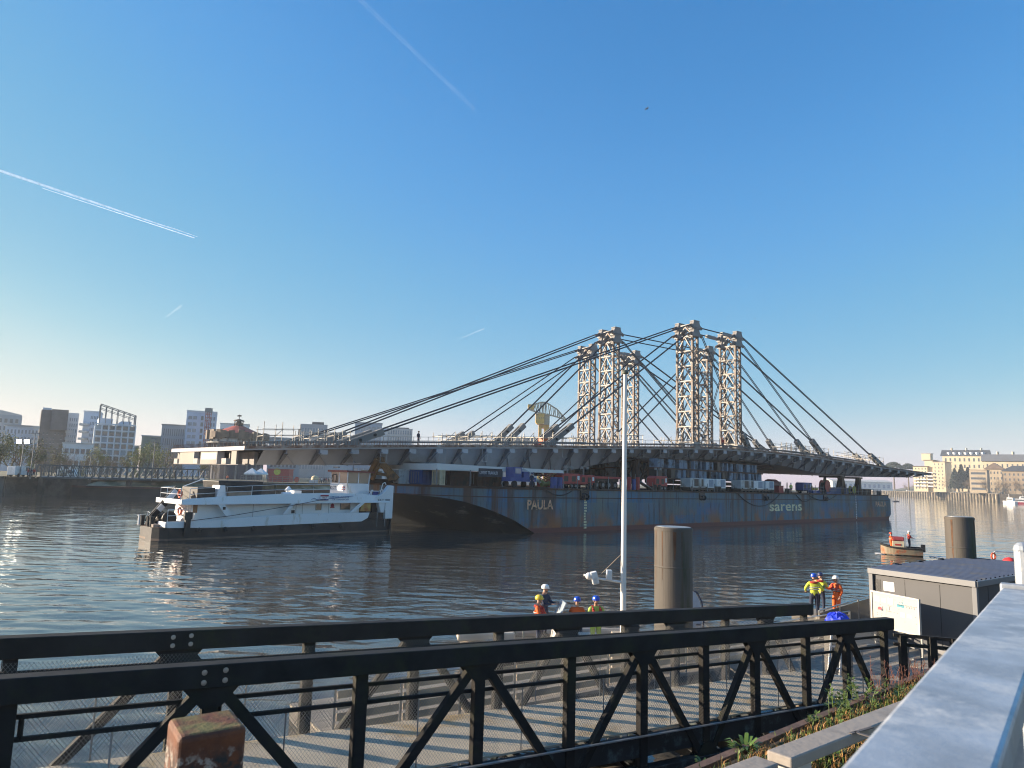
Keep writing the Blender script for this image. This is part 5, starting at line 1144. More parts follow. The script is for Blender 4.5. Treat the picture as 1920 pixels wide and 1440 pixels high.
def head_pt(k, su, upper, sv):
    x, v, zb, h, hl, a = TW[k]; return BP(x + su * 1.75, v + sv * a, zb + hl + (1.62 if upper else .27))
M_ANCH = mat('anchor_steel', (.20, .195, .185), .6, 0, .15, .8)
def stay(label, p, x, v, r=.09, anchor=True, L=4.6):
    q = BP(x, v, ztop(max(0, min(x, XEND))) + .3); d = (p - q).normalized()
    t = thing('stay_cable', label, 'cable', q, 0, 'stay cables of the towers')
    off = BV * .13
    mb = MB(); mb.tube(p - off, q + d * 1.0 - off, r * .8, n=6); mb.tube(p + off, q + d * 1.0 + off, r * .8, n=6); mb.build('strand', M_CABLE, t)
    if anchor:
        side = d.cross(BV).normalized()
        mb = MB()
        for o in (-.32, .32): mb.bar(q + BV * o - d * .2, q + d * L + BV * o, .22, .75, side)
        mb.bar(q + d * (L - .5), q + d * (L + .3), .8, .8, side); mb.bar(q + d * (L * .55), q + d * (L * .62), .8, .55, side); an = mb.build('anchor_frame', M_ANCH, t)
        mb = MB()
        for f in (.25, .75): mb.tube(q + d * L * f - BV * .6, q + d * L * f + BV * .6, .18, n=8)
        mb.build('pin', M_BLK, an)
        mb = MB(); mb.prism([q + Vector((0, 0, -.3)) - BU * 1.2 - BV * .5, q + Vector((0, 0, -.3)) + BU * 1.2 - BV * .5, q + Vector((0, 0, .35)) - BV * .5], BV); mb.build('base_plate', M_ANCH, t)
ROWS = (('N', 'nearest'), ('M', 'middle'), ('F', 'farthest'))
for r, w in ROWS:
    for sv, sw in ((-1, 'near'), (1, 'far')):
        L, Rr = r + 'L', r + 'R'; v = TW[L][1] + sv * TW[L][5]; v2 = TW[Rr][1] + sv * TW[Rr][5]
        stay('long stay cable to the left deck end from %s tower row, %s strand' % (w, sw), head_pt(L, -1, True, sv), 12, v, .12, L=3.8)
        stay('stay cable to the left mid deck from %s tower row, %s strand' % (w, sw), head_pt(L, -1, False, sv), 41, v)
        stay('long stay cable to the right deck end from %s tower row, %s strand' % (w, sw), head_pt(Rr, 1, True, sv), min(131.5, XEND - 4), min(v2, width(130) - 1.5), .10)
        stay('stay cable to the right mid deck from %s tower row, %s strand' % (w, sw), head_pt(Rr, 1, False, sv), 109.5, v2)
        # tie between the two heads of a row
        t = thing('tie_cable', 'tie cable between the tower heads of %s row, %s strand' % (w, sw), 'cable', head_pt(L, 1, True, sv), 0, 'tie cables between tower heads'); a, b = head_pt(L, 1, True, sv), head_pt(Rr, -1, True, sv)
        mb = MB(); mb.tube(a, b, .1, n=6); mb.build('strand', M_CABLE, t); mb = MB(); mb.bar(b.lerp(a, .02), b.lerp(a, .02) + (a - b).normalized() * 2.6, .5, .5); mb.build('tensioner', M_HEAD, t)
    for sv in (-1, 1):
        sw = 'near' if sv < 0 else 'far'
        stay('steep inner stay down to mid deck from left tower of %s row, %s strand' % (w, sw), head_pt(r + 'L', 1, False, sv), TW[r + 'L'][0] + (14 if r == 'N' else 26), TW[r + 'L'][1] + sv * TW[r + 'L'][5], .09, r == 'N', 2.6)
        stay('steep inner stay down to mid deck from right tower of %s row, %s strand' % (w, sw), head_pt(r + 'R', -1, False, sv), TW[r + 'R'][0] - (10 if r == 'N' else 24), TW[r + 'R'][1] + sv * TW[r + 'R'][5], .075, False)

# ------------------------------------------------------------------ scaffolds on the deck
M_SCAF = mat('scaffold_tube', (.30, .28, .25), .5, .3, .15, 2)
def scaffold(label, x0, x1, v, h=2.3, step=1.9, seed=0, bend=0):
    rnd = random.Random(seed); zb = ztop((x0 + x1) / 2); t = thing('scaffold', label, 'scaffold', BP(x0, v, zb), BANG, 'tube scaffolds on the bridge deck'); n = max(2, int((x1 - x0) / step)); xs_ = [(x1 - x0) * i / n for i in range(n + 1)]
    for dv in (0, 2.2):
        for i, x in enumerate(xs_):
            z = ztop(x0 + x) - zb; mb = MB(); mb.bar((x, dv, z), (x, dv, z + h * rnd.uniform(.85, 1.15)), .06); mb.build('upright', M_SCAF, t, local=True)
        mb = MB()
        for z in (.5, 1.15, 1.8):
            if z < h:
                for a, b in zip(xs_, xs_[1:]): mb.bar((a - .15, dv, z + ztop(x0 + a) - zb), (b + .15, dv, z + ztop(x0 + b) - zb), .06)
        mb.build('ledger', M_SCAF, t, local=True)
    mb = MB()
    for x in xs_: mb.bar((x, 0, 1.1 + ztop(x0 + x) - zb), (x, 2.2, 1.1 + ztop(x0 + x) - zb), .06)
    mb.build('transom', M_SCAF, t, local=True)
    mb = MB()
    for x in xs_[::2][:-1]:
        z = ztop(x0 + x) - zb; mb.bar((x, 0, z), (x + (xs_[1] - xs_[0]), 0, z + 1.8), .05)
    mb.build('brace', M_SCAF, t, local=True)
SC = [(498, 566, .4, 3.6, 'around the leftmost cable anchors'), (570, 660, .6, 2.6, 'behind the bundle of long cables'), (585, 665, 10, 2.8, 'second row behind the bundle of long cables'), (832, 905, .5, 2.4, 'at the left pair of mid deck anchors'), (905, 980, .5, 2.6, 'at the middle pair of mid deck anchors'), (985, 1075, .5, 2.5, 'in front of the yellow dock crane'), (840, 930, 14, 2.8, 'rear row behind the mid deck anchors'), (940, 1040, 16, 2.6, 'rear row left of the dock crane'),
      (1078, 1100, .5, 2.4, 'at the foot of the leftmost tower'), (1182, 1208, 3, 3.2, 'at the foot of the tower behind the mast'), (1248, 1275, 3, 2.4, 'at the foot of the tallest looking tower'), (1312, 1352, .6, 2.6, 'between the two nearest towers'), (1468, 1556, .5, 3.0, 'round the right mid deck anchors'), (1470, 1545, 5, 3.0, 'behind the right mid deck anchors'), (1585, 1658, .5, 3.0, 'round the right end anchors')]
for i, (a, b, v, h, w) in enumerate(SC): scaffold('grey tube scaffold ' + w, bx_at(a, v), bx_at(b, v), v, h * .66, 1.5, i)
# fine guard rail along the deck edge
t = thing('guard_rail', 'thin temporary guard rail along the near edge of bridge deck', 'railing', BP(14, .7, ztop(14)), BANG); mb = MB(); x = 14
while x < bx_at(1345): mb.bar(BP(x, .7, ztop(x)), BP(x, .7, ztop(x) + 1.0), .05); mb.bar(BP(x, .7, ztop(x) + 1.0), BP(x + 2, .7, ztop(x + 2) + 1.0), .05); mb.bar(BP(x, .7, ztop(x) + .55), BP(x + 2, .7, ztop(x + 2) + .55), .04); x += 2
mb.build('rail', M_SCAF, t)
t = thing('compressor', 'small orange red compressor on deck below the dock crane', 'compressor', BP(bx_at(1027, 2.5), 2.5, ztop(43)), BANG); mb = MB(); mb.box((0, 0, .6), (2, 1, .9)); mb.build('housing', mat('machine_orange', (.5, .12, .03), .5), t, local=True, bevel=.08); mb = MB(); [mb.tube((x, -.6, .25), (x, .6, .25), .25, n=10) for x in (-.5, .5)]; mb.build('wheel', M_RUB, t, local=True)
# ================================================================== the pusher tug
TU = Vector((.66, .751, 0)).normalized(); TV = Vector((-TU.y, TU.x, 0)); TO = Vector((-28.8, 59.2, 0)); TANG = math.atan2(TU.y, TU.x)
tug = thing('pusher_tug', 'white pusher tug with black hull nosing against the barge bow', 'tugboat', TO + TU * 12.5 + TV * 3.2, TANG)
def TP(t, w, z): return TO + TU * t + TV * w + Vector((0, 0, z))
def tt(px, w=0.0): k = (px - CX) / FPX; o = TO + TV * w; return (k * o.y - o.x) / (TU.x - k * TU.y)
def tz(px, py, w=0.0): return at(px, py, TP(tt(px, w), w, 0).y).z
TL, TB = tt(747), 5.4
M_TW = mat('tug_white', (.76, .77, .78), .42, 0, .05, .7, dirt=(.50, .45, .36), dirt_amt=.10, dscale=.9, stretch=(1, 1, .35)); M_TBK = mat('tug_black', (.008, .009, .013), .55, 0, .35, .8, dirt=(.03, .028, .03), dirt_amt=.25, dscale=.8)
M_TDK = mat('tug_deck_brown', (.16, .085, .05), .8, 0, .3, 1)
def plan_at(o, t0=0.0, t1=None, n=4):     # outline of the hull, corners rounded at the stern, square at the bow
    t1 = TL if t1 is None else t1
    r = 1.3; pts = []
    for i in range(n + 1):
        a = math.pi * (1 + .5 * i / n); pts.append((t0 + r + (r + 0) * math.cos(a) - 0, r + r * math.sin(a)))
    pts = [(t0 + .15, 1.0), (t0 + .5, .35), (t0 + 1.1, 0)] + [(t1 - .8, 0), (t1, .5), (t1, TB - .5), (t1 - .8, TB)] + [(t0 + 2.6, TB), (t0 + 1.2, TB - .5), (t0 + .5, TB - 1.2)]
    return [(min(max(t, t0 - o), t1 + o), w + (-o if w < TB / 2 else o) * (1 if w < .4 or w > TB - .4 else .6)) for t, w in pts]
def sheer(t): return interp([(0, 1.22), (6, 1.1), (12, 1.18), (22, 1.3), (TL, 1.5)], t)
mb = MB(); pl = plan_at(0); mb.grid([[TP(t, w, -.8) for t, w in pl], [TP(t, w, .2) for t, w in pl], [TP(t, w, sheer(t)) for t, w in pl]], True); mb.add([TP(t, w, sheer(t)) for t, w in pl], [tuple(range(len(pl)))]); mb.build('hull', M_TBK, tug)
mb = MB(); pb = plan_at(.06); mb.grid([[TP(t, w, .16) for t, w in pb], [TP(t, w, .34) for t, w in pb]], True); mb.build('boot_line', mat('boot_brown', (.15, .10, .075), .7, 0, .3, 1), tug)
# white bulwark belt
mb = MB(); p0 = [(.9, -.05), (1.2, -.08)] + [(1.2 + (tt(690) - 1.2) * i / 10, -.08) for i in range(1, 11)]
top = lambda t: interp([(0, 1.72), (4, 1.75), (12, 2.15), (25, 2.2)], t)
bot = lambda t: sheer(t) + .02
rows = [[TP(t, w, bot(t)) for t, w in p0], [TP(t, w, top(t)) for t, w in p0], [TP(t, w + .16, top(t)) for t, w in p0], [TP(t, w + .16, bot(t)) for t, w in p0]]; mb.grid(rows)
mb.prism([TP(tt(690), -.08, bot(20)), TP(tt(701), -.08, bot(20) + .35), TP(tt(704), -.08, top(22)), TP(tt(690), -.08, top(22))], TV * .16)
mb.obox(TP(.78, .0, bot(0)), TU * .14, TV * 1.5, Vector((0, 0, .46))); mb.build('bulwark', M_TW, tug, bevel=.03)
mb = MB(); mb.grid([[TP(.3, .5, 1.24), TP(tt(700), .12, 1.36)], [TP(.3, TB - .6, 1.24), TP(tt(700), TB - .2, 1.36)]]); mb.build('deck', M_TDK, tug)
# cabin block and upper deck with white fascia
c0, c1 = 3.4, tt(697) - .3
mb = MB(); mb.prism([TP(c0, .75, 1.3), TP(c1, .75, 1.4), TP(c1, .75, 3.25), TP(c0 + .2, .75, 3.25)], TV * (TB - 1.5)); cabin = mb.build('cabin', M_TW, tug)
fas = [(tt(357), 3.12, 3.52), (tt(372), 3.1, 3.62), (tt(450), 3.12, 3.85), (tt(562), 3.2, 4.12), (tt(640), 3.25, 4.18), (tt(694), 3.28, 4.1), (tt(741), 3.2, 3.6)]
mb = MB(); mb.grid([[TP(t, -.02, a) for t, a, b in fas], [TP(t, .12, b) for t, a, b in fas[:-1]] + [TP(fas[-1][0], .12, fas[-1][2])], [TP(t, .3, b - .02) for t, a, b in fas], [TP(t, .3, a) for t, a, b in fas]], True)
mb.obox(TP(fas[0][0] - .02, .0, 3.12), TU * .15, TV * (TB - .3), Vector((0, 0, .42))); mb.build('upper_fascia', M_TW, tug, bevel=.03)
mb = MB(); mb.prism([TP(fas[0][0] + .05, .3, 3.2), TP(fas[-2][0], .3, 3.3), TP(fas[-2][0], .3, 3.45), TP(fas[0][0] + .05, .3, 3.35)], TV * (TB - .6)); mb.build('upper_deck', mat('deck_grey', (.30, .31, .31), .8), tug)
# slanted struts between belt and fascia
for pa, pb_, w in ((432, 418, .75), (552, 566, .8), (672, 692, .55), (692, 680, .2)):
    pass
for (xa, ya), (xb, yb), wd in (((428, 943), (447, 969), 10), ((563, 944), (549, 964), 6), ((693, 941), (672, 961), 8)):
    ta, tb = tt(xa), tt(xb); a, b = tz(xa, ya), tz(xb, yb); k = wd / 2 / FPX * TP(ta, 0, 0).y / .78
    mb = MB(); mb.prism([TP(ta - k, 0, a), TP(ta + k, 0, a), TP(tb + k, 0, b), TP(tb - k, 0, b)], TV * .12); mb.build('strut', M_TW, tug)
# bow block: tall white push knee with dark arched openings, black bow below
b0 = tt(713); mb = MB()
z0 = 1.5
mb.prism([TP(TL - 1.0, .05, z0), TP(TL + .02, .05, z0), TP(TL + .02, .05, 5.0), TP(TL - .55, .05, 5.05), TP(TL - 1.35, .05, 4.2), TP(b0, .05, 3.75), TP(b0, .05, 3.3), TP(TL - 1.0, .05, 3.3)], TV * .5)
mb.prism([TP(b0 + .9, .05, 2.15), TP(b0 + 1.4, .05, 2.15), TP(b0 + 1.4, .05, 3.3), TP(b0 + .5, .05, 3.3)], TV * .5); mb.build('push_knee', M_TW, tug, bevel=.04)
mb = MB(); mb.obox(TP(TL - .9, TB - .6, z0), TU * .9, TV * .5, Vector((0, 0, 3.5))); mb.build('push_knee', M_TW, tug)
mb = MB(); mb.prism([TP(tt(690), .35, 1.25), TP(TL + .05, .35, 1.3), TP(TL + .05, .35, 2.15), TP(tt(704), .35, 2.15), TP(tt(698), .35, 1.7)], TV * (TB - .7)); mb.obox(TP(TL - .1, .3, -.6), TU * .2, TV * (TB - .6), Vector((0, 0, 3.6))); mb.obox(TP(b0 + .2, .6, 2.15), TU * (TL - b0 - .3), TV * .3, Vector((0, 0, 1.1))); mb.build('bow_shield', M_TBK, tug)
for px in (718, 732): mb = MB(); mb.tube(TP(tt(px), -.06, .7), TP(tt(px), -.06, 2.4), .045, n=6); mb.build('rubbing_bar', M_METALG, tug)
mb = MB(); mb.obox(TP(tt(694), .5, 2.3), TU * 1.2, TV * .8, Vector((0, 0, .95))); mb.build('locker', mat('locker_yellow', (.62, .42, .14), .6, 0, .15, 1, dirt=(.4, .12, .04), dirt_amt=.3), tug)
mb = MB(); mb.obox(TP(tt(688), 1.2, 1.4), TU * 1.6, TV * 1, Vector((0, 0, 1.8))); mb.build('capstan_housing', M_RUSTD, tug)
# doors, windows, signs on the cabin wall
def cab_rect(name, px0, py0, px1, py1, M, w=.75, d=.03, frame=None, parent=None):
    t0, t1 = tt(px0, w), tt(px1, w); a, b = tz((px0 + px1) / 2, py1, w), tz((px0 + px1) / 2, py0, w); mb = MB(); mb.obox(TP(t0, w - d, a), TU * (t1 - t0), TV * d * 1.4, Vector((0, 0, b - a))); o = mb.build(name, M, parent or tug)
    if frame:
        mb = MB()
        for q in (a - .05, b): mb.obox(TP(t0 - .05, w - d * 1.6, q), TU * (t1 - t0 + .1), TV * d * 1.5, Vector((0, 0, .05)))
        for q in (t0 - .05, t1): mb.obox(TP(q, w - d * 1.6, a), TU * .05, TV * d * 1.5, Vector((0, 0, b - a)))
        mb.build('frame', frame, o)
    return o
M_BRW = glass_mat('window_brown', (.12, .09, .06), .15)
cab_rect('window', 605, 943, 614, 956, M_BRW, frame=M_METALG); cab_rect('window', 650, 943, 667, 955, M_BRW, frame=M_METALG)
cab_rect('door', 378, 947, 386.5, 962, mat('door_brown', (.30, .16, .08), .6), w=.75, frame=M_TW)
for px in (489, 628, 568, 580): 
    mb = MB(); mb.obox(TP(tt(px, .75), .735, 1.35), TU * .03, TV * .02, Vector((0, 0, 1.85))); mb.build('panel_seam', M_METALG, cabin)
for px in (436,): cab_rect('porthole', px - 2.2, 951, px + 2.2, 956, M_TBK, w=-.0, d=.05)
M_SGR = mat('sign_red_dark', (.30, .03, .06), .6)
t_ = tt(635, .75); mb = MB(); mb.tube(TP(t_, .72, tz(635, 948, .75)), TP(t_, .75, tz(635, 948, .75)), .20, n=14); sg = mb.build('sign', M_SGR, tug); mb = MB(); mb.obox(TP(t_ - .25, .725, tz(635, 953, .75)), TU * .5, TV * .02, Vector((0, 0, .14))); mb.build('bar', M_SGR, sg)
cab_rect('fire_box', 560, 957, 566, 963, M_TBK, w=-.1)
# house flag, lettering
fz0, fz1 = tz(619, 938.6, -.02), tz(619, 928, -.02); f0, f1 = tt(611), tt(626)
mb = MB(); mb.obox(TP(f0, -.10, fz0), TU * (f1 - f0), TV * .05, Vector((0, 0, fz1 - fz0))); fl = mb.build('house_flag', M_TW, tug)
M_FLR = mat('flag_red', (.30, .025, .06), .6); M_FLB = mat('flag_blue', (.05, .06, .22), .6)
mb = MB(); mb.obox(TP(f0, -.115, fz1 - .16), TU * (f1 - f0), TV * .02, Vector((0, 0, .16))); mb.build('red_band', M_FLR, fl); mb = MB(); mb.obox(TP(f0, -.115, fz0), TU * (f1 - f0), TV * .02, Vector((0, 0, .13))); mb.build('blue_band', M_FLB, fl)
text_mesh('KST', .22, 'lettering', M_FLR, fl, TP(f0 + .22, -.12, fz0 + .2), TU, (0, 0, 1), width=.5)
M_LBLU = mat('lettering_blue', (.12, .17, .32), .6)
text_mesh('COMPAGNIE LIGERIENNE', .24, 'lettering', M_LBLU, tug, TP(tt(628), -.08, 3.72), TU, (0, 0, 1), width=tt(664) - tt(628)); text_mesh('DE TRANSPORT', .2, 'lettering', M_LBLU, tug, TP(tt(634), -.05, 3.47), TU, (0, 0, 1), width=2.0)
mb = MB(); mb.path([TP(tt(595), -.07, 3.55), TP(tt(600), -.07, 3.68), TP(tt(604), -.07, 3.55), TP(tt(628), -.07, 3.62), TP(tt(672), -.05, 3.9)], .03, 4); mb.build('swoosh', M_LBLU, tug)
text_mesh('S.K.T 1000', .3, 'lettering', mat('lettering_ink', (.03, .035, .06), .6), tug, TP(tt(718.5), .02, 3.38), TU, (0, 0, 1), width=tt(741) - tt(718.5))
# wheelhouse
w0, w1 = tt(660, 1.3), tt(701, 1.3); WZ, WR = 3.4, 6.5; WB = 3.0; wm = 5.15
tf = w0
mb = MB(); mb.obox(TP(tf, 1.3, WZ), TU * (w1 - w0), TV * WB, Vector((0, 0, wm - WZ))); wh = mb.build('wheelhouse', M_TW, tug)
mb = MB(); mb.prism([TP(tf + .06, 1.36, wm + .02), TP(w1 - .06, 1.36, wm + .02), TP(w1 + .10, 1.36, WR - .2), TP(tf - .0, 1.36, WR - .2)], TV * (WB - .12)); mb.build('glazing', glass_mat('wheelhouse_glass', (.16, .15, .11), .1), wh)
mb = MB()
for t, w in ((tf + .04, 1.34), (w1 - .06, 1.34), (tf + .04, 1.3 + WB - .06), (tf + .04, 1.3 + WB * .5), ((tf + w1) / 2, 1.33), (w1 - .06, 1.3 + WB - .06)): mb.bar(TP(t, w, wm), TP(t + (.12 if t > w1 - .2 else 0), w, WR - .2), .10)
mb.build('window_post', M_TW, wh)
mb = MB(); mb.prism([TP(tf - .25, 1.05, WR - .2), TP(w1 + .45, 1.05, WR - .2), TP(w1 + .45, 1.05, WR - .06), TP(tf - .25, 1.05, WR)], TV * (WB + .5)); mb.build('roof', mat('roof_maroon', (.20, .035, .03), .6), wh)
mb = MB(); mb.tube(TP(tf + 1.6, 2.6, WR), TP(tf + 1.6, 2.6, WR + 1.15), .05, n=6); mb.bar(TP(tf + 1.6, 1.2, WR + .75), TP(tf + 1.6, 4.6, WR + .75), .06); mb.bar(TP(tf + .2, 3.2, WR + .3), TP(tf + .2, 4.1, WR + .3), .22, .14); mb.build('radar_mast', M_METALG, wh)
for w in (3.6,):
    mb = MB(); mb.path([TP(tf - .05, w + .42 * math.cos(a * .4), wm + .5 + .42 * math.sin(a * .4)) for a in range(17)], .045, 5); mb.build('rope_ring', M_TBK, wh)
text_mesh('K.S.T', .5, 'lettering', mat('lettering_ink', (.03, .035, .06), .6), wh, TP(tf - .03, 4.25, 4.45), -TV, (0, 0, 1), width=1.0)
mb = MB(); mb.obox(TP(tf - .03, 1.62, 4.45), TU * .02, TV * .6, Vector((0, 0, .36))); bd = mb.build('badge', M_FLR, wh); mb = MB(); mb.obox(TP(tf - .04, 1.62, 4.57), TU * .02, TV * .6, Vector((0, 0, .1))); mb.build('badge_band', M_TW, bd)
# black engine casing, white stair block, vents
e0, e1 = tt(426, 1.6), tt(503, 1.6); mb = MB(); mb.prism([TP(e0 + .2, 1.6, 3.5), TP(e1 - .05, 1.6, 3.5), TP(e1 + .1, 1.6, 5.15), TP(e0 - .2, 1.6, 5.15)], TV * 3.2); mb.build('engine_casing', M_TBK, tug, bevel=.06)
mb = MB(); mb.prism([TP(e0 - .5, 1.3, 3.4), TP(e0 + .5, 1.3, 3.4), TP(e0 + .3, 1.3, 4.75), TP(e0 - .2, 1.3, 4.75)], TV * 1.4); mb.build('companionway', M_TW, tug, bevel=.04)
mb = MB(); mb.obox(TP(e0 + .6, 1.1, 3.4), TU * 2.2, TV * .3, Vector((0, 0, .85))); mb.build('screen', mat('screen_tan', (.36, .25, .17), .8), tug)
mb = MB(); mb.obox(TP(tt(384, 1.5), 1.5, 3.4), TU * 1.6, TV * 3, Vector((0, 0, 1.15))); mb.build('aft_hatch', M_TBK, tug)
mb = MB(); mb.tube(TP(tt(541, 1.2), 1.2, 3.95), TP(tt(556, 1.2), 1.2, 3.95), .26, n=14); mb.build('life_raft', M_TW, tug, smooth=False)
mb = MB(); mb.obox(TP(tt(563, 1.0), 1.0, 3.7), TU * .8, TV * .8, Vector((0, 0, .65))); mb.build('deck_box', M_TW, tug)
mb = MB(); mb.lathe([(.25, 0), (.25, .4), (.42, .45), (.05, .85)], TP(tt(552, 2.4), 2.4, 3.9), 10); mb.build('vent_cowl', M_TW, tug)
# rails
def rail(name, pts, h=1.0, step=1.7, levels=(.5, 1.0), r=.024, M=None):
    mb = MB(); P = [vec(p) for p in pts]
    for a, b in zip(P, P[1:]):
        n = max(1, int((b - a).length / step))
        for z in levels: mb.tube(a + Vector((0, 0, z * h)), b + Vector((0, 0, z * h)), r, n=5)
        for i in range(n + 1): c = a.lerp(b, i / n); mb.tube(c, c + Vector((0, 0, h)), r, n=5)
    mb.build(name, M or M_TW, tug)
rail('railing', [TP(tt(372), .15, 3.5), TP(tt(440), .15, 3.7), TP(tt(530), .15, 3.95), TP(tt(600), .15, 4.05), TP(tt(655), .15, 4.1)], .95, 2.1)
rail('railing', [TP(tt(356), .2, 3.5), TP(tt(356), 4.2, 3.5), TP(tt(356) + 1.5, 5.1, 3.6)], .95, 1.2)
rail('railing', [TP(.95, .1, 1.7), TP(2.9, .1, 1.75)], 1.0, 1.0); rail('railing', [TP(.95, 3.6, 1.2), TP(1.3, 4.9, 1.2)], 1.1, .8)
rail('railing', [TP(tt(694), .2, 3.5), TP(tt(722), .2, 3.5), TP(TL - 1.4, .2, 3.7)], .9, .8, r=.045)
mb = MB(); mb.path([TP(tt(723), .1, 4.2), TP(tt(727), .1, 5.2), TP(tt(731), .1, 5.35), TP(tt(733), .1, 5.1)], .05, 6); mb.build('handrail', M_TW, tug)
mb = MB(); mb.bar(TP(tt(701), .4, 3.5), TP(tt(712), .4, 4.5), .14); mb.build('davit', M_TW, tug)
mb = MB(); mb.prism([TP(tt(712), .6, 3.5), TP(tt(724), .6, 3.5), TP(tt(726), .6, 4.4), TP(tt(716), .6, 4.4)], TV * .05); mb.build('tarpaulin', mat('tarp_blue', (.05, .07, .24), .7), tug)
# stern: bollards, winch, black and white crane arm, life rings, ladder, fender post
mb = MB(); mb.prism([TP(.25, 1.0, .9), TP(.9, TB - 1.1, .9), TP(1.4, TB - 1.1, .9), TP(.8, 1.0, .9)], (0, 0, .55)); mb.build('stern_plate', mat('stern_grey', (.20, .16, .14), .8, 0, .2, 1, dirt=(.35, .3, .27), dirt_amt=.2), tug)
for w in (3.9, 4.4, 2.0, 2.6):
    mb = MB(); mb.tube(TP(.5, w, 1.2), TP(.5, w, 2.0), .17, n=10); mb.tube(TP(.5, w, 2.0), TP(.5, w, 2.08), .22, n=10); mb.build('bollard', M_TW if w > 4 else M_TBK, tug)
mb = MB(); mb.obox(TP(1.3, 2.2, 1.25), TU * 1.7, TV * 2.4, Vector((0, 0, .35))); mb.tube(TP(2.0, 2.2, 1.85), TP(2.0, 4.4, 1.85), .42, n=14); mb.tube(TP(2.0, 2.1, 1.85), TP(2.0, 2.25, 1.85), .62, n=16); mb.tube(TP(2.0, 4.3, 1.85), TP(2.0, 4.45, 1.85), .62, n=16); mb.build('winch', M_TBK, tug)
a, b = TP(.8, 3.6, 1.5), TP(3.0, 3.7, 4.2)
for k, (f0_, f1_, M) in enumerate(((0, .36, M_TBK), (.36, .52, M_TW), (.52, .64, M_TBK), (.64, 1.0, M_TW))): 
    mb = MB(); mb.bar(a.lerp(b, f0_), a.lerp(b, f1_), .42, .46); mb.build('crane_arm', M, tug)
mb = MB(); mb.bar(a.lerp(b, .0) + Vector((0, 0, .35)), a.lerp(b, 1) + Vector((0, 0, .38)), .14, .12); mb.build('crane_ram', M_TBK, tug)
mb = MB(); mb.bar(TP(3.0, 2.2, 4.6), TP(4.4, 2.0, 5.2), .07); mb.box(TP(4.5, 2.0, 5.25), (.3, .2, .16)); mb.build('stern_light', M_TW, tug)
def ring(p, axis_rot, r, name, M):
    mb = MB(); mb.path([vec(p) + (TV * math.cos(a * .5236) * (0 if axis_rot else 1) + TU * math.cos(a * .5236) * (1 if axis_rot else 0) + Vector((0, 0, math.sin(a * .5236)))) * r for a in range(13)], .075, 6); return mb.build(name, M, tug)
M_LRING = mat('ring_orange', (.62, .10, .03), .5)
ring(TP(tt(362), 1.0, 4.0), False, .32, 'life_ring', M_LRING); ring(TP(3.3, 3.2, 2.4), False, .3, 'life_ring', M_LRING)
mb = MB(); [mb.bar(TP(c0 - .1 + .0, 1.6 + q, 1.4), TP(c0 - .05, 1.6 + q, 3.6), .04) for q in (0, .4)]; [mb.bar(TP(c0 - .08, 1.6, 1.6 + .3 * i), TP(c0 - .08, 2.0, 1.6 + .3 * i), .03) for i in range(7)]; mb.build('ladder', M_TW, tug)
t_ = tt(366, -.2); mb = MB(); mb.obox(TP(t_, -.3, .5), TU * .45, TV * .22, Vector((0, 0, 2.0))); mb.obox(TP(t_ - .1, -.33, 1.9), TU * .65, TV * .3, Vector((0, 0, .6))); mb.build('fender_post', M_TBK, tug)
for px in (392, 440, 492, 545, 600, 652): mb = MB(); mb.lathe([(.16, -.07), (.24, 0), (.16, .07)], TP(tt(px), -.1, .95), 12, Matrix.Rotation(TANG, 3, 'Z') @ Matrix.Rotation(R(90), 3, 'X')); mb.build('tyre_fender', M_RUB, tug)
mb = MB(); q = [TP(tt(372, -.2), -.2, 1.75), TP(tt(450), -.2, 2.15), TP(tt(560), -.2, 3.0), TP(tt(620), -.2, 3.6)]; mb.path(q, .025, 4); mb.build('mooring_line', M_TBK, tug)
# ================================================================== near bank: gangway, pontoon, piles, hut, handrail
M_GW = mat('gangway_steel', (.032, .029, .027), .7, .0, .3, 2.5, bump=.004, bscale=14, dirt=(.04, .04, .025), dirt_amt=.3, dscale=1.5, spec=.2)
M_GWD = mat('gangway_steel_worn', (.026, .030, .032), .5, 0, .3, 2, dirt=(.10, .14, .14), dirt_amt=.22, dscale=3)
M_GALV = mat('galvanised', (.40, .41, .41), .38, .55, .16, 3, bump=.002, bscale=30)
M_MESH = mat('mesh_wire', (.30, .30, .29), .45, .4, .1, 3)
M_STAIN = mat('stainless', (.55, .55, .53), .3, .7, .08, 2)
GPA, GPB = at(0, 1269, 8.1), at(1668, 1158, 18.4); G0 = Vector((GPA.x, GPA.y, 0)); GU = Vector((GPB.x - GPA.x, GPB.y - GPA.y, 0)); GLEN = GU.length; GU.normalize(); GV = Vector((-GU.y, GU.x, 0)); GANG = math.atan2(GU.y, GU.x); GW = 2.2; GH = 1.85; GB = 2.42
def gzt(t): return GPA.z + (GPB.z - GPA.z) * t / GLEN
GSL = (GPA.z - GPB.z) / GLEN
def GP(t, v, z): return G0 + GU * t + GV * v + Vector((0, 0, z))
gang = thing('gangway', 'black steel truss gangway with mesh sides sloping down to pontoon', 'gangway', GP(9, 1.1, 2.0), GANG)
def gt_at(px):
    lo, hi = -1.0, GLEN + 1
    for _ in range(40):
        mid = (lo + hi) / 2
        if project(GP(mid, 0, gzt(mid)))[0] < px: lo = mid
        else: hi = mid
    return lo
POSTS = [-4.3, -2.2] + [gt_at(px) for px in (22, 400, 680, 900, 1070, 1205, 1320, 1415, 1510, 1585, 1656)]; AP = {1: 1, 3: 1, 5: 1, 7: 1, 9: 1, 11: 1}
T0, T1 = -4.4, GLEN
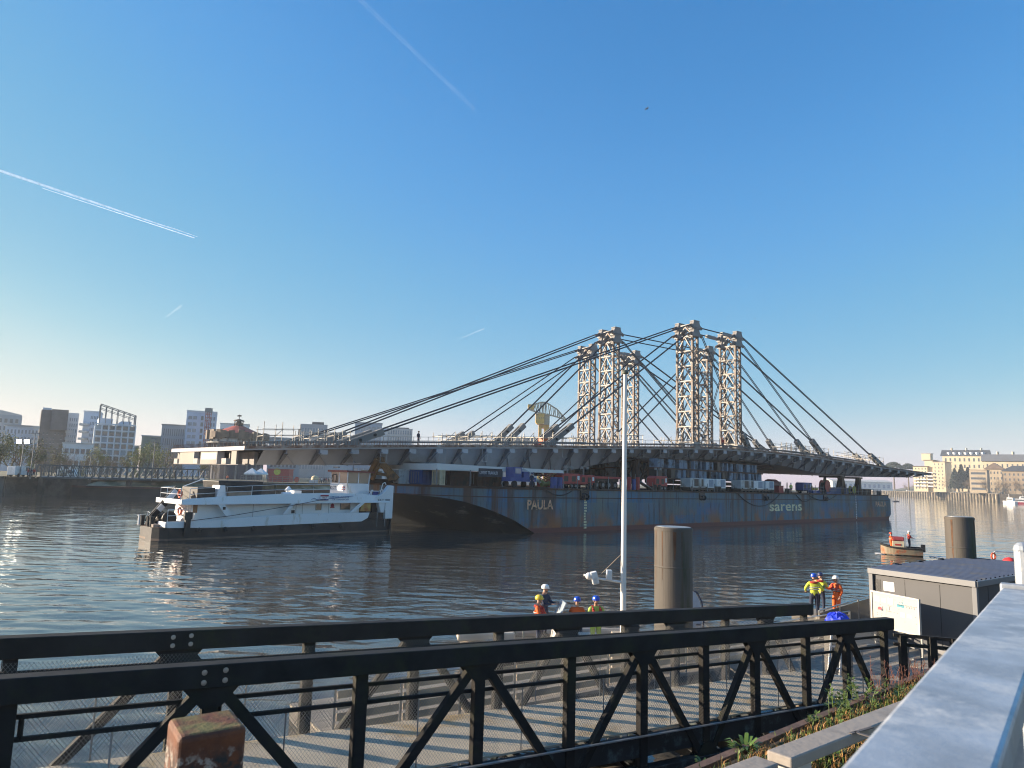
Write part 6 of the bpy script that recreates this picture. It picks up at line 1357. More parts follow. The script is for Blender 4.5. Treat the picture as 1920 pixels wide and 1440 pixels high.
def HB(mb, p, q, w, h, up=(0, 0, 1), fl=.018):      # a rolled I section: web and two flanges
    p, q = vec(p), vec(q); d = (q - p).normalized(); u = vec(up); a = d.cross(u).normalized(); b = a.cross(d).normalized()
    mb.bar(p + b * (h / 2 - fl / 2), q + b * (h / 2 - fl / 2), w, fl, up); mb.bar(p - b * (h / 2 - fl / 2), q - b * (h / 2 - fl / 2), w, fl, up); mb.bar(p, q, fl, h - 2 * fl - .002, up)
for side, v in (('near', 0.0), ('far', GW)):
    s = -1 if v == 0 else 1
    mb = MB(); mb.bar(GP(T0, v, gzt(T0) - .14), GP(T1, v, gzt(T1) - .14), .23, .28); tc_ = mb.build('top_chord', M_GW, gang, bevel=.012)
    for k, t in enumerate(POSTS):      # bolt plates
        if k in AP and t < 4:
            mb = MB()
            for dt in (-.12, .13):
                for dz in (-.08, -.2): mb.lathe([(.034, 0), (.034, .008), (.02, .010), (.02, .024), (.001, .025)], GP(t + dt, v - .116, gzt(t) + dz), 10, Matrix.Rotation(GANG, 3, 'Z') @ Matrix.Rotation(R(90), 3, 'X'))
            mb.build('bolts', M_STAIN, tc_)
    mb = MB(); mb.bar(GP(T0, v, gzt(T0) - GB), GP(T1, v, gzt(T1) - GB), .2, .24); mb.build('bottom_chord', M_GWD, gang, bevel=.01); mb = MB(); mb.bar(GP(T0, v - s * .01, gzt(T0) - GH - .09), GP(T1, v - s * .01, gzt(T1) - GH - .09), .09, .36); mb.build('edge_beam', M_GWD, gang)
    mb = MB(); mb.bar(GP(T0, v - .16, gzt(T0) - GH + .13), GP(T1, v - .16, gzt(T1) - GH + .13), .05, .02); mb.build('toe_strip', M_GALV, gang)
    for k, t in enumerate(POSTS):
        mb = MB(); zt = gzt(t); w = .17
        mb.bar(GP(t, v, zt - GB + .12), GP(t, v, zt - .28), .12, w, GU); mb.obox(GP(t - .10, v - .06, zt - GB + .12), GU * .012, GV * .12, Vector((0, 0, GB - .40))); mb.build('post', M_GW, gang, bevel=.008)
        mb = MB()
        for s2 in (-1, 1):
            if k in AP: mb.prism([GP(t - .34, v + s2 * .062, zt - .275), GP(t + .34, v + s2 * .062, zt - .275), GP(t + .12, v + s2 * .062, zt - .52), GP(t - .12, v + s2 * .062, zt - .52)], GV * s2 * .012)
            else: mb.prism([GP(t - .36, v + s2 * .062, zt - GB + .11), GP(t + .36, v + s2 * .062, zt - GB + .11), GP(t + .11, v + s2 * .062, zt - GB + .36), GP(t - .11, v + s2 * .062, zt - GB + .36)], GV * s2 * .012)
        mb.build('gusset', M_GW, gang)
        if k in AP:
            for dk_ in (-1, 1):
                j = k + dk_
                if 0 <= j < len(POSTS):
                    t2 = POSTS[j]; a = GP(t + dk_ * .07, v, zt - .27); b = GP(t2 - dk_ * .12, v, gzt(t2) - GB + .1); mb = MB(); mb.bar(a, b, .11, .14, GV.cross((b - a)).normalized()); mb.build('diagonal', M_GW, gang, bevel=.008)
    for dz in (-.46, -.70):
        mb = MB(); mb.bar(GP(T0, v + s * -.09, gzt(T0) + dz), GP(T1, v + s * -.09, gzt(T1) + dz), .045, .05); mb.build('guard_rail', M_GW, gang)
    for k, t in enumerate(POSTS[:-1]):
        mb = MB(); mb.build('rail_tie', M_GW, gang) if mb.bar(GP(t + .14, v - s * .09, gzt(t + .14) - .46), GP(t + .14, v - s * .09, gzt(t + .14) - .70), .04) else 0; mb = MB()
        mb.bar(GP((t + POSTS[k + 1]) / 2, v - s * .10, gzt(t) - .7), GP((t + POSTS[k + 1]) / 2, v - s * .10, gzt(t) - GH + .1), .018); mb.build('mesh_stay', M_GALV, gang)
    # expanded metal infill: two families of thin slanting strands over the full height of the guard
    mb = MB(); vv = v - s * .115; zb_, zt_ = -GH + .13, -.32 if s > 0 else -.34; hh = zt_ - zb_; sp = .052; run = hh / 1.25; n = int((T1 - T0 + run) / sp)
    def strand(ta, tb):
        # clip to panel
        p0, p1 = (ta, zb_), (tb, zt_)
        if max(ta, tb) < T0 or min(ta, tb) > T1: return
        f0, f1 = 0.0, 1.0; d = tb - ta
        for lim, sg in ((T0, 1), (T1, -1)):
            f = (lim - ta) / d
            if d * sg > 0: f0 = max(f0, f)
            else: f1 = min(f1, f)
        if f0 >= f1: return
        A_ = (ta + d * f0, zb_ + hh * f0); B_ = (ta + d * f1, zb_ + hh * f1)
        mb.bar(GP(A_[0], vv, gzt(A_[0]) + A_[1]), GP(B_[0], vv, gzt(B_[0]) + B_[1]), .0025, .0034, GV.cross(Vector((0, 0, 1))))
    for i in range(n):
        ta = T0 - run + i * sp; strand(ta, ta + run); strand(ta + run, ta)
    mb.build('mesh_panel', M_MESH, gang, fix=False)
# deck of pale grating planks
M_GDECK = mat('grating_tan', (.62, .53, .39), .7, 0, .14, 1.2, bump=.01, bscale=40, dirt=(.42, .25, .06), dirt_amt=.18, dscale=.35)
mb = MB(); t = T0
while t < T1 - .05:
    w = .248; mb.obox(GP(t, .08, gzt(t) - GH + .115), GU * w + Vector((0, 0, -GSL * w)), GV * (GW - .16), Vector((0, 0, .03))); t += .252
mb.build('walkway', M_GDECK, gang)
mb = MB()
for t in POSTS: mb.bar(GP(t, .1, gzt(t) - GB + .02), GP(t, GW - .1, gzt(t) - GB + .02), .12, .16)
for a, b in zip(POSTS, POSTS[1:]): mb.bar(GP(a, .1, gzt(a) - GB - .02), GP(b, GW - .1, gzt(b) - GB - .02), .09)
mb.build('cross_beam', M_GWD, gang)

# pontoon deck and landing
M_PDECK = mat('pontoon_plank', (.30, .265, .215), .8, 0, .18, 1.5, bump=.006, bscale=20, stretch=(1, 6, 1)); M_PSIDE = mat('pontoon_side', (.16, .145, .13), .8, 0, .25, .8, dirt=(.06, .06, .05), dirt_amt=.4)
PZ = .38
pont = thing('pontoon', 'long floating landing pontoon with planked deck beyond the gangway', 'pontoon', GP(20, 5, PZ), GANG)
for (t0, t1, v0, v1) in ((6.0, 18.9, 5.6, 8.4), (18.93, 24.5, -2.2, 8.4), (24.53, 44, -4.0, 8.2), (29.7, 37, 8.3, 10.6)):
    mb = MB(); mb.obox(GP(t0, v0, -.5), GU * (t1 - t0 - .03), GV * (v1 - v0), Vector((0, 0, PZ + .42))); mb.build('float', M_PSIDE, pont, bevel=.03)
    mb = MB(); v = v0
    while v < v1 - .1: mb.obox(GP(t0, v, PZ - .07), GU * (t1 - t0 - .03), GV * .188, Vector((0, 0, .07))); v += .2
    mb.build('deck', M_PDECK, pont)
def panel_fence(label, pts, z, h=1.1, step=1.55, M=None, cat='railing', solid=True, Mf=None):
    t = thing('panel_railing', label, cat, (*vec(pts[0]).to_2d(), z), 0, 'railings on the pontoon'); P = [Vector((p[0], p[1], z)) for p in pts]
    for a, b in zip(P, P[1:]):
        n = max(1, round((b - a).length / step))
        for i in range(n):
            p, q = a.lerp(b, i / n), a.lerp(b, (i + 1) / n); d = (q - p).normalized()
            mb = MB(); mb.bar(p, p + Vector((0, 0, h)), .05); mb.build('post', Mf or M_STAIN, t)
            if solid and M is M_PANEL:
                for fz in (.16, .38, .60, .82): mb = MB(); mb.bar((p + d * .05) + Vector((0, 0, h * fz)), (q - d * .05) + Vector((0, 0, h * fz)), .02, h * .15); mb.build('board', M, t)
            elif solid: mb = MB(); mb.bar((p + d * .06) + Vector((0, 0, h * .5)), (q - d * .06) + Vector((0, 0, h * .5)), .012, h * .84); mb.build('panel', M, t)
        mb = MB(); mb.tube(a + Vector((0, 0, h)), b + Vector((0, 0, h)), .028, n=8); mb.build('handrail', Mf or M_STAIN, t)
        mb = MB(); mb.bar(b, b + Vector((0, 0, h)), .05); mb.build('post', Mf or M_STAIN, t)
M_PANEL = mat('panel_tan', (.52, .40, .26), .45, 0, .12, 1.2); M_PANELG = mat('panel_smoked', (.20, .175, .145), .15, 0, .12, .8)
def q2(p): return (p.x, p.y)
panel_fence('long brown panel railing along the near edge of pontoon', [q2(GP(6.1, 5.7, 0)), q2(GP(18.8, 5.7, 0))], PZ, 1.05, 1.5, M_PANEL)
panel_fence('brown panel railing behind the gangway end', [q2(GP(18.9, 5.7, 0)), q2(GP(26.5, 5.9, 0))], PZ, 1.05, 1.5, M_PANEL)
pa, pb_ = at(1535, 1135, 27.5), at(1640, 1109, 32.2)
panel_fence('smoked glass railing rising toward the grey hut beside the workers', [(pa.x, pa.y), (pb_.x, pb_.y)], PZ, 1.1, 2.3, M_PANELG)
pa, pb_, pc = at(1675, 1190, 18.6), at(1790, 1199, 18.4), at(1850, 1205, 18.2)
t = thing('steel_fence', 'low black steel fence with two rails right of the gangway end', 'fence', (pa.x, pa.y, .4)); mb = MB()
for dz in (0, -.22): mb.bar((pa.x, pa.y, pa.z + dz), (pc.x, pc.y, pa.z + dz - .05), .07, .08)
mb.build('rail', M_GW, t)
for px in (1692, 1748, 1790, 1840):
    f = (px - 1675) / 175; c = pa.lerp(pc, f); mb = MB(); mb.bar((c.x, c.y, .2), (c.x, c.y, pa.z), .16, .14); mb.build('post', M_GW, t)
mb = MB(); [mb.bar((pa.lerp(pc, f).x, pa.y + .1, .5), (pa.lerp(pc, f).x, pa.y + .1, pa.z - .2), .02) for f in (.2, .35, .55, .8)]; mb.bar((pa.x, pa.y, .45), (pc.x, pc.y, .45), .05); mb.build('infill', M_MESH, t)
# mooring struts and dark frames below the gangway
for i, (a, b, w) in enumerate(((GP(7.2, -3.4, 1.3), GP(11.0, 3.5, .25), 'left'), (GP(10.8, -3.4, 1.2), GP(14.5, 3.2, .3), 'middle'), (GP(14.6, -3.2, 1.0), GP(17.5, 2.6, .3), 'right'))):
    t = thing('mooring_strut', 'heavy rusty mooring strut under the gangway, %s one of three' % w, 'strut', b, 0, 'mooring struts under the gangway'); mb = MB(); mb.bar(a, b, .5, .42); mb.build('beam', mat('strut_brown', (.20, .15, .10), .8, 0, .3, 1, dirt=(.06, .05, .04), dirt_amt=.4), t, bevel=.03)
    mb = MB(); mb.bar(a + GU * .5, a.lerp(b, .8) + GU * 1.0, .16); mb.bar(a - GU * .2, b + GU * 1.4, .12); mb.build('brace', M_GWD, t)
# piles
M_TIDE = mat('tide_algae', (.035, .04, .02), .85, 0, .4, 3); M_RUN = mat('rust_run', (.11, .055, .028), .85, 0, .4, 4)
def pile(label, px, y, r, ytop, seed):
    p = at(px, 1000, y); t = thing('mooring_pile', label, 'pile', (p.x, p.y, 0), 0, 'steel mooring piles'); h = zat(px, ytop, y)
    m = mat('pile_%d' % seed, (.098, .086, .074), .75, 0, .25, .9, bump=.01, bscale=9, dirt=(.05, .052, .016), dirt_amt=.16 + .18 * (seed == 2), dscale=1.1, stretch=(1, 1, .12))
    mb = MB(); mb.lathe([(r, -1.5), (r, h - .03), (r - .03, h)], (0, 0, 0), 48); mb.build('tube', m, t, local=True, smooth=False)
    mb = MB(); mb.lathe([(r - .06, h + .002), (r - .06, h + .012)], (0, 0, 0), 40); mb.build('cap_plate', M_GALV, t, local=True)
    mb = MB(); mb.lathe([(r + .015, h - .12), (r + .015, h - .04)], (0, 0, 0), 48); mb.build('rim_band', m, t, local=True)
    for zw in (h * .38, h * .72): mb = MB(); mb.lathe([(r + .002, zw - .03), (r + .012, zw), (r + .002, zw + .03)], (0, 0, 0), 48); mb.build('weld_seam', m, t, local=True)
    mb = MB(); mb.lathe([(r + .004, -.2), (r + .006, .2), (r + .004, .95)], (0, 0, 0), 48); mb.build('tide_band', M_TIDE, t, local=True)
    for k in range(7):
        a = random.Random(seed * 9 + k).uniform(3.0, 6.4); L_ = random.Random(seed + k).uniform(.5, 2.2); mb = MB(); p0 = Vector((math.cos(a), math.sin(a), 0)) * (r + .003); sd_ = Vector((-math.sin(a), math.cos(a), 0)) * random.Random(k).uniform(.012, .045); mb.add([p0 - sd_ + Vector((0, 0, h - .13)), p0 + sd_ + Vector((0, 0, h - .13)), p0 + sd_ * .3 + Vector((0, 0, h - .13 - L_)), p0 - sd_ * .3 + Vector((0, 0, h - .13 - L_))], [(0, 1, 2, 3)]); mb.build('rust_run', M_RUN, t, local=True)
pile('thick brown steel mooring pile right of the white mast', 1262.5, 24.3, .625, 988, 1); pile('thick mossy mooring pile behind the grey hut', 1800, 33.5, .60, 969, 2)
# white mast with camera arm
p = at(1168, 1200, 22.6); mast_ = thing('mast', 'tall white tapered mast with bracket arm of cameras', 'mast', (p.x, p.y, PZ)); zt = zat(1172, 702, 22.6) - PZ
mb = MB(); mb.tube((0, 0, 0), (0, 0, zt), .098, .062, 20); mb.build('pole', mat('mast_white', (.78, .76, .72), .4, 0, .04, 1), mast_, local=True, smooth=False)
mb = MB(); mb.lathe([(.07, zt), (.10, zt + .02), (.10, zt + .08), (.04, zt + .15)], (0, 0, 0), 16); mb.build('top_cap', mat('cap_olive', (.09, .10, .07), .6), mast_, local=True)
za = zat(1165, 1092, 22.6) - PZ; mb = MB(); mb.tube((0, 0, za), (-.95, -.05, za + .12), .035, n=10); mb.build('arm', M_WHT, mast_, local=True)
mb = MB(); mb.tube((-.02, 0, zat(1165, 1036, 22.6) - PZ), (-.72, -.03, za + .22), .012, n=6); mb.build('guy_wire', mat('wire_tan', (.35, .28, .2), .6), mast_, local=True)
mb = MB(); mb.box((-.45, -.02, za + .22), (.17, .2, .3)); mb.build('camera_box', M_WHT, mast_, local=True, bevel=.02)
mb = MB(); mb.box((-.90, -.05, za + .12), (.20, .24, .38), Matrix.Rotation(R(-14), 3, 'Y')); cb = mb.build('camera_box', M_WHT, mast_, local=True, bevel=.025)
mb = MB(); mb.ball((-1.08, -.06, za + .17), .11, 12, 8); mb.tube((-1.02, -.06, za + .17), (-1.24, -.06, za + .2), .05, .03, 10); mb.build('camera_head', M_WHT, mast_, local=True, smooth=True)
mb = MB(); mb.obox((-.35, -.16, 0), (.34, 0, 0), (0, .3, 0), (0, 0, 1.1)); mb.build('base_cabinet', mat('cabinet_tan', (.36, .31, .24), .6), mast_, local=True, bevel=.02)
# grey hut
C0 = at(1830, 1090, 24.8); HZ = PZ; HT = C0.z; ha = Vector((7.7, 6, 0)).normalized(); hb = Vector((-2.0, 3.25, 0)).normalized(); HLa, HLb = 9.6, 3.85
hut = thing('site_hut', 'grey site hut with pale frame and corrugated dark roof', 'hut', (C0.x, C0.y, HZ))
M_HUT = mat('hut_grey', (.090, .090, .096), .6, 0, .05, 1.2); M_HUTF = mat('hut_frame', (.22, .22, .225), .5, 0, .05, 1); M_HROOF = mat('hut_roof', (.05, .07, .12), .75, .0, .12, .8, dirt=(.07, .08, .10), dirt_amt=.25, dscale=1.2, spec=.2)
hc = Vector((C0.x, C0.y, 0))
def HP(a, b, z): return hc + ha * a + hb * b + Vector((0, 0, z))
H = HT - HZ
mb = MB(); mb.obox(HP(.1, .1, HZ), ha * (HLa - .2), hb * (HLb - .2), Vector((0, 0, H - .24))); mb.build('wall', M_HUT, hut)
mb = MB()
for b_ in (1.25, 2.5): mb.obox(HP(.092, b_, HZ + .1), ha * .01, hb * .014, Vector((0, 0, H - .4)))
for a_ in (1.3, 2.5, 3.7, 4.9): mb.obox(HP(a_, .092, HZ + .1), ha * .014, hb * .01, Vector((0, 0, H - .4)))
mb.build('panel_joint', M_BLK, hut)
mb = MB()
for a_, b_ in ((.07, .07), (.07, HLb - .07), (HLa - .07, .07), (HLa - .07, HLb - .07)): mb.bar(HP(a_, b_, HZ), HP(a_, b_, HT - .2), .15, .15, ha)
for z in (HZ + .08, HT - .1):
    hh = .2 if z > 1 else .16
    mb.bar(HP(0, .0, z), HP(0, HLb, z), .10, hh); mb.bar(HP(HLa, 0, z), HP(HLa, HLb, z), .1, hh); mb.bar(HP(0, -.003, z), HP(HLa, -.003, z), .10, hh - .006); mb.bar(HP(0, HLb, z), HP(HLa, HLb, z), .1, hh - .006)
mb.build('frame', M_HUTF, hut, bevel=.012)
mb = MB(); k = 22; rows = [[], []]
for i in range(k * 4 + 1):
    a = .06 + (HLa - .12) * i / (k * 4); z = HT - .06 + (.09 if (i % 4) in (1, 2) else 0)
    rows[0].append(HP(a, .06, z)); rows[1].append(HP(a, HLb - .06, z + .02))
mb.grid(rows); mb.build('roof', M_HROOF, hut)
mb = MB(); mb.obox(HP(.085, HLb - .95, HT - .78), ha * .02, hb * .42, Vector((0, 0, .34))); mb.build('vent', M_WHT, hut)
for a in (2.2, 4.4, 6.6):
    mb = MB(); mb.box(HP(a, HLb - .05, HT + .03), (.16, .16, .1)); mb.build('lifting_lug', M_BLK, hut)
mb = MB(); mb.obox(HP(.09, HLb - .42, HZ + .1), ha * .01, hb * .26, Vector((0, 0, H - .5))); mb.build('door_gap', M_BLK, hut)
# white notice board
TLp, TRp = at(1634, 1108, 27.0), at(1722, 1120, 25.1); bd = (TRp - TLp); bd.z = 0; bl = bd.length; bd.normalize(); bn = Vector((bd.y, -bd.x, 0)); zt_ = TLp.z; hB = 1.17
board = thing('notice_board', 'white notice board with small drawings standing before the hut', 'notice board', (TLp.x, TLp.y, PZ)); o = Vector((TLp.x, TLp.y, 0))
def NB(u, d, z): return o + bd * u + bn * d + Vector((0, 0, z))
mb = MB(); mb.obox(NB(0, -.03, zt_ - hB), bd * bl, bn * .03, Vector((0, 0, hB))); pnl = mb.build('panel', mat('board_white', (.42, .40, .37), .45, 0, .04, 1.5), board)
mb = MB()
for u in (-.02, bl - .02): mb.obox(NB(u, -.05, zt_ - hB - .03), bd * .05, bn * .085, Vector((0, 0, hB + .06)))
for z in (zt_ - hB - .04, zt_ - .02): mb.obox(NB(.031, -.048, z), bd * (bl - .055), bn * .08, Vector((0, 0, .05)))
mb.build('frame', mat('board_frame', (.62, .58, .5), .45, .2, .05, 1), board)
for u in (.0, bl - .04): mb = MB(); mb.obox(NB(u, -.06, PZ), bd * .06, bn * -.05, Vector((0, 0, zt_ - hB - PZ))); mb.obox(NB(u, -.45, PZ), bd * .06, bn * .8, Vector((0, 0, .06))); mb.build('leg', M_STAIN, board)
rnd = random.Random(12); M_INK = [mat('ink_grey', (.18, .18, .2), .7), mat('ink_red', (.55, .10, .12), .7), mat('ink_teal', (.10, .32, .40), .7), mat('ink_pink', (.60, .38, .38), .7), mat('ink_dark', (.07, .09, .12), .7)]
def ink(name, rects, M):
    mb = MB(); [mb.obox(NB(bl * u, .001, zt_ - hB * v2), bd * bl * w, bn * .004, Vector((0, 0, hB * h))) for u, v2, w, h in rects]; mb.build(name, M, pnl)
ink('boat_drawing', [(.55, .32, .15, .08), (.57, .27, .13, .03), (.66, .22, .012, .07)], M_INK[2]); ink('boat_drawing', [(.13, .52, .09, .07), (.15, .46, .06, .03)], M_INK[1]); ink('boat_drawing', [(.21, .54, .04, .06), (.235, .48, .012, .08)], M_INK[4])
ink('drawn_marks', [(.34, .52, .09, .015), (.38, .48, .012, .12)], M_INK[0]); ink('drawn_marks', [(.30, .56, .015, .16), (.32, .50, .012, .05)], M_INK[3])
ink('handwriting', [(.71 + .055 * i, .235 + .01 * (i % 2), .04, .014) for i in range(5)] + [(.75 + .05 * i, .30 + .01 * (i % 2), .014, .05) for i in range(4)], M_INK[0])
ink('magnets', [(rnd.uniform(.06, .94), rnd.uniform(.08, .75), .012, .018) for _ in range(26)], M_INK[0])
for q in [(.06, .28, .12, .16), (.22, .27, .1, .12), (.36, .3, .12, .2), (.62, .6, .1, .14), (.75, .58, .1, .1)]: ink('paper_note', [q], mat('paper_cream', (.66, .58, .50), .7))
# blue tarpaulin bundle, ladder, feather flag
p = at(1570, 1164, 22.2); t = thing('tarpaulin', 'bright blue tarpaulin draped over a stack by the gangway end', 'tarpaulin', (p.x, p.y, PZ)); rnd = random.Random(5); mb = MB(); zt2 = p.z + .23 - PZ; rows = []
for j in range(7):
    f = j / 6; rows.append([Vector(((.05 + .29 * math.sin(f * 1.45)) * math.cos(a * math.pi / 9) * (1 + rnd.uniform(-.22, .22)), (.05 + .36 * math.sin(f * 1.45)) * math.sin(a * math.pi / 9), zt2 - (1 - math.cos(f * 1.5)) * .36 + rnd.uniform(-.05, .05))) for a in range(18)])
rows.append([q + Vector((q.x * .06, q.y * .06, -.22 + rnd.uniform(-.1, .06))) for q in rows[-1]]); mb.grid(rows, True); mb.add(rows[0], [tuple(range(18))]); mb.build('sheet', mat('tarp_bright_blue', (.025, .05, .55), .45, 0, .25, 3), t, local=True)
mb = MB(); mb.box((0, 0, (zt2 - .4) / 2), (.62, .52, zt2 - .4)); mb.build('stack', M_PSIDE, t, local=True)
p = at(1548, 1180, 21.4); t = thing('step_ladder', 'slim white step ladder leaning beside the blue tarpaulin', 'ladder', (p.x, p.y, PZ)); mb = MB()
for x in (0, .34): mb.bar((x, 0, 0), (x + .22, .1, 1.5), .05)
[mb.bar((.04 + .055 * i, 0.02 * i, .3 * i + .2), (.36 + .055 * i, 0.02 * i, .3 * i + .2), .04) for i in range(4)]; mb.build('frame', M_WHT, t, local=True)
p = at(1303, 1190, 25.6); t = thing('feather_flag', 'white and navy feather flag standing behind the brown pile', 'flag', (p.x, p.y, PZ)); zf = zat(1300, 1108, 25.6) - PZ
prof = [(.0, .5), (.26, .5), (.27, zf * .6), (.20, zf * .82), (.05, zf * .97), (-.06, zf)]
mb = MB(); mb.prism([(-.08, 0, .5)] + [(x - .02, 0, z) for x, z in prof[1:]], (0, .012, 0)); mb.build('cloth', mat('flag_white', (.7, .7, .72), .7), t, local=True)
mb = MB(); mb.path([(x + .04, 0, z) for x, z in [(.27, 0)] + prof[1:]], .022, 6); mb.build('pole', mat('flag_navy', (.02, .03, .09), .6), t, local=True)
mb = MB(); [mb.box((.12, -.008, zf * f), (.16, .006, .05)) for f in (.35, .42, .55, .62)]; mb.build('printed_bars', mat('flag_navy', (.02, .03, .09), .6), t, local=True); mb = MB(); mb.lathe([(.25, 0), (.22, .08)], (.25, 0, 0), 14); mb.build('base', M_BLK, t, local=True)

# ---- quay edge at our feet
QZ = 4.55
def gp(px, py, z): return ground(px, py, z)
k0, k1 = gp(1300, 1440, QZ + .02), gp(1700, 1275, QZ + .02); kd = (k1 - k0).normalized(); kn = Vector((kd.y, -kd.x, 0))
ka, kb = k0 - kd * 14, k0 + kd * 40
M_SOIL = mat('soil_quay', (.11, .085, .05), .95, 0, .4, 6, bump=.03, bscale=12, dirt=(.09, .10, .035), dirt_amt=.45, dscale=2.5)
mb = MB(); nx, ny = 60, 14; rnd = random.Random(9); rows = []
for j in range(ny + 1):
    rows.append([Vector((*(ka + kd * (54 * i / nx) + kn * (.06 + 9 * (j / ny) ** 1.6)).to_2d(), QZ + (rnd.uniform(-.02, .025) if 0 < j < 9 else 0))) for i in range(nx + 1)])
mb.grid(rows); tag(mb.build('quayside_ground', M_SOIL), kind='structure')
t = thing('quay_wall', 'rust edged near quay wall with steel angle along its top', 'quay wall', k0); mb = MB(); a, b = ka.copy(), kb.copy()
mb.hexa([Vector((*(q).to_2d(), z)) for z in (-1, QZ - .02) for q in (a, b, b + kn * .5, a + kn * .5)]); mb.build('wall', mat('wall_near_dark', (.05, .047, .043), .9, 0, .3, .6, bump=.02), t)
mb = MB(); mb.bar(a + kn * .02, b + kn * .02, .05, .03); mb.build('edge_angle', mat('edge_rust', (.15, .09, .065), .8, 0, .3, 4, dirt=(.07, .045, .035), dirt_amt=.4, dscale=3, bump=.003), t)
M_BENCH = mat('bench_concrete', (.34, .30, .26), .8, 0, .1, 3, bump=.003, bscale=30, dirt=(.22, .2, .18), dirt_amt=.25, dscale=3); M_BEDGE = mat('bench_edge', (.27, .17, .13), .8, 0, .15, 3)
BZ = 4.98
a, b, d = gp(1437.5, 1406, BZ), gp(1482, 1423, BZ), gp(1672, 1319, BZ); bdv = (d - a).normalized(); bw = (b - a); bw -= bdv * bw.dot(bdv); bw = bw.normalized() * bw.length
t = thing('bench_slab', 'long pale bench slab with dark spray painted letters on top', 'bench', a); mb = MB(); mb.obox(a - Vector((0, 0, .045)), bdv * 4.2, bw, Vector((0, 0, .045))); sl = mb.build('slab', M_BENCH, t, bevel=.006)
for u in (.05, 1.4, 2.8): mb = MB(); mb.obox(a + bdv * u + bw * .15 - Vector((0, 0, .5)), bdv * .12, bw * .7, Vector((0, 0, .452))); mb.build('support', mat('support_white', (.5, .48, .45), .7), t)
mb = MB()
def strokes(u0, segs, sc=.16):
    for (x0, y0), (x1, y1) in segs:
        p, q = a + bdv * (u0 + x0 * sc) + bw.normalized() * (.10 + y0 * sc), a + bdv * (u0 + x1 * sc) + bw.normalized() * (.10 + y1 * sc); mb.bar(p + Vector((0, 0, .003)), q + Vector((0, 0, .003)), .014, .004)
strokes(.50, [((0, 0), (0, 1)), ((0, 1), (.7, 1)), ((0, .5), (.5, .5)), ((-.2, 0), (.8, .1))]); strokes(.95, [((0, 0), (0, 1.1)), ((0, .5), (.8, 1.1)), ((0, .5), (.9, 0)), ((-.6, .3), (1.2, .9))]); strokes(1.42, [((0, 0), (0, 1.1)), ((0, .5), (.8, 1.1)), ((0, .5), (.9, 0)), ((-.5, 1.0), (1.4, .2))]); strokes(1.8, [((0, 0), (.5, 1)), ((.5, 1), (1, 0)), ((.2, .4), (.8, .4)), ((-.2, .9), (1.2, .9))])
mb.build('graffiti', mat('spray_grey', (.12, .11, .11), .8, 0, .3, 8), sl)
a2, b2 = gp(1416.7, 1415.6, BZ - .02), gp(1457, 1432.5, BZ - .02); w2 = (b2 - a2); w2 -= bdv * w2.dot(bdv)
t = thing('bench_slab', 'second pale bench slab ending at the lower picture edge', 'bench', a2); mb = MB(); mb.obox(a2 - bdv * 2.2 - Vector((0, 0, .045)), bdv * 2.2, w2.normalized() * w2.length, Vector((0, 0, .045))); mb.build('slab', M_BENCH, t, bevel=.006)
for u in (-.2, -1.2): mb = MB(); mb.obox(a2 + bdv * u + w2.normalized() * .05 - Vector((0, 0, .5)), bdv * .12, w2.normalized() * .25, Vector((0, 0, .452))); mb.build('support', mat('support_white', (.5, .48, .45), .7), t)
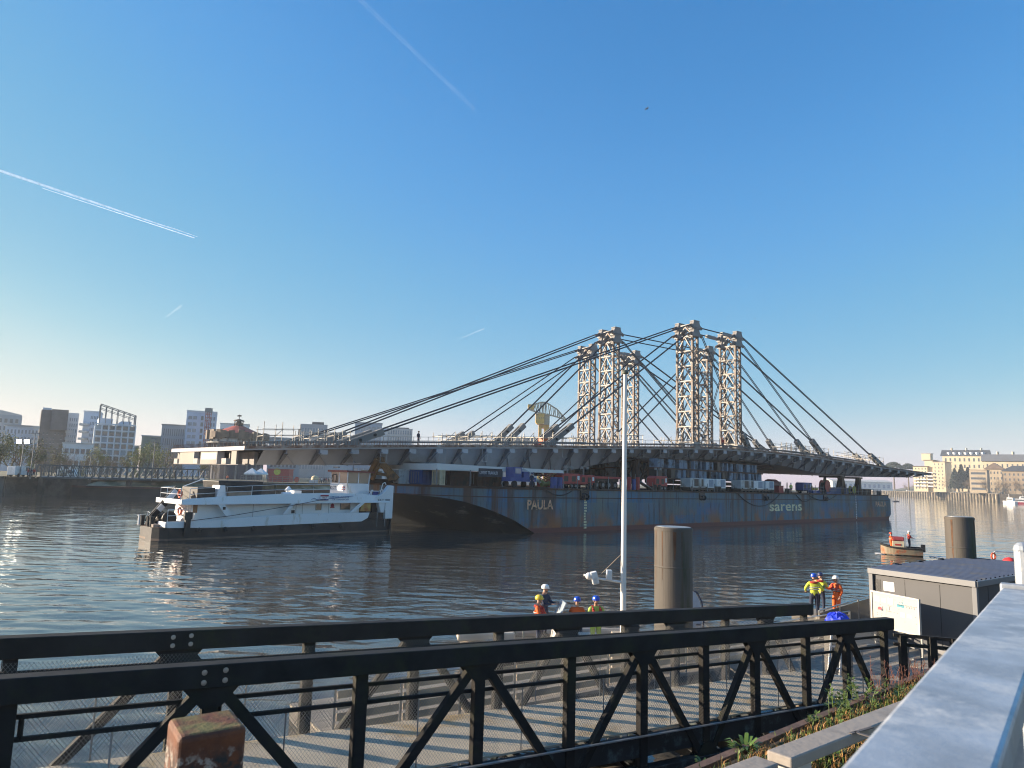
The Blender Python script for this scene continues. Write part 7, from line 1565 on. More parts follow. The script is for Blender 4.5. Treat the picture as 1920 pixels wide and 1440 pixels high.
# rusty box post
RZ = 5.29; c4 = [gp(336, 1383, RZ), gp(464, 1361, RZ), gp(436, 1327, RZ), gp(314.5, 1346, RZ)]
m = mat('post_rust', (.30, .10, .035), .75, 0, .22, 6, bump=.002, bscale=40, dirt=(.045, .035, .028), dirt_amt=.0, dscale=5)
def rust_post_material():
    m = bpy.data.materials.new('rust_flaking'); nt, bs, out = nodes_of(m); N, L = nt.nodes, nt.links; tc = N.new('ShaderNodeTexCoord'); sep = N.new('ShaderNodeSeparateXYZ'); L.new(tc.outputs['Object'], sep.inputs[0])
    def nz(s, d, r=.6):
        n = N.new('ShaderNodeTexNoise'); n.inputs['Scale'].default_value = s; n.inputs['Detail'].default_value = d; n.inputs['Roughness'].default_value = r; L.new(tc.outputs['Object'], n.inputs['Vector']); return n.outputs['Fac']
    def rp(src, *st):
        r = N.new('ShaderNodeValToRGB'); e = r.color_ramp.elements
        while len(e) < len(st): e.new(.5)
        for q, (p, c) in zip(e, st): q.position = p; q.color = (*c, 1)
        L.new(src, r.inputs['Fac']); return r.outputs['Color']
    def mix(f, a, b):
        x = N.new('ShaderNodeMix'); x.data_type = 'RGBA'; L.new(f, x.inputs['Factor'])
        for k, v in (('A', a), ('B', b)):
            if isinstance(v, tuple): x.inputs[k].default_value = (*v, 1)
            else: L.new(v, x.inputs[k])
        return x.outputs['Result']
    base = rp(nz(14, 6), (.3, (.085, .026, .012)), (.55, (.15, .047, .017)), (.75, (.20, .072, .026)))
    zf = N.new('ShaderNodeMapRange'); zf.inputs['From Min'].default_value = -.035; zf.inputs['From Max'].default_value = -.075; L.new(sep.outputs['Z'], zf.inputs['Value'])
    fl = N.new('ShaderNodeMath'); fl.operation = 'MULTIPLY'; L.new(rp(nz(19, 5, .55), (.35, (0, 0, 0)), (.44, (1, 1, 1))), fl.inputs[0]); L.new(zf.outputs[0], fl.inputs[1])
    flake = rp(nz(34, 3), (.38, (.02, .022, .024)), (.5, (.09, .035, .022)), (.60, (.36, .32, .28)), (.7, (.05, .06, .05)))
    col = mix(fl.outputs[0], base, flake)
    mz = N.new('ShaderNodeMapRange'); mz.inputs['From Min'].default_value = -.004; mz.inputs['From Max'].default_value = -.001; L.new(sep.outputs['Z'], mz.inputs['Value'])
    ms = N.new('ShaderNodeMath'); ms.operation = 'MULTIPLY'; L.new(rp(nz(9, 5), (.42, (0, 0, 0)), (.60, (.9, .9, .9))), ms.inputs[0]); L.new(mz.outputs[0], ms.inputs[1]); col = mix(ms.outputs[0], col, (.13, .125, .035))
    L.new(col, bs.inputs['Base Color']); bs.inputs['Roughness'].default_value = .7
    bu = N.new('ShaderNodeBump'); bu.inputs['Distance'].default_value = .006; L.new(nz(26, 6), bu.inputs['Height']); L.new(bu.outputs['Normal'], bs.inputs['Normal']); return m
cc = sum(c4, Vector()) / 4
post = thing('rusty_post', 'stout rusty orange box post with mossy top at lower left', 'post', cc); mb = MB(); dn = Vector((0, 0, -.75)); mb.hexa([c + dn for c in c4] + c4); mb.build('box', rust_post_material(), post, bevel=.016, segs=3)
mb = MB(); mb.box(cc + Vector((0, 0, -.745)), (.5, .5, .03)); mb.build('foot_plate', mat('edge_rust', (.15, .09, .065)), post)
# ---- the galvanised handrail right beside the camera
HRZ = 5.66; HD = Vector((.626, .78, 0)); l1 = gp(1570, 1440, HRZ); r1 = gp(1872, 1440, HRZ); hn = Vector((HD.y, -HD.x, 0)); wH = (r1 - l1).dot(hn)
hs, he = l1 - HD * .55, l1 + HD * ((gp(1893, 1103, HRZ) - l1).dot(HD))
M_HR = mat('galvanised_near', (.38, .415, .455), .45, .3, .28, 7, bump=.0012, bscale=60, dirt=(.66, .65, .63), dirt_amt=.30, dscale=5)
t = thing('handrail', 'broad blurred galvanised handrail close at right', 'handrail', (he.x, he.y, QZ)); mb = MB(); mb.obox(hs - Vector((0, 0, .06)), HD * (he - hs).length, hn * wH, Vector((0, 0, .06))); mb.build('rail', M_HR, t, bevel=.008)
for u in ((he - hs).length - .05, (he - hs).length - 1.3):
    mb = MB(); c = hs + HD * u + hn * wH * .5; mb.bar((c.x, c.y, QZ), (c.x, c.y, HRZ - .06), .07, .07); mb.build('post', M_HR, t)
mb = MB(); mb.obox(he - Vector((0, 0, .075)) - hn * .006, HD * .05, hn * (wH + .012), Vector((0, 0, .09))); mb.build('end_cap', M_HR, t, bevel=.006)
p = at(1921, 1100, 3.0); t = thing('rail_post', 'short pale upright post beyond the handrail end', 'post', (p.x, p.y, QZ)); mb = MB(); mb.tube((0, 0, 0), (0, 0, zat(1915, 1031, 3.0) - QZ), .03, n=14); mb.build('tube', M_HR, t, local=True); mb = MB(); mb.ball((0, 0, zat(1915, 1031, 3.0) - QZ), .032, 12, 6); mb.build('cap', M_HR, t, local=True)
# ---- weeds on the quay edge
M_BL = [mat('blade_green', (.10, .15, .028), .6, 0, .45, 8), mat('blade_dry', (.30, .16, .055), .8, 0, .4, 8), mat('stalk_red', (.17, .07, .045), .8, 0, .35, 8), mat('leaf_fresh', (.085, .15, .025), .5, 0, .35, 9)]
def blades(mb, rnd, c, n, h, spread, w, lean=.5):
    for _ in range(n):
        a = rnd.uniform(0, 6.28); p = c + Vector((rnd.gauss(0, spread), rnd.gauss(0, spread), 0)); d = Vector((math.cos(a), math.sin(a), 0)); hh = h * rnd.uniform(.5, 1.2); s = Vector((-d.y, d.x, 0)) * w * rnd.uniform(.6, 1.3); l = lean * rnd.random()
        q = p + d * hh * l * .35 + Vector((0, 0, hh * .6)); r = p + d * hh * l + Vector((0, 0, hh * (1 - .3 * l))); mb.add([p - s, p + s, q + s * .8, q - s * .8, r], [(0, 1, 2, 3), (3, 2, 4)])
rnd = random.Random(77); mb = MB()
for i in range(3000):
    u = rnd.uniform(-.6, 4.6); v = .10 + abs(rnd.gauss(0, .28)) + (.0 if rnd.random() < .6 else rnd.uniform(0, 1.4)); c = k0 + kd * u + kn * v; c.z = QZ; mb.cur = 0 if rnd.random() < (.62 if u > 1.4 else .42) else 1
    blades(mb, rnd, c, 6, .075 if v < .5 else .09, .03, .0035, 1.0)
tag(mb.build('grass', [M_BL[0], M_BL[1]], fix=False), kind='stuff')
def leafy(label, px, py, h, n, kind, seed, grp='weeds at the quay edge'):
    rnd = random.Random(seed); c = gp(px, py, QZ); t = thing('weed_plant', label, 'plant', c, 0, grp); lf = MB(); st = MB()
    if kind == 'dock':
        for i in range(n):
            a = rnd.uniform(0, 6.28); d = Vector((math.cos(a), math.sin(a), 0)); L_ = h * rnd.uniform(.6, 1.15); s = Vector((-d.y, d.x, 0)) * L_ * .095; p0 = Vector((0, 0, .005)); up = rnd.uniform(.45, 1.1)
            p1, p2, p3 = d * L_ * .35 + Vector((0, 0, L_ * .42 * up)), d * L_ * .7 + Vector((0, 0, L_ * .66 * up)), d * L_ + Vector((0, 0, L_ * .6 * up)); lf.add([p0, p1 - s, p1 + s, p2 - s * .9, p2 + s * .9, p3], [(0, 2, 1), (1, 2, 4, 3), (3, 4, 5)])
        st.tube((0, 0, 0), (0, 0, h * .3), .006, n=5); lf.build('leaves', M_BL[3], t, local=True, fix=False); st.build('stem', M_BL[0], t, local=True)
    else:
        for i in range(n):
            a = rnd.uniform(0, 6.28); b = Vector((rnd.gauss(0, .07), rnd.gauss(0, .07), 0)); top = b + Vector((math.cos(a), math.sin(a), 0)) * h * rnd.uniform(.05, .3) + Vector((0, 0, h * rnd.uniform(.6, 1.1))); st.path([b, b.lerp(top, .5) + Vector((0, 0, .02)), top], .0028, 4, .0012)
            for k in range(16 if kind == 'green' else 9):
                f = rnd.uniform(.2, 1); q = b.lerp(top, f); a2 = rnd.uniform(0, 6.28); d = Vector((math.cos(a2), math.sin(a2), rnd.uniform(.1, .8))).normalized(); L_ = (.05 if kind == 'green' else .06) * (1.2 - .6 * f); s = d.cross(Vector((0, 0, 1))).normalized() * L_ * (.22 if kind == 'green' else .06); lf.add([q, q + d * L_ * .5 - s, q + d * L_, q + d * L_ * .5 + s], [(0, 1, 2, 3)])
        lf.build('leaves', M_BL[0] if kind == 'green' else M_BL[2], t, local=True, fix=False); st.build('stem', M_BL[0] if kind == 'green' else M_BL[2], t, local=True, fix=False)
leafy('bright green broad leaved dock clump at the bench end', 1398, 1412, .105, 44, 'dock', 1); leafy('small green clump at the lower edge of quay', 1318, 1437, .05, 26, 'dock', 2); leafy('low broad leaves below the bench slab', 1560, 1422, .07, 50, 'dock', 3)
for i, (px, py, h, w) in enumerate(((1562, 1348, .22, 'tall leafy green weed left of its row on the quay edge'), (1586, 1338, .17, 'leafy green weed second in the row on quay edge'), (1617, 1322, .22, 'tallest leafy green weed in the row before the truss'), (1640, 1312, .18, 'leafy green weed fourth in row near gangway end'), (1536, 1362, .1, 'short green weed leftmost on the quay edge'))): leafy(w, px, py, h * .8, 5, 'green', 20 + i)
for i, (px, py, h, w) in enumerate(((1662, 1303, .24, 'dry reddish stalks below the gangway end post'), (1685, 1293, .22, 'dry reddish stalks right of the gangway end post'), (1705, 1285, .2, 'dry reddish stalks before the low black fence'), (1728, 1276, .2, 'dry reddish stalks beside the blurred handrail'), (1650, 1325, .08, 'short dry stalks on the quay strip'))): leafy(w, px, py, h * .9, 7, 'dry', 40 + i)
# ================================================================== people and small craft
M_SKIN = mat('skin', (.48, .27, .19), .55, 0, .06, 8); M_BOOT = mat('boot_black', (.02, .02, .022), .6); M_NAVY = mat('cloth_navy', (.02, .028, .06), .8, 0, .2, 8)
M_ORJ = mat('cloth_orange', (.75, .13, .02), .75, 0, .12, 6); M_YLJ = mat('cloth_hi_vis', (.62, .68, .07), .75, 0, .12, 6); M_GRJ = mat('cloth_lime', (.38, .52, .10), .75, 0, .15, 6); M_RDJ = mat('cloth_red', (.42, .04, .03), .75, 0, .15, 6); M_HAIR = mat('hair_dark', (.03, .022, .016), .8)
M_REFL = mat('reflective_silver', (.62, .62, .60), .35)
M_HELM = {'blue': mat('helmet_blue', (.02, .08, .50), .3), 'white': mat('helmet_white', (.78, .76, .72), .35), 'yellow': mat('helmet_yellow', (.70, .50, .04), .35), 'red': mat('helmet_red', (.62, .07, .03), .35), 'navy': mat('helmet_navy', (.02, .03, .10), .35)}
STAND = dict(pel=(0, 0, .95), bel=(0, .01, 1.10), che=(0, .015, 1.32), nek=(0, .01, 1.47), hd0=(0, -.01, 1.56), hd1=(0, -.02, 1.65), hd2=(0, -.005, 1.735), nos=(0, -.115, 1.62),
             shL=(.185, .01, 1.41), elL=(.265, .03, 1.13), wrL=(.25, -.08, .90), shR=(-.185, .01, 1.41), elR=(-.265, .03, 1.13), wrR=(-.25, -.08, .90),
             hpL=(.10, 0, .90), knL=(.115, -.03, .50), anL=(.12, .03, .10), toL=(.14, -.15, .04), hpR=(-.10, 0, .90), knR=(-.115, -.03, .50), anR=(-.12, .03, .10), toR=(-.14, -.15, .04))
RAD = dict(pel=.155, bel=.145, che=.17, nek=.058, hd0=.078, hd1=.098, hd2=.06, nos=.018, shL=.085, elL=.055, wrL=.035, shR=.085, elR=.055, wrR=.035, hpL=.105, knL=.068, anL=.05, toL=.042, hpR=.105, knR=.068, anR=.05, toR=.042)
def person(label, loc, rotz, jacket, trousers, helmet=None, pose=None, scale=1.0, vest=None, bulk=1.0, holds=None, boots=None):
    J = {k: Vector(v) for k, v in STAND.items()}
    for k, v in (pose or {}).items(): J[k] = Vector(v)
    t = thing('person', label, 'person', loc, rotz, 'people at work on the river')
    vs, es, rad, zone = [], [], [], []
    idx = {}
    def put(k, p, r, z): idx[k] = len(vs); vs.append(tuple(Vector(p) * scale)); rad.append(r * scale); zone.append(z)
    zn = dict(pel=1, bel=0, che=0, nek=2, hd0=2, hd1=2, hd2=2, nos=2)
    for k in J:
        z = zn.get(k, 0 if k[:2] in ('sh', 'el') else 2 if k[:2] == 'wr' else 1 if k[:2] in ('hp', 'kn') else 3); b = bulk if z in (0, 1) else 1
        put(k, J[k], RAD[k] * (b if k not in ('nek',) else 1), z)
    for a, b in (('pel', 'bel'), ('bel', 'che'), ('che', 'nek'), ('nek', 'hd0'), ('hd0', 'hd1'), ('hd1', 'hd2'), ('hd1', 'nos'), ('che', 'shL'), ('shL', 'elL'), ('elL', 'wrL'), ('che', 'shR'), ('shR', 'elR'), ('elR', 'wrR'), ('pel', 'hpL'), ('hpL', 'knL'), ('knL', 'anL'), ('anL', 'toL'), ('pel', 'hpR'), ('hpR', 'knR'), ('knR', 'anR'), ('anR', 'toR')): es.append((idx[a], idx[b]))
    for s in 'LR':      # palm, four fingers of different lengths and a thumb from the side of the palm
        el, wr = J['el' + s], J['wr' + s]; d = (wr - el).normalized(); side = d.cross(Vector((0, 0, 1)));
        if side.length < .1: side = Vector((1, 0, 0)) if s == 'L' else Vector((-1, 0, 0))
        side.normalize(); nrm_ = side.cross(d)
        put('pm' + s, wr + d * .055, .034, 2); es.append((idx['wr' + s], idx['pm' + s]))
        for f, (o, L_) in enumerate(((-.030, .060), (-.010, .072), (.010, .068), (.030, .052))):
            b = wr + d * .095 + side * o; put('f%d%s' % (f, s), b, .0095, 2); put('g%d%s' % (f, s), b + d * L_ * .6 + nrm_ * .012, .0085, 2); put('h%d%s' % (f, s), b + d * L_ * .8 + nrm_ * .035, .0075, 2)
            es += [(idx['pm' + s], idx['f%d%s' % (f, s)]), (idx['f%d%s' % (f, s)], idx['g%d%s' % (f, s)]), (idx['g%d%s' % (f, s)], idx['h%d%s' % (f, s)])]
        put('t0' + s, wr + d * .04 - side * .045, .0105, 2); put('t1' + s, wr + d * .085 - side * .06 + nrm_ * .02, .009, 2); es += [(idx['pm' + s], idx['t0' + s]), (idx['t0' + s], idx['t1' + s])]
    me = bpy.data.meshes.new('skeleton'); me.from_pydata(vs, es, []); o = bpy.data.objects.new('skeleton', me); COL.objects.link(o)
    sk = o.modifiers.new('skin', 'SKIN'); sk.use_smooth_shade = True; sk.branch_smoothing = .35
    sv = me.skin_vertices[0].data
    for i, r in enumerate(rad): sv[i].radius = (r, r)
    for k in ('che', 'bel', 'pel'): sv[idx[k]].radius = (rad[idx[k]] * 1.12, rad[idx[k]] * .78)
    sv[idx['pel']].use_root = True
    ss = o.modifiers.new('sub', 'SUBSURF'); ss.levels = 1; ss.render_levels = 1
    dg = bpy.context.evaluated_depsgraph_get(); bm_ = bpy.data.meshes.new_from_object(o.evaluated_get(dg)); bpy.data.objects.remove(o)
    bm_.name = 'body'; bm_.materials.clear()
    for q in (jacket, trousers, M_SKIN, boots or M_BOOT): bm_.materials.append(q)
    V_ = [Vector(q) for q in vs]; seg = [(V_[a], V_[b], zone[a], zone[b]) for a, b in es]
    for p in bm_.polygons:
        c = p.center; best = 9; z = 0
        for a, b, za_, zb_ in seg:
            ab = b - a; f = max(0, min(1, (c - a).dot(ab) / max(1e-9, ab.length_squared))); dd = (c - a - ab * f).length
            if dd < best: best = dd; z = za_ if f < (.93 if (za_ == 0 and zb_ == 2) else .12 if (za_, zb_) == (1, 0) else .75 if zb_ == 3 else .5) else zb_
        p.material_index = z; p.use_smooth = True
    ob = bpy.data.objects.new('body', bm_); COL.objects.link(ob); ob.parent = t; TM[ob.name] = TM[t.name]
    h1, n0 = J['hd1'] * scale, J['nek'] * scale; up = (J['hd2'] - J['hd0']).normalized(); fw = (J['nos'] - J['hd1']); fw = (fw - up * fw.dot(up)).normalized(); sd_ = fw.cross(up)
    F = Matrix((sd_, -fw, up)).transposed()
    mb = MB()      # eyes, brows, mouth, ears
    for s in (-1, 1):
        mb.cur = 1; mb.ball(h1 + F @ Vector((s * .034, -.083, .004)) * scale, .011 * scale, 8, 4); mb.bar(h1 + F @ Vector((s * .016, -.092, .026)) * scale, h1 + F @ Vector((s * .055, -.082, .024)) * scale, .008 * scale)
        mb.cur = 0; mb.ball(h1 + F @ Vector((s * .094, .01, -.01)) * scale, .026 * scale, 8, 5, .4, 1, 1.2)
    mb.cur = 2; mb.bar(h1 + F @ Vector((-.024, -.088, -.058)) * scale, h1 + F @ Vector((.024, -.088, -.058)) * scale, .010 * scale)
    mb.build('face', [M_SKIN, M_HAIR, M_RDJ], t, local=True)
    if helmet:
        mb = MB(); mb.lathe([(.128 * scale, .0), (.130 * scale, .045 * scale), (.115 * scale, .10 * scale), (.07 * scale, .142 * scale), (.005, .155 * scale)], h1 + F @ Vector((0, .012, .018)) * scale, 18, F, 1, 1.12)
        mb.prism([h1 + F @ Vector((x, y, .022)) * scale for x, y in ((-.10, -.09), (-.07, -.155), (.07, -.155), (.10, -.09))], F @ Vector((0, 0, .012)) * scale); hm = mb.build('helmet', M_HELM[helmet], t, local=True, smooth=False)
        mb = MB(); [mb.path([h1 + F @ Vector((s * .105, -.01, .03)) * scale, h1 + F @ Vector((s * .085, -.05, -.07)) * scale, h1 + F @ Vector((0, -.065, -.105)) * scale], .007 * scale, 4) for s in (-1, 1)]; mb.build('chin_strap', M_BLK, hm, local=True)
    else:
        mb = MB(); mb.lathe([(.108 * scale, 0), (.108 * scale, .05 * scale), (.08 * scale, .095 * scale), (.01, .112 * scale)], h1 + F @ Vector((0, .016, .012)) * scale, 14, F, 1, 1.1); mb.build('hair', M_HAIR, t, local=True, smooth=True)
    if vest:        # inflatable collar and chest bands
        ch = J['che'] * scale; ax = (J['nek'] - J['che']).normalized(); sx = (J['shL'] - J['shR']).normalized(); fy = ax.cross(sx).normalized(); fy = -fy if fy.dot(fw) < 0 else fy
        mb = MB(); pts = [n0 + (sx * .13 * math.cos(a) - fy * (-.13) * -math.sin(a) * 1.0) * scale + ax * (-.02 + .0) * scale for a in [math.pi * k / 8 for k in range(9)]]
        back = [n0 + (sx * .13 * math.cos(math.pi * k / 8) - fy * .12 * math.sin(math.pi * k / 8)) * scale - ax * .035 * scale for k in range(9)]
        mb.path([n0 + (sx * .10 + fy * .19) * scale - ax * .28 * scale, n0 + (sx * .13 + fy * .13) * scale - ax * .10 * scale] + back + [n0 + (-sx * .13 + fy * .13) * scale - ax * .10 * scale, n0 + (-sx * .10 + fy * .19) * scale - ax * .28 * scale], .046 * scale, 7); mb.build('life_jacket', vest, t, local=True)
        mb = MB(); wv = J['bel'] * scale + ax * .05 * scale; mb.path([wv + (sx * .185 * bulk * math.cos(2 * math.pi * k / 12) + fy * .135 * bulk * math.sin(2 * math.pi * k / 12)) * scale for k in range(13)], .018 * scale, 5); mb.build('belt', M_BLK, t, local=True)
    if trousers is not M_BOOT and bulk > 1.05 and jacket in (M_YLJ, M_ORJ, M_GRJ):
        ax = (J['che'] - J['bel']).normalized(); sx = (J['shL'] - J['shR']).normalized(); fy = ax.cross(sx).normalized(); mb = MB()
        for f in (-.02, .34):
            c_ = (J['bel'] + (J['che'] - J['bel']) * (f + .3)) * scale; mb.path([c_ + (sx * .192 * bulk * math.cos(math.pi * k / 8) + fy * .142 * bulk * math.sin(math.pi * k / 8)) * scale for k in range(17)], .016 * scale, 4)
        mb.build('reflective_band', M_REFL, t, local=True)
    if holds:
        c = (J['wrR'] + (J['wrR'] - J['elR']).normalized() * .11) * scale; mb = MB(); mb.box(c, (.07 * scale, .03 * scale, .13 * scale)); mb.build('held_radio', holds, t, local=True)
    return t
def arm(s, el, wr): return {'el' + s: el, 'wr' + s: wr}
def SH(dx=0, dy=0, dz=0, keys=('che', 'nek', 'hd0', 'hd1', 'hd2', 'nos', 'shL', 'shR', 'elL', 'elR', 'wrL', 'wrR', 'bel')): return {k: Vector(STAND[k]) + Vector((dx, dy, dz)) for k in keys}
def turn_head(p, a):      # head turned by a degrees about the neck
    o = Vector(p.get('nek', STAND['nek'])); Rm = Matrix.Rotation(R(a), 3, 'Z')
    for k in ('hd0', 'hd1', 'hd2', 'nos'): p[k] = o + Rm @ (Vector(p.get(k, STAND[k])) - o)
    return p
# three on the pontoon by the hut
def onp(px, y, z=PZ): p = at(px, 1140, y); return Vector((p.x, p.y, z))
person('worker in yellow jacket and navy trousers seen from behind, red collar', onp(1527, 32.6), R(165), M_YLJ, M_NAVY, 'blue', turn_head({**arm('L', (.36, .06, 1.16), (.30, -.16, 1.02)), **arm('R', (-.36, .04, 1.16), (-.34, -.18, 1.06))}, -25), 1.04, M_RDJ, 1.12)
person('worker in yellow jacket half hidden behind his navy trousered mate', onp(1539.5, 33.4), R(140), M_YLJ, M_NAVY, 'navy', turn_head({**arm('L', (.27, -.12, 1.14), (.20, -.38, 1.10)), **arm('R', (-.27, -.1, 1.15), (-.15, -.34, 1.12))}, 10), 1.02, M_RDJ, 1.08)
person('worker in full orange suit and white helmet facing his mates', onp(1569, 32.6), R(-62), M_ORJ, M_ORJ, 'white', turn_head({**arm('L', (.28, .0, 1.13), (.24, -.10, .92)), **arm('R', (-.25, -.14, 1.20), (-.22, -.44, 1.28))}, -8), 1.0, M_RDJ, 1.16, mat('glove_green', (.05, .35, .12), .6))
# rescue boat behind the gangway
M_TUBE = mat('boat_grey_tan', (.44, .38, .31), .6, 0, .1, 1.5); M_BOATW = mat('boat_white', (.68, .64, .58), .5, 0, .08, 1.5)
bp = at(1035, 1180, 25.6); RB = thing('rescue_boat', 'grey tubed workboat with console moored behind the gangway', 'boat', (bp.x, bp.y, 0), R(8)); Lb, Bb = 6.4, 2.3
mb = MB(); prof = lambda x: Bb / 2 * (1 - max(0, (abs(x) - Lb * .25) / (Lb * .25)) ** 2 * (.75 if x < 0 else .15)); n = 14; rows = []
for i in range(n + 1):
    x = -Lb / 2 + Lb * i / n; w = prof(x); sh = .55 + .18 * max(0, -x / Lb * 2) ** 2; rows.append([Vector((x, -w, sh)), Vector((x, -w * .8, .05)), Vector((x, 0, -.2)), Vector((x, w * .8, .05)), Vector((x, w, sh))])
mb.grid(rows); mb.add(rows[-1], [(0, 1, 2, 3, 4)]); mb.add([(r[0].x, r[0].y, .3) for r in rows] + [(r[4].x, r[4].y, .3) for r in rows[::-1]], [tuple(range(2 * n + 2))]); mb.build('hull', M_TUBE, RB, local=True, smooth=False)
for s in (0, 4):
    mb = MB(); mb.path([r[s] for r in rows], .17, 10); mb.build('tube', M_TUBE, RB, local=True)
mb = MB(); mb.box((-2.4, -.75, .86), (1.9, .55, .28)); mb.build('bow_box', mat('box_cream_pale', (.62, .53, .42), .6), RB, local=True, bevel=.06)
mb = MB(); mb.prism([(.0, -.45, .3), (.75, -.45, .3), (.65, -.45, 1.25), (.15, -.45, 1.3)], (0, .9, 0)); mb.build('console', M_BOATW, RB, local=True, bevel=.03)
mb = MB(); mb.prism([(.12, -.42, 1.30), (.16, -.42, 1.30), (.42, -.42, 1.85), (.38, -.42, 1.85)], (0, .84, 0)); mb.build('windscreen', mat('screen_clear', (.35, .42, .48), .1), RB, local=True)
mb = MB(); mb.box((2.85, 0, .75), (.5, .45, .7)); mb.bar((2.95, 0, .5), (3.05, 0, -.3), .2); mb.build('outboard', M_BLK, RB, local=True, bevel=.05)
mb = MB(); mb.bar((-1.5, -.6, .35), (-1.5, -.6, 1.0), .05); mb.bar((-1.1, -.6, .35), (-1.1, -.6, 1.05), .05); mb.path([(-1.55 + .22 * math.cos(k * .7), -.62 + .03 * k, .85 + .17 * math.sin(k * .7)) for k in range(20)], .03, 5); mb.build('rope_coil', mat('rope_pale', (.45, .43, .33), .8), RB, local=True)
mb = MB(); mb.bar((.3, .25, 1.45), (1.9, -.2, 1.15), .06); mb.bar((.2, .1, 1.5), (1.6, -.35, 1.35), .05); mb.build('oar', mat('oar_tan', (.55, .38, .22), .6), RB, local=True)
def onb(px, y, z=.35): p = at(px, 1150, y); return Vector((p.x, p.y, z))
sit = {'hpL': (.1, -.02, .90), 'knL': (.13, -.42, .86), 'anL': (.13, -.44, .44), 'toL': (.14, -.62, .38), 'hpR': (-.1, -.02, .90), 'knR': (-.13, -.42, .86), 'anR': (-.13, -.44, .44), 'toR': (-.14, -.62, .38)}
person('boatman in navy jacket with white helmet at the console', onb(1021, 26.0, .55), R(60), M_NAVY, M_NAVY, 'white', {**arm('L', (.27, -.12, 1.15), (.16, -.38, 1.16)), **arm('R', (-.27, -.10, 1.15), (-.12, -.36, 1.18))}, 1.0, None, 1.1)
person('crew member in orange with yellow helmet low beside the boatman', onb(1010, 25.2, .30), R(75), M_ORJ, M_NAVY, 'yellow', {**arm('L', (.27, -.14, 1.15), (.2, -.40, 1.05)), **arm('R', (-.27, -.10, 1.12), (-.2, -.34, 1.0))}, 1.0, M_RDJ, 1.12)
person('crew member in orange and blue helmet bending in the boat', onb(1082, 25.7, .20), R(170), M_ORJ, M_NAVY, 'blue', {**arm('L', (.28, -.14, 1.12), (.16, -.36, 1.0)), **arm('R', (-.28, -.12, 1.12), (-.16, -.34, 1.02))}, 1.0, None, 1.12)
person('crew member in lime jacket and red life vest with blue helmet', onb(1117, 25.0, .36), R(15), M_GRJ, M_GRJ, 'blue', {**arm('L', (.34, -.04, 1.14), (.32, -.26, 1.16)), **arm('R', (-.32, -.06, 1.13), (-.24, -.26, .95))}, 1.0, M_RDJ, 1.16)
mb = MB(); mb.box((1.15, -.5, .62), (.7, .55, .5)); mb.build('seat_box', M_BOATW, RB, local=True, bevel=.04); mb = MB(); mb.lathe([(.17, 0), (.17, .22), (.1, .3)], (.9, -.9, .55), 12); mb.build('fuel_can', M_REDP, RB, local=True)
# second grey boat beside it, only its gear showing
bp = at(1215, 1190, 25.2); t = thing('rescue_boat', 'small grey boat full of dark gear between mast and pile', 'boat', (bp.x, bp.y, 0), R(5)); mb = MB(); rows = []
for i in range(9):
    x = -1.4 + 2.8 * i / 8; w = .75 * (1 - .5 * max(0, (x - .4)) ** 2); rows.append([Vector((x, -w, .62)), Vector((x, -w * .8, .1)), Vector((x, 0, -.1)), Vector((x, w * .8, .1)), Vector((x, w, .62))])
mb.grid(rows); mb.build('hull', M_TUBE, t, local=True)
for s in (0, 4): mb = MB(); mb.path([r[s] for r in rows], .15, 8); mb.build('tube', M_TUBE, t, local=True)
mb = MB(); mb.box((.2, 0, .75), (1.0, .8, .35)); mb.box((.7, .1, .95), (.35, .3, .25)); mb.build('gear', M_NAVY, t, local=True, bevel=.06)
# orange and red launch out on the river with two people
bp = ground(1690, 1041, 0); lau = thing('launch', 'weathered open launch with orange patches carrying two people', 'boat', bp, R(158)); M_LAU = mat('launch_hull', (.26, .21, .14), .7, 0, .25, 1.2, dirt=(.40, .11, .04), dirt_amt=.22, dscale=1.1)
Lb, Bb = 3.5, 1.75; rows = []
for i in range(15):
    x = -Lb / 2 + Lb * i / 14; f = max(0, (x - Lb * .05) / (Lb * .45)); w = Bb / 2 * (1 - f ** 2.4 * .92) * (.9 + .1 * min(1, (x + Lb / 2) / .8)); sh = .72 + .25 * f ** 2; rows.append([Vector((x, -w, sh)), Vector((x, -w * .86, .1)), Vector((x - f * .3, 0, -.2)), Vector((x, w * .86, .1)), Vector((x, w, sh))])
mb = MB(); mb.grid(rows); mb.add(rows[0], [(0, 1, 2, 3, 4)]); mb.build('hull', M_LAU, lau, local=True)
mb = MB(); mb.add([(r[0].x, r[0].y * .95, .42) for r in rows] + [(r[4].x, r[4].y * .95, .42) for r in rows[::-1]], [tuple(range(30))]); mb.build('sole', mat('sole_tan', (.42, .36, .26), .8), lau, local=True)
for s in (0, 4): mb = MB(); mb.path([r[s] for r in rows], .09, 7); mb.build('rubbing_strake', M_RUB, lau, local=True)
mb = MB(); mb.box((.25, 0, .95), (1.0, 1.0, .75)); mb.build('console', mat('launch_cream', (.60, .52, .36), .6), lau, local=True, bevel=.04); mb = MB(); mb.box((.25, 0, 1.55), (.95, 1.1, .34)); mb.build('console_cover', mat('cover_red', (.32, .04, .05), .7), lau, local=True, bevel=.05); mb = MB(); mb.box((.3, .51, 1.0), (.5, .03, .16)); mb.build('name_plate', M_RDJ, lau, local=True)
mb = MB(); [mb.bar((-.35, s, .4), (-.35, s, 1.9), .05) for s in (-.5, .5)]; mb.bar((-.35, -.5, 1.9), (-.35, .5, 1.9), .05); mb.build('frame', M_STAIN, lau, local=True); mb = MB(); mb.box((-1.85, 0, .75), (.35, .4, .7)); mb.build('outboard', M_BLK, lau, local=True, bevel=.05)
ML = TM[lau.name]
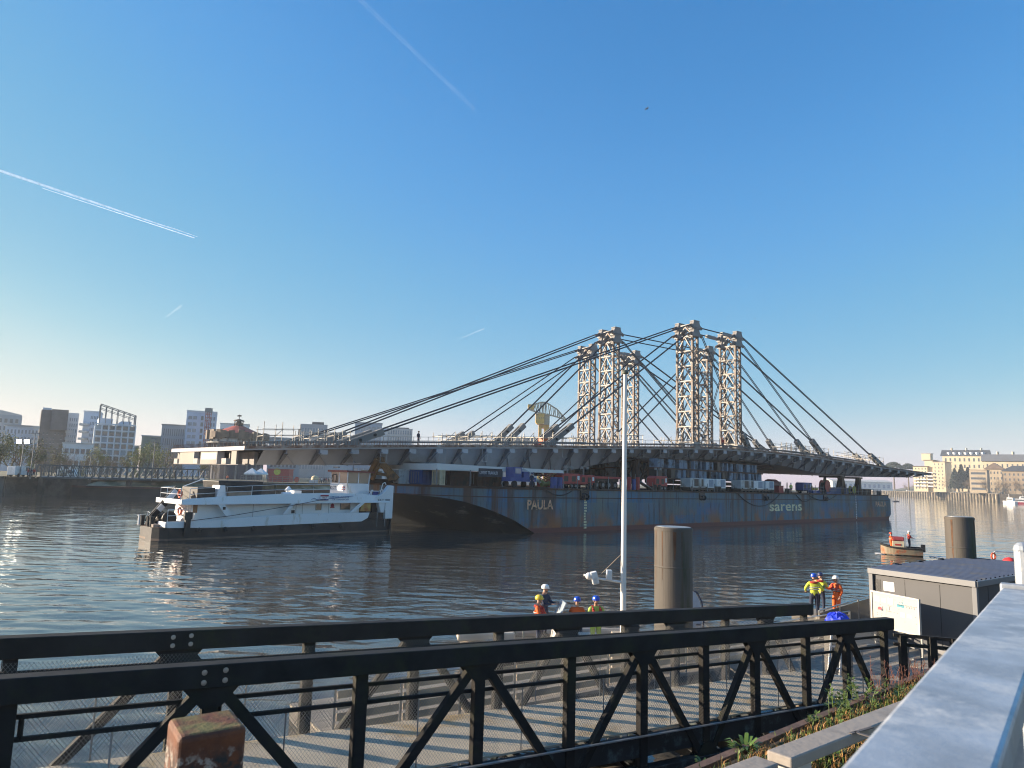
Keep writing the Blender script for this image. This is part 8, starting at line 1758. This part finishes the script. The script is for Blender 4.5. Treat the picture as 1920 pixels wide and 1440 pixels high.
person('crew in bright orange and red helmet standing at the launch bow', ML @ Vector((.85, .15, .30)), R(70), M_ORJ, M_ORJ, 'red', {**arm('L', (.28, -.1, 1.14), (.16, -.34, 1.12)), **arm('R', (-.28, -.1, 1.14), (-.2, -.32, 1.0))}, 1.0, M_RDJ, 1.2)
person('crew with white helmet and dark red vest steering the launch', ML @ Vector((-.7, .1, .52)), R(70), M_RDJ, M_NAVY, 'white', {**arm('L', (.28, -.14, 1.16), (.16, -.38, 1.14)), **arm('R', (-.28, -.12, 1.16), (-.14, -.36, 1.14))}, 1.0, M_ORJ, 1.15)
mb = MB(); rnd = random.Random(6)       # broken foam at the bow and a short wake
for k in range(110):
    if k < 55: c = ML @ Vector((2.0 - rnd.random() ** 2 * 2.6, rnd.choice((-1, 1)) * (.15 + rnd.random() * .45 + .0), .02)); s = rnd.uniform(.05, .22)
    else: c = ML @ Vector((-2.4 - rnd.random() * 3, rnd.gauss(0, .45), .02)); s = rnd.uniform(.05, .16)
    c.z = .03; mb.ball(c, s, 7, 4, 1.6, 1, .22)
tag(mb.build('foam', mat('foam_white', (.62, .62, .6), .7)), kind='stuff')
# lone rower far out
bp = ground(1680, 940.5, 0); row_ = thing('rowing_boat', 'tiny dark rowing boat far out beyond the barge stern', 'boat', bp, R(10)); mb = MB(); mb.prism([(-1.9, -.5, .0), (1.6, -.5, .0), (2.1, -.5, .5), (-2.0, -.5, .5)], (0, 1.0, 0)); mb.build('hull', M_NAVY, row_, local=True)
person('lone dark clothed rower sitting far out on the water', bp + Vector((0, 0, -.35)), R(80), M_NAVY, M_NAVY, None, dict(sit), 1.05)
# moored boats on the far right bank
def ship(label, px0, px1, yw, hull, deckc, h, cab, band=None):
    a, b = at(px0, yw, 500), at(px1, yw, 490); a.z = b.z = 0; L_ = (b - a).length; d = (b - a).normalized(); t = thing('moored_boat', label, 'boat', a, math.atan2(d.y, d.x), 'boats moored on the far right'); W = L_ * .22
    mb = MB(); mb.prism([(L_ * .03, 0, -.3), (L_ * .97, 0, -.3), (L_, 0, h), (0, 0, h * 1.2)], (0, W, 0)); mb.build('hull', hull, t, local=True)
    for (f0, f1, z0, z1) in cab:
        mb = MB(); mb.prism([(L_ * f0, W * .1, z0), (L_ * f1, W * .1, z0), (L_ * (f1 - .01), W * .1, z1), (L_ * (f0 + .02), W * .1, z1)], (0, W * .8, 0)); c = mb.build('cabin', deckc, t, local=True)
        mb = MB(); mb.obox((L_ * (f0 + .03), W * .09, z0 + (z1 - z0) * .42), (L_ * (f1 - f0 - .06), 0, 0), (0, W * .82, 0), (0, 0, (z1 - z0) * .33)); mb.build('window_band', M_WIN, c, local=True)
    mb = MB(); mb.bar((L_ * .4, W / 2, h), (L_ * .4, W / 2, h + 5), .15); mb.bar((L_ * .4, W / 2, h + 3.6), (L_ * .5, W / 2, h + 3.6), .1); mb.build('mast', M_WHT, t, local=True); return t
ship('white cabin boat moored by the shadowed end of far quay', 1880, 1903, 938.5, M_WHT, M_WHT, 1.6, [(.3, .8, 1.6, 4.2)]); ship('white passenger boat with red hull at the right picture edge', 1893, 1960, 943.5, mat('hull_red', (.35, .03, .06), .5), M_WHT, 1.1, [(.04, .95, 1.1, 3.6), (.3, .9, 3.61, 5.2)])
# boat with rail, ring and red cover behind the hut roof
bp = ground(1892, 1074, 0); t = thing('rail_boat', 'boat behind hut roof showing white rail, ring and red cover', 'boat', bp, R(12)); mb = MB(); mb.prism([(-1.7, -.8, -.2), (1.6, -.8, -.2), (2.0, -.8, .55), (-1.9, -.8, .55)], (0, 1.6, 0)); mb.build('hull', M_TUBE, t, local=True)
zr_ = zat(1880, 1034, bp.y); mb = MB(); mb.path([(-1.35, 0, .5), (-1.35, 0, zr_ - .1), (-1.2, 0, zr_), (.7, 0, zr_ - .06), (.85, 0, zr_ - .2), (.85, 0, .5)], .035, 8); mb.build('rail', M_WHT, t, local=True)
mb = MB(); mb.path([(-1.42 + .19 * math.cos(k * .5236), -.06, zr_ - .36 + .24 * math.sin(k * .5236)) for k in range(13)], .06, 6); mb.build('life_ring', mat('ring_orange', (.62, .10, .03), .5), t, local=True)
mb = MB(); mb.lathe([(.50, .0), (.48, .25), (.3, .45), (.05, .52)], (.1, 0, zr_ - .95), 16); mb.build('red_cover', mat('cover_bright_red', (.60, .03, .03), .6), t, local=True, smooth=True); mb = MB(); mb.box((.1, 0, (zr_ - .4) / 2), (.7, .7, zr_ - .95 - .2)); mb.build('console', M_BOATW, t, local=True)
# worker in red on the bridge deck and others aboard
x = bx_at(1358, 1.2); person('worker in red jacket standing on the bridge deck below a tower', BP(x, 1.2, ztop(x) + .0), R(20), M_RDJ, M_NAVY, 'red', None, 1.0, None, 1.15)
x = bx_at(788, 1.5); person('dark clothed worker alone on the bridge deck left of the anchors', BP(x, 1.5, ztop(x)), R(60), M_NAVY, M_NAVY, None, None, 1.0)
person('worker in hi vis vest among machines near the barge stern', DP(1484, 61.5, 0), R(0), M_YLJ, M_NAVY, 'white', None, 1.0, None, 1.15)
person('dark clothed crew member by the blue machine on barge deck', DP(1002, 61, 0), R(30), M_NAVY, M_NAVY, 'navy', None, 1.0)
rnd = random.Random(31)
for i, (px, y, M, w) in enumerate(((600, 203, M_NAVY, 'dark coat leftmost of the crowd by the cream stall'), (603.5, 204, M_WHT, 'white top standing in the crowd by the stall'), (608, 203, M_NAVY, 'dark coat third in the crowd by the stall'), (612, 205, M_RDJ, 'red top standing in the crowd by the stall'), (616, 203, M_NAVY, 'dark coat fifth in the crowd by the stall'), (620, 204, M_BOOT, 'black coat sixth in the crowd by the stall'), (625, 203, M_RDJ, 'red coat at right end of the crowd by the stall'), (427, 190, M_ORJ, 'orange jacket standing near the white tents'), (52, 138.5, M_RDJ, 'red jacket beside the white van on left quay'), (57, 139, M_NAVY, 'dark coat beside the dark lamp post on left quay'), (63, 139.5, M_RDJ, 'red coat at the footbridge entrance'))):
    p = at(px, 890, y); p.z = 3.4 if px > 400 else 3.8; person('tiny person, ' + w, p, rnd.uniform(-1, 1), M, M_NAVY, None, None, 1.0, None, 1.2)
# birds
M_BIRD = mat('bird_grey', (.10, .10, .11), .8)
for px, py, y, s, w in ((1213, 204, 70, .55, 'small dark gull gliding high above the towers'), (1415.5, 598, 110, .35, 'tiny bird right of the tower heads'), (277.5, 685.5, 120, .35, 'tiny bird low in the pale left sky')):
    p = at(px, py, y); t = thing('bird', w, 'bird', p, R(25), 'birds in flight'); mb = MB(); mb.lathe([(.01, -.35 * s), (.07 * s, -.15 * s), (.09 * s, .05 * s), (.05 * s, .25 * s), (.01, .33 * s)], (0, 0, 0), 8, Matrix.Rotation(R(90), 3, 'Y')); mb.build('body', M_BIRD, t, local=True, smooth=True)
    for sg_ in (-1, 1): mb = MB(); mb.prism([(-.1 * s, sg_ * .05 * s, .02), (.12 * s, sg_ * .05 * s, .02), (.1 * s, sg_ * .4 * s, .14 * s), (-.05 * s, sg_ * .75 * s, .04 * s), (-.12 * s, sg_ * .4 * s, .13 * s)], (0, 0, .015)); mb.build('wing', M_BIRD, t, local=True)
# thin exhaust smoke over the tug
def smoke():
    m = bpy.data.materials.new('exhaust_smoke'); m.use_nodes = True; nt = m.node_tree; nt.nodes.remove(nt.nodes['Principled BSDF']); v = nt.nodes.new('ShaderNodeVolumePrincipled'); v.inputs['Color'].default_value = (.25, .22, .2, 1); v.inputs['Density'].default_value = .17; nt.links.new(v.outputs[0], nt.nodes['Material Output'].inputs['Volume'])
    c = at(406, 900, 66); mb = MB(); mb.lathe([(.25, -1.0), (.7, -.3), (1.05, .6), (.9, 1.4), (.45, 2.0)], c, 14, None, 1.0, .8); tag(mb.build('smoke', m, smooth=True), kind='stuff')
smoke()
haze_box()
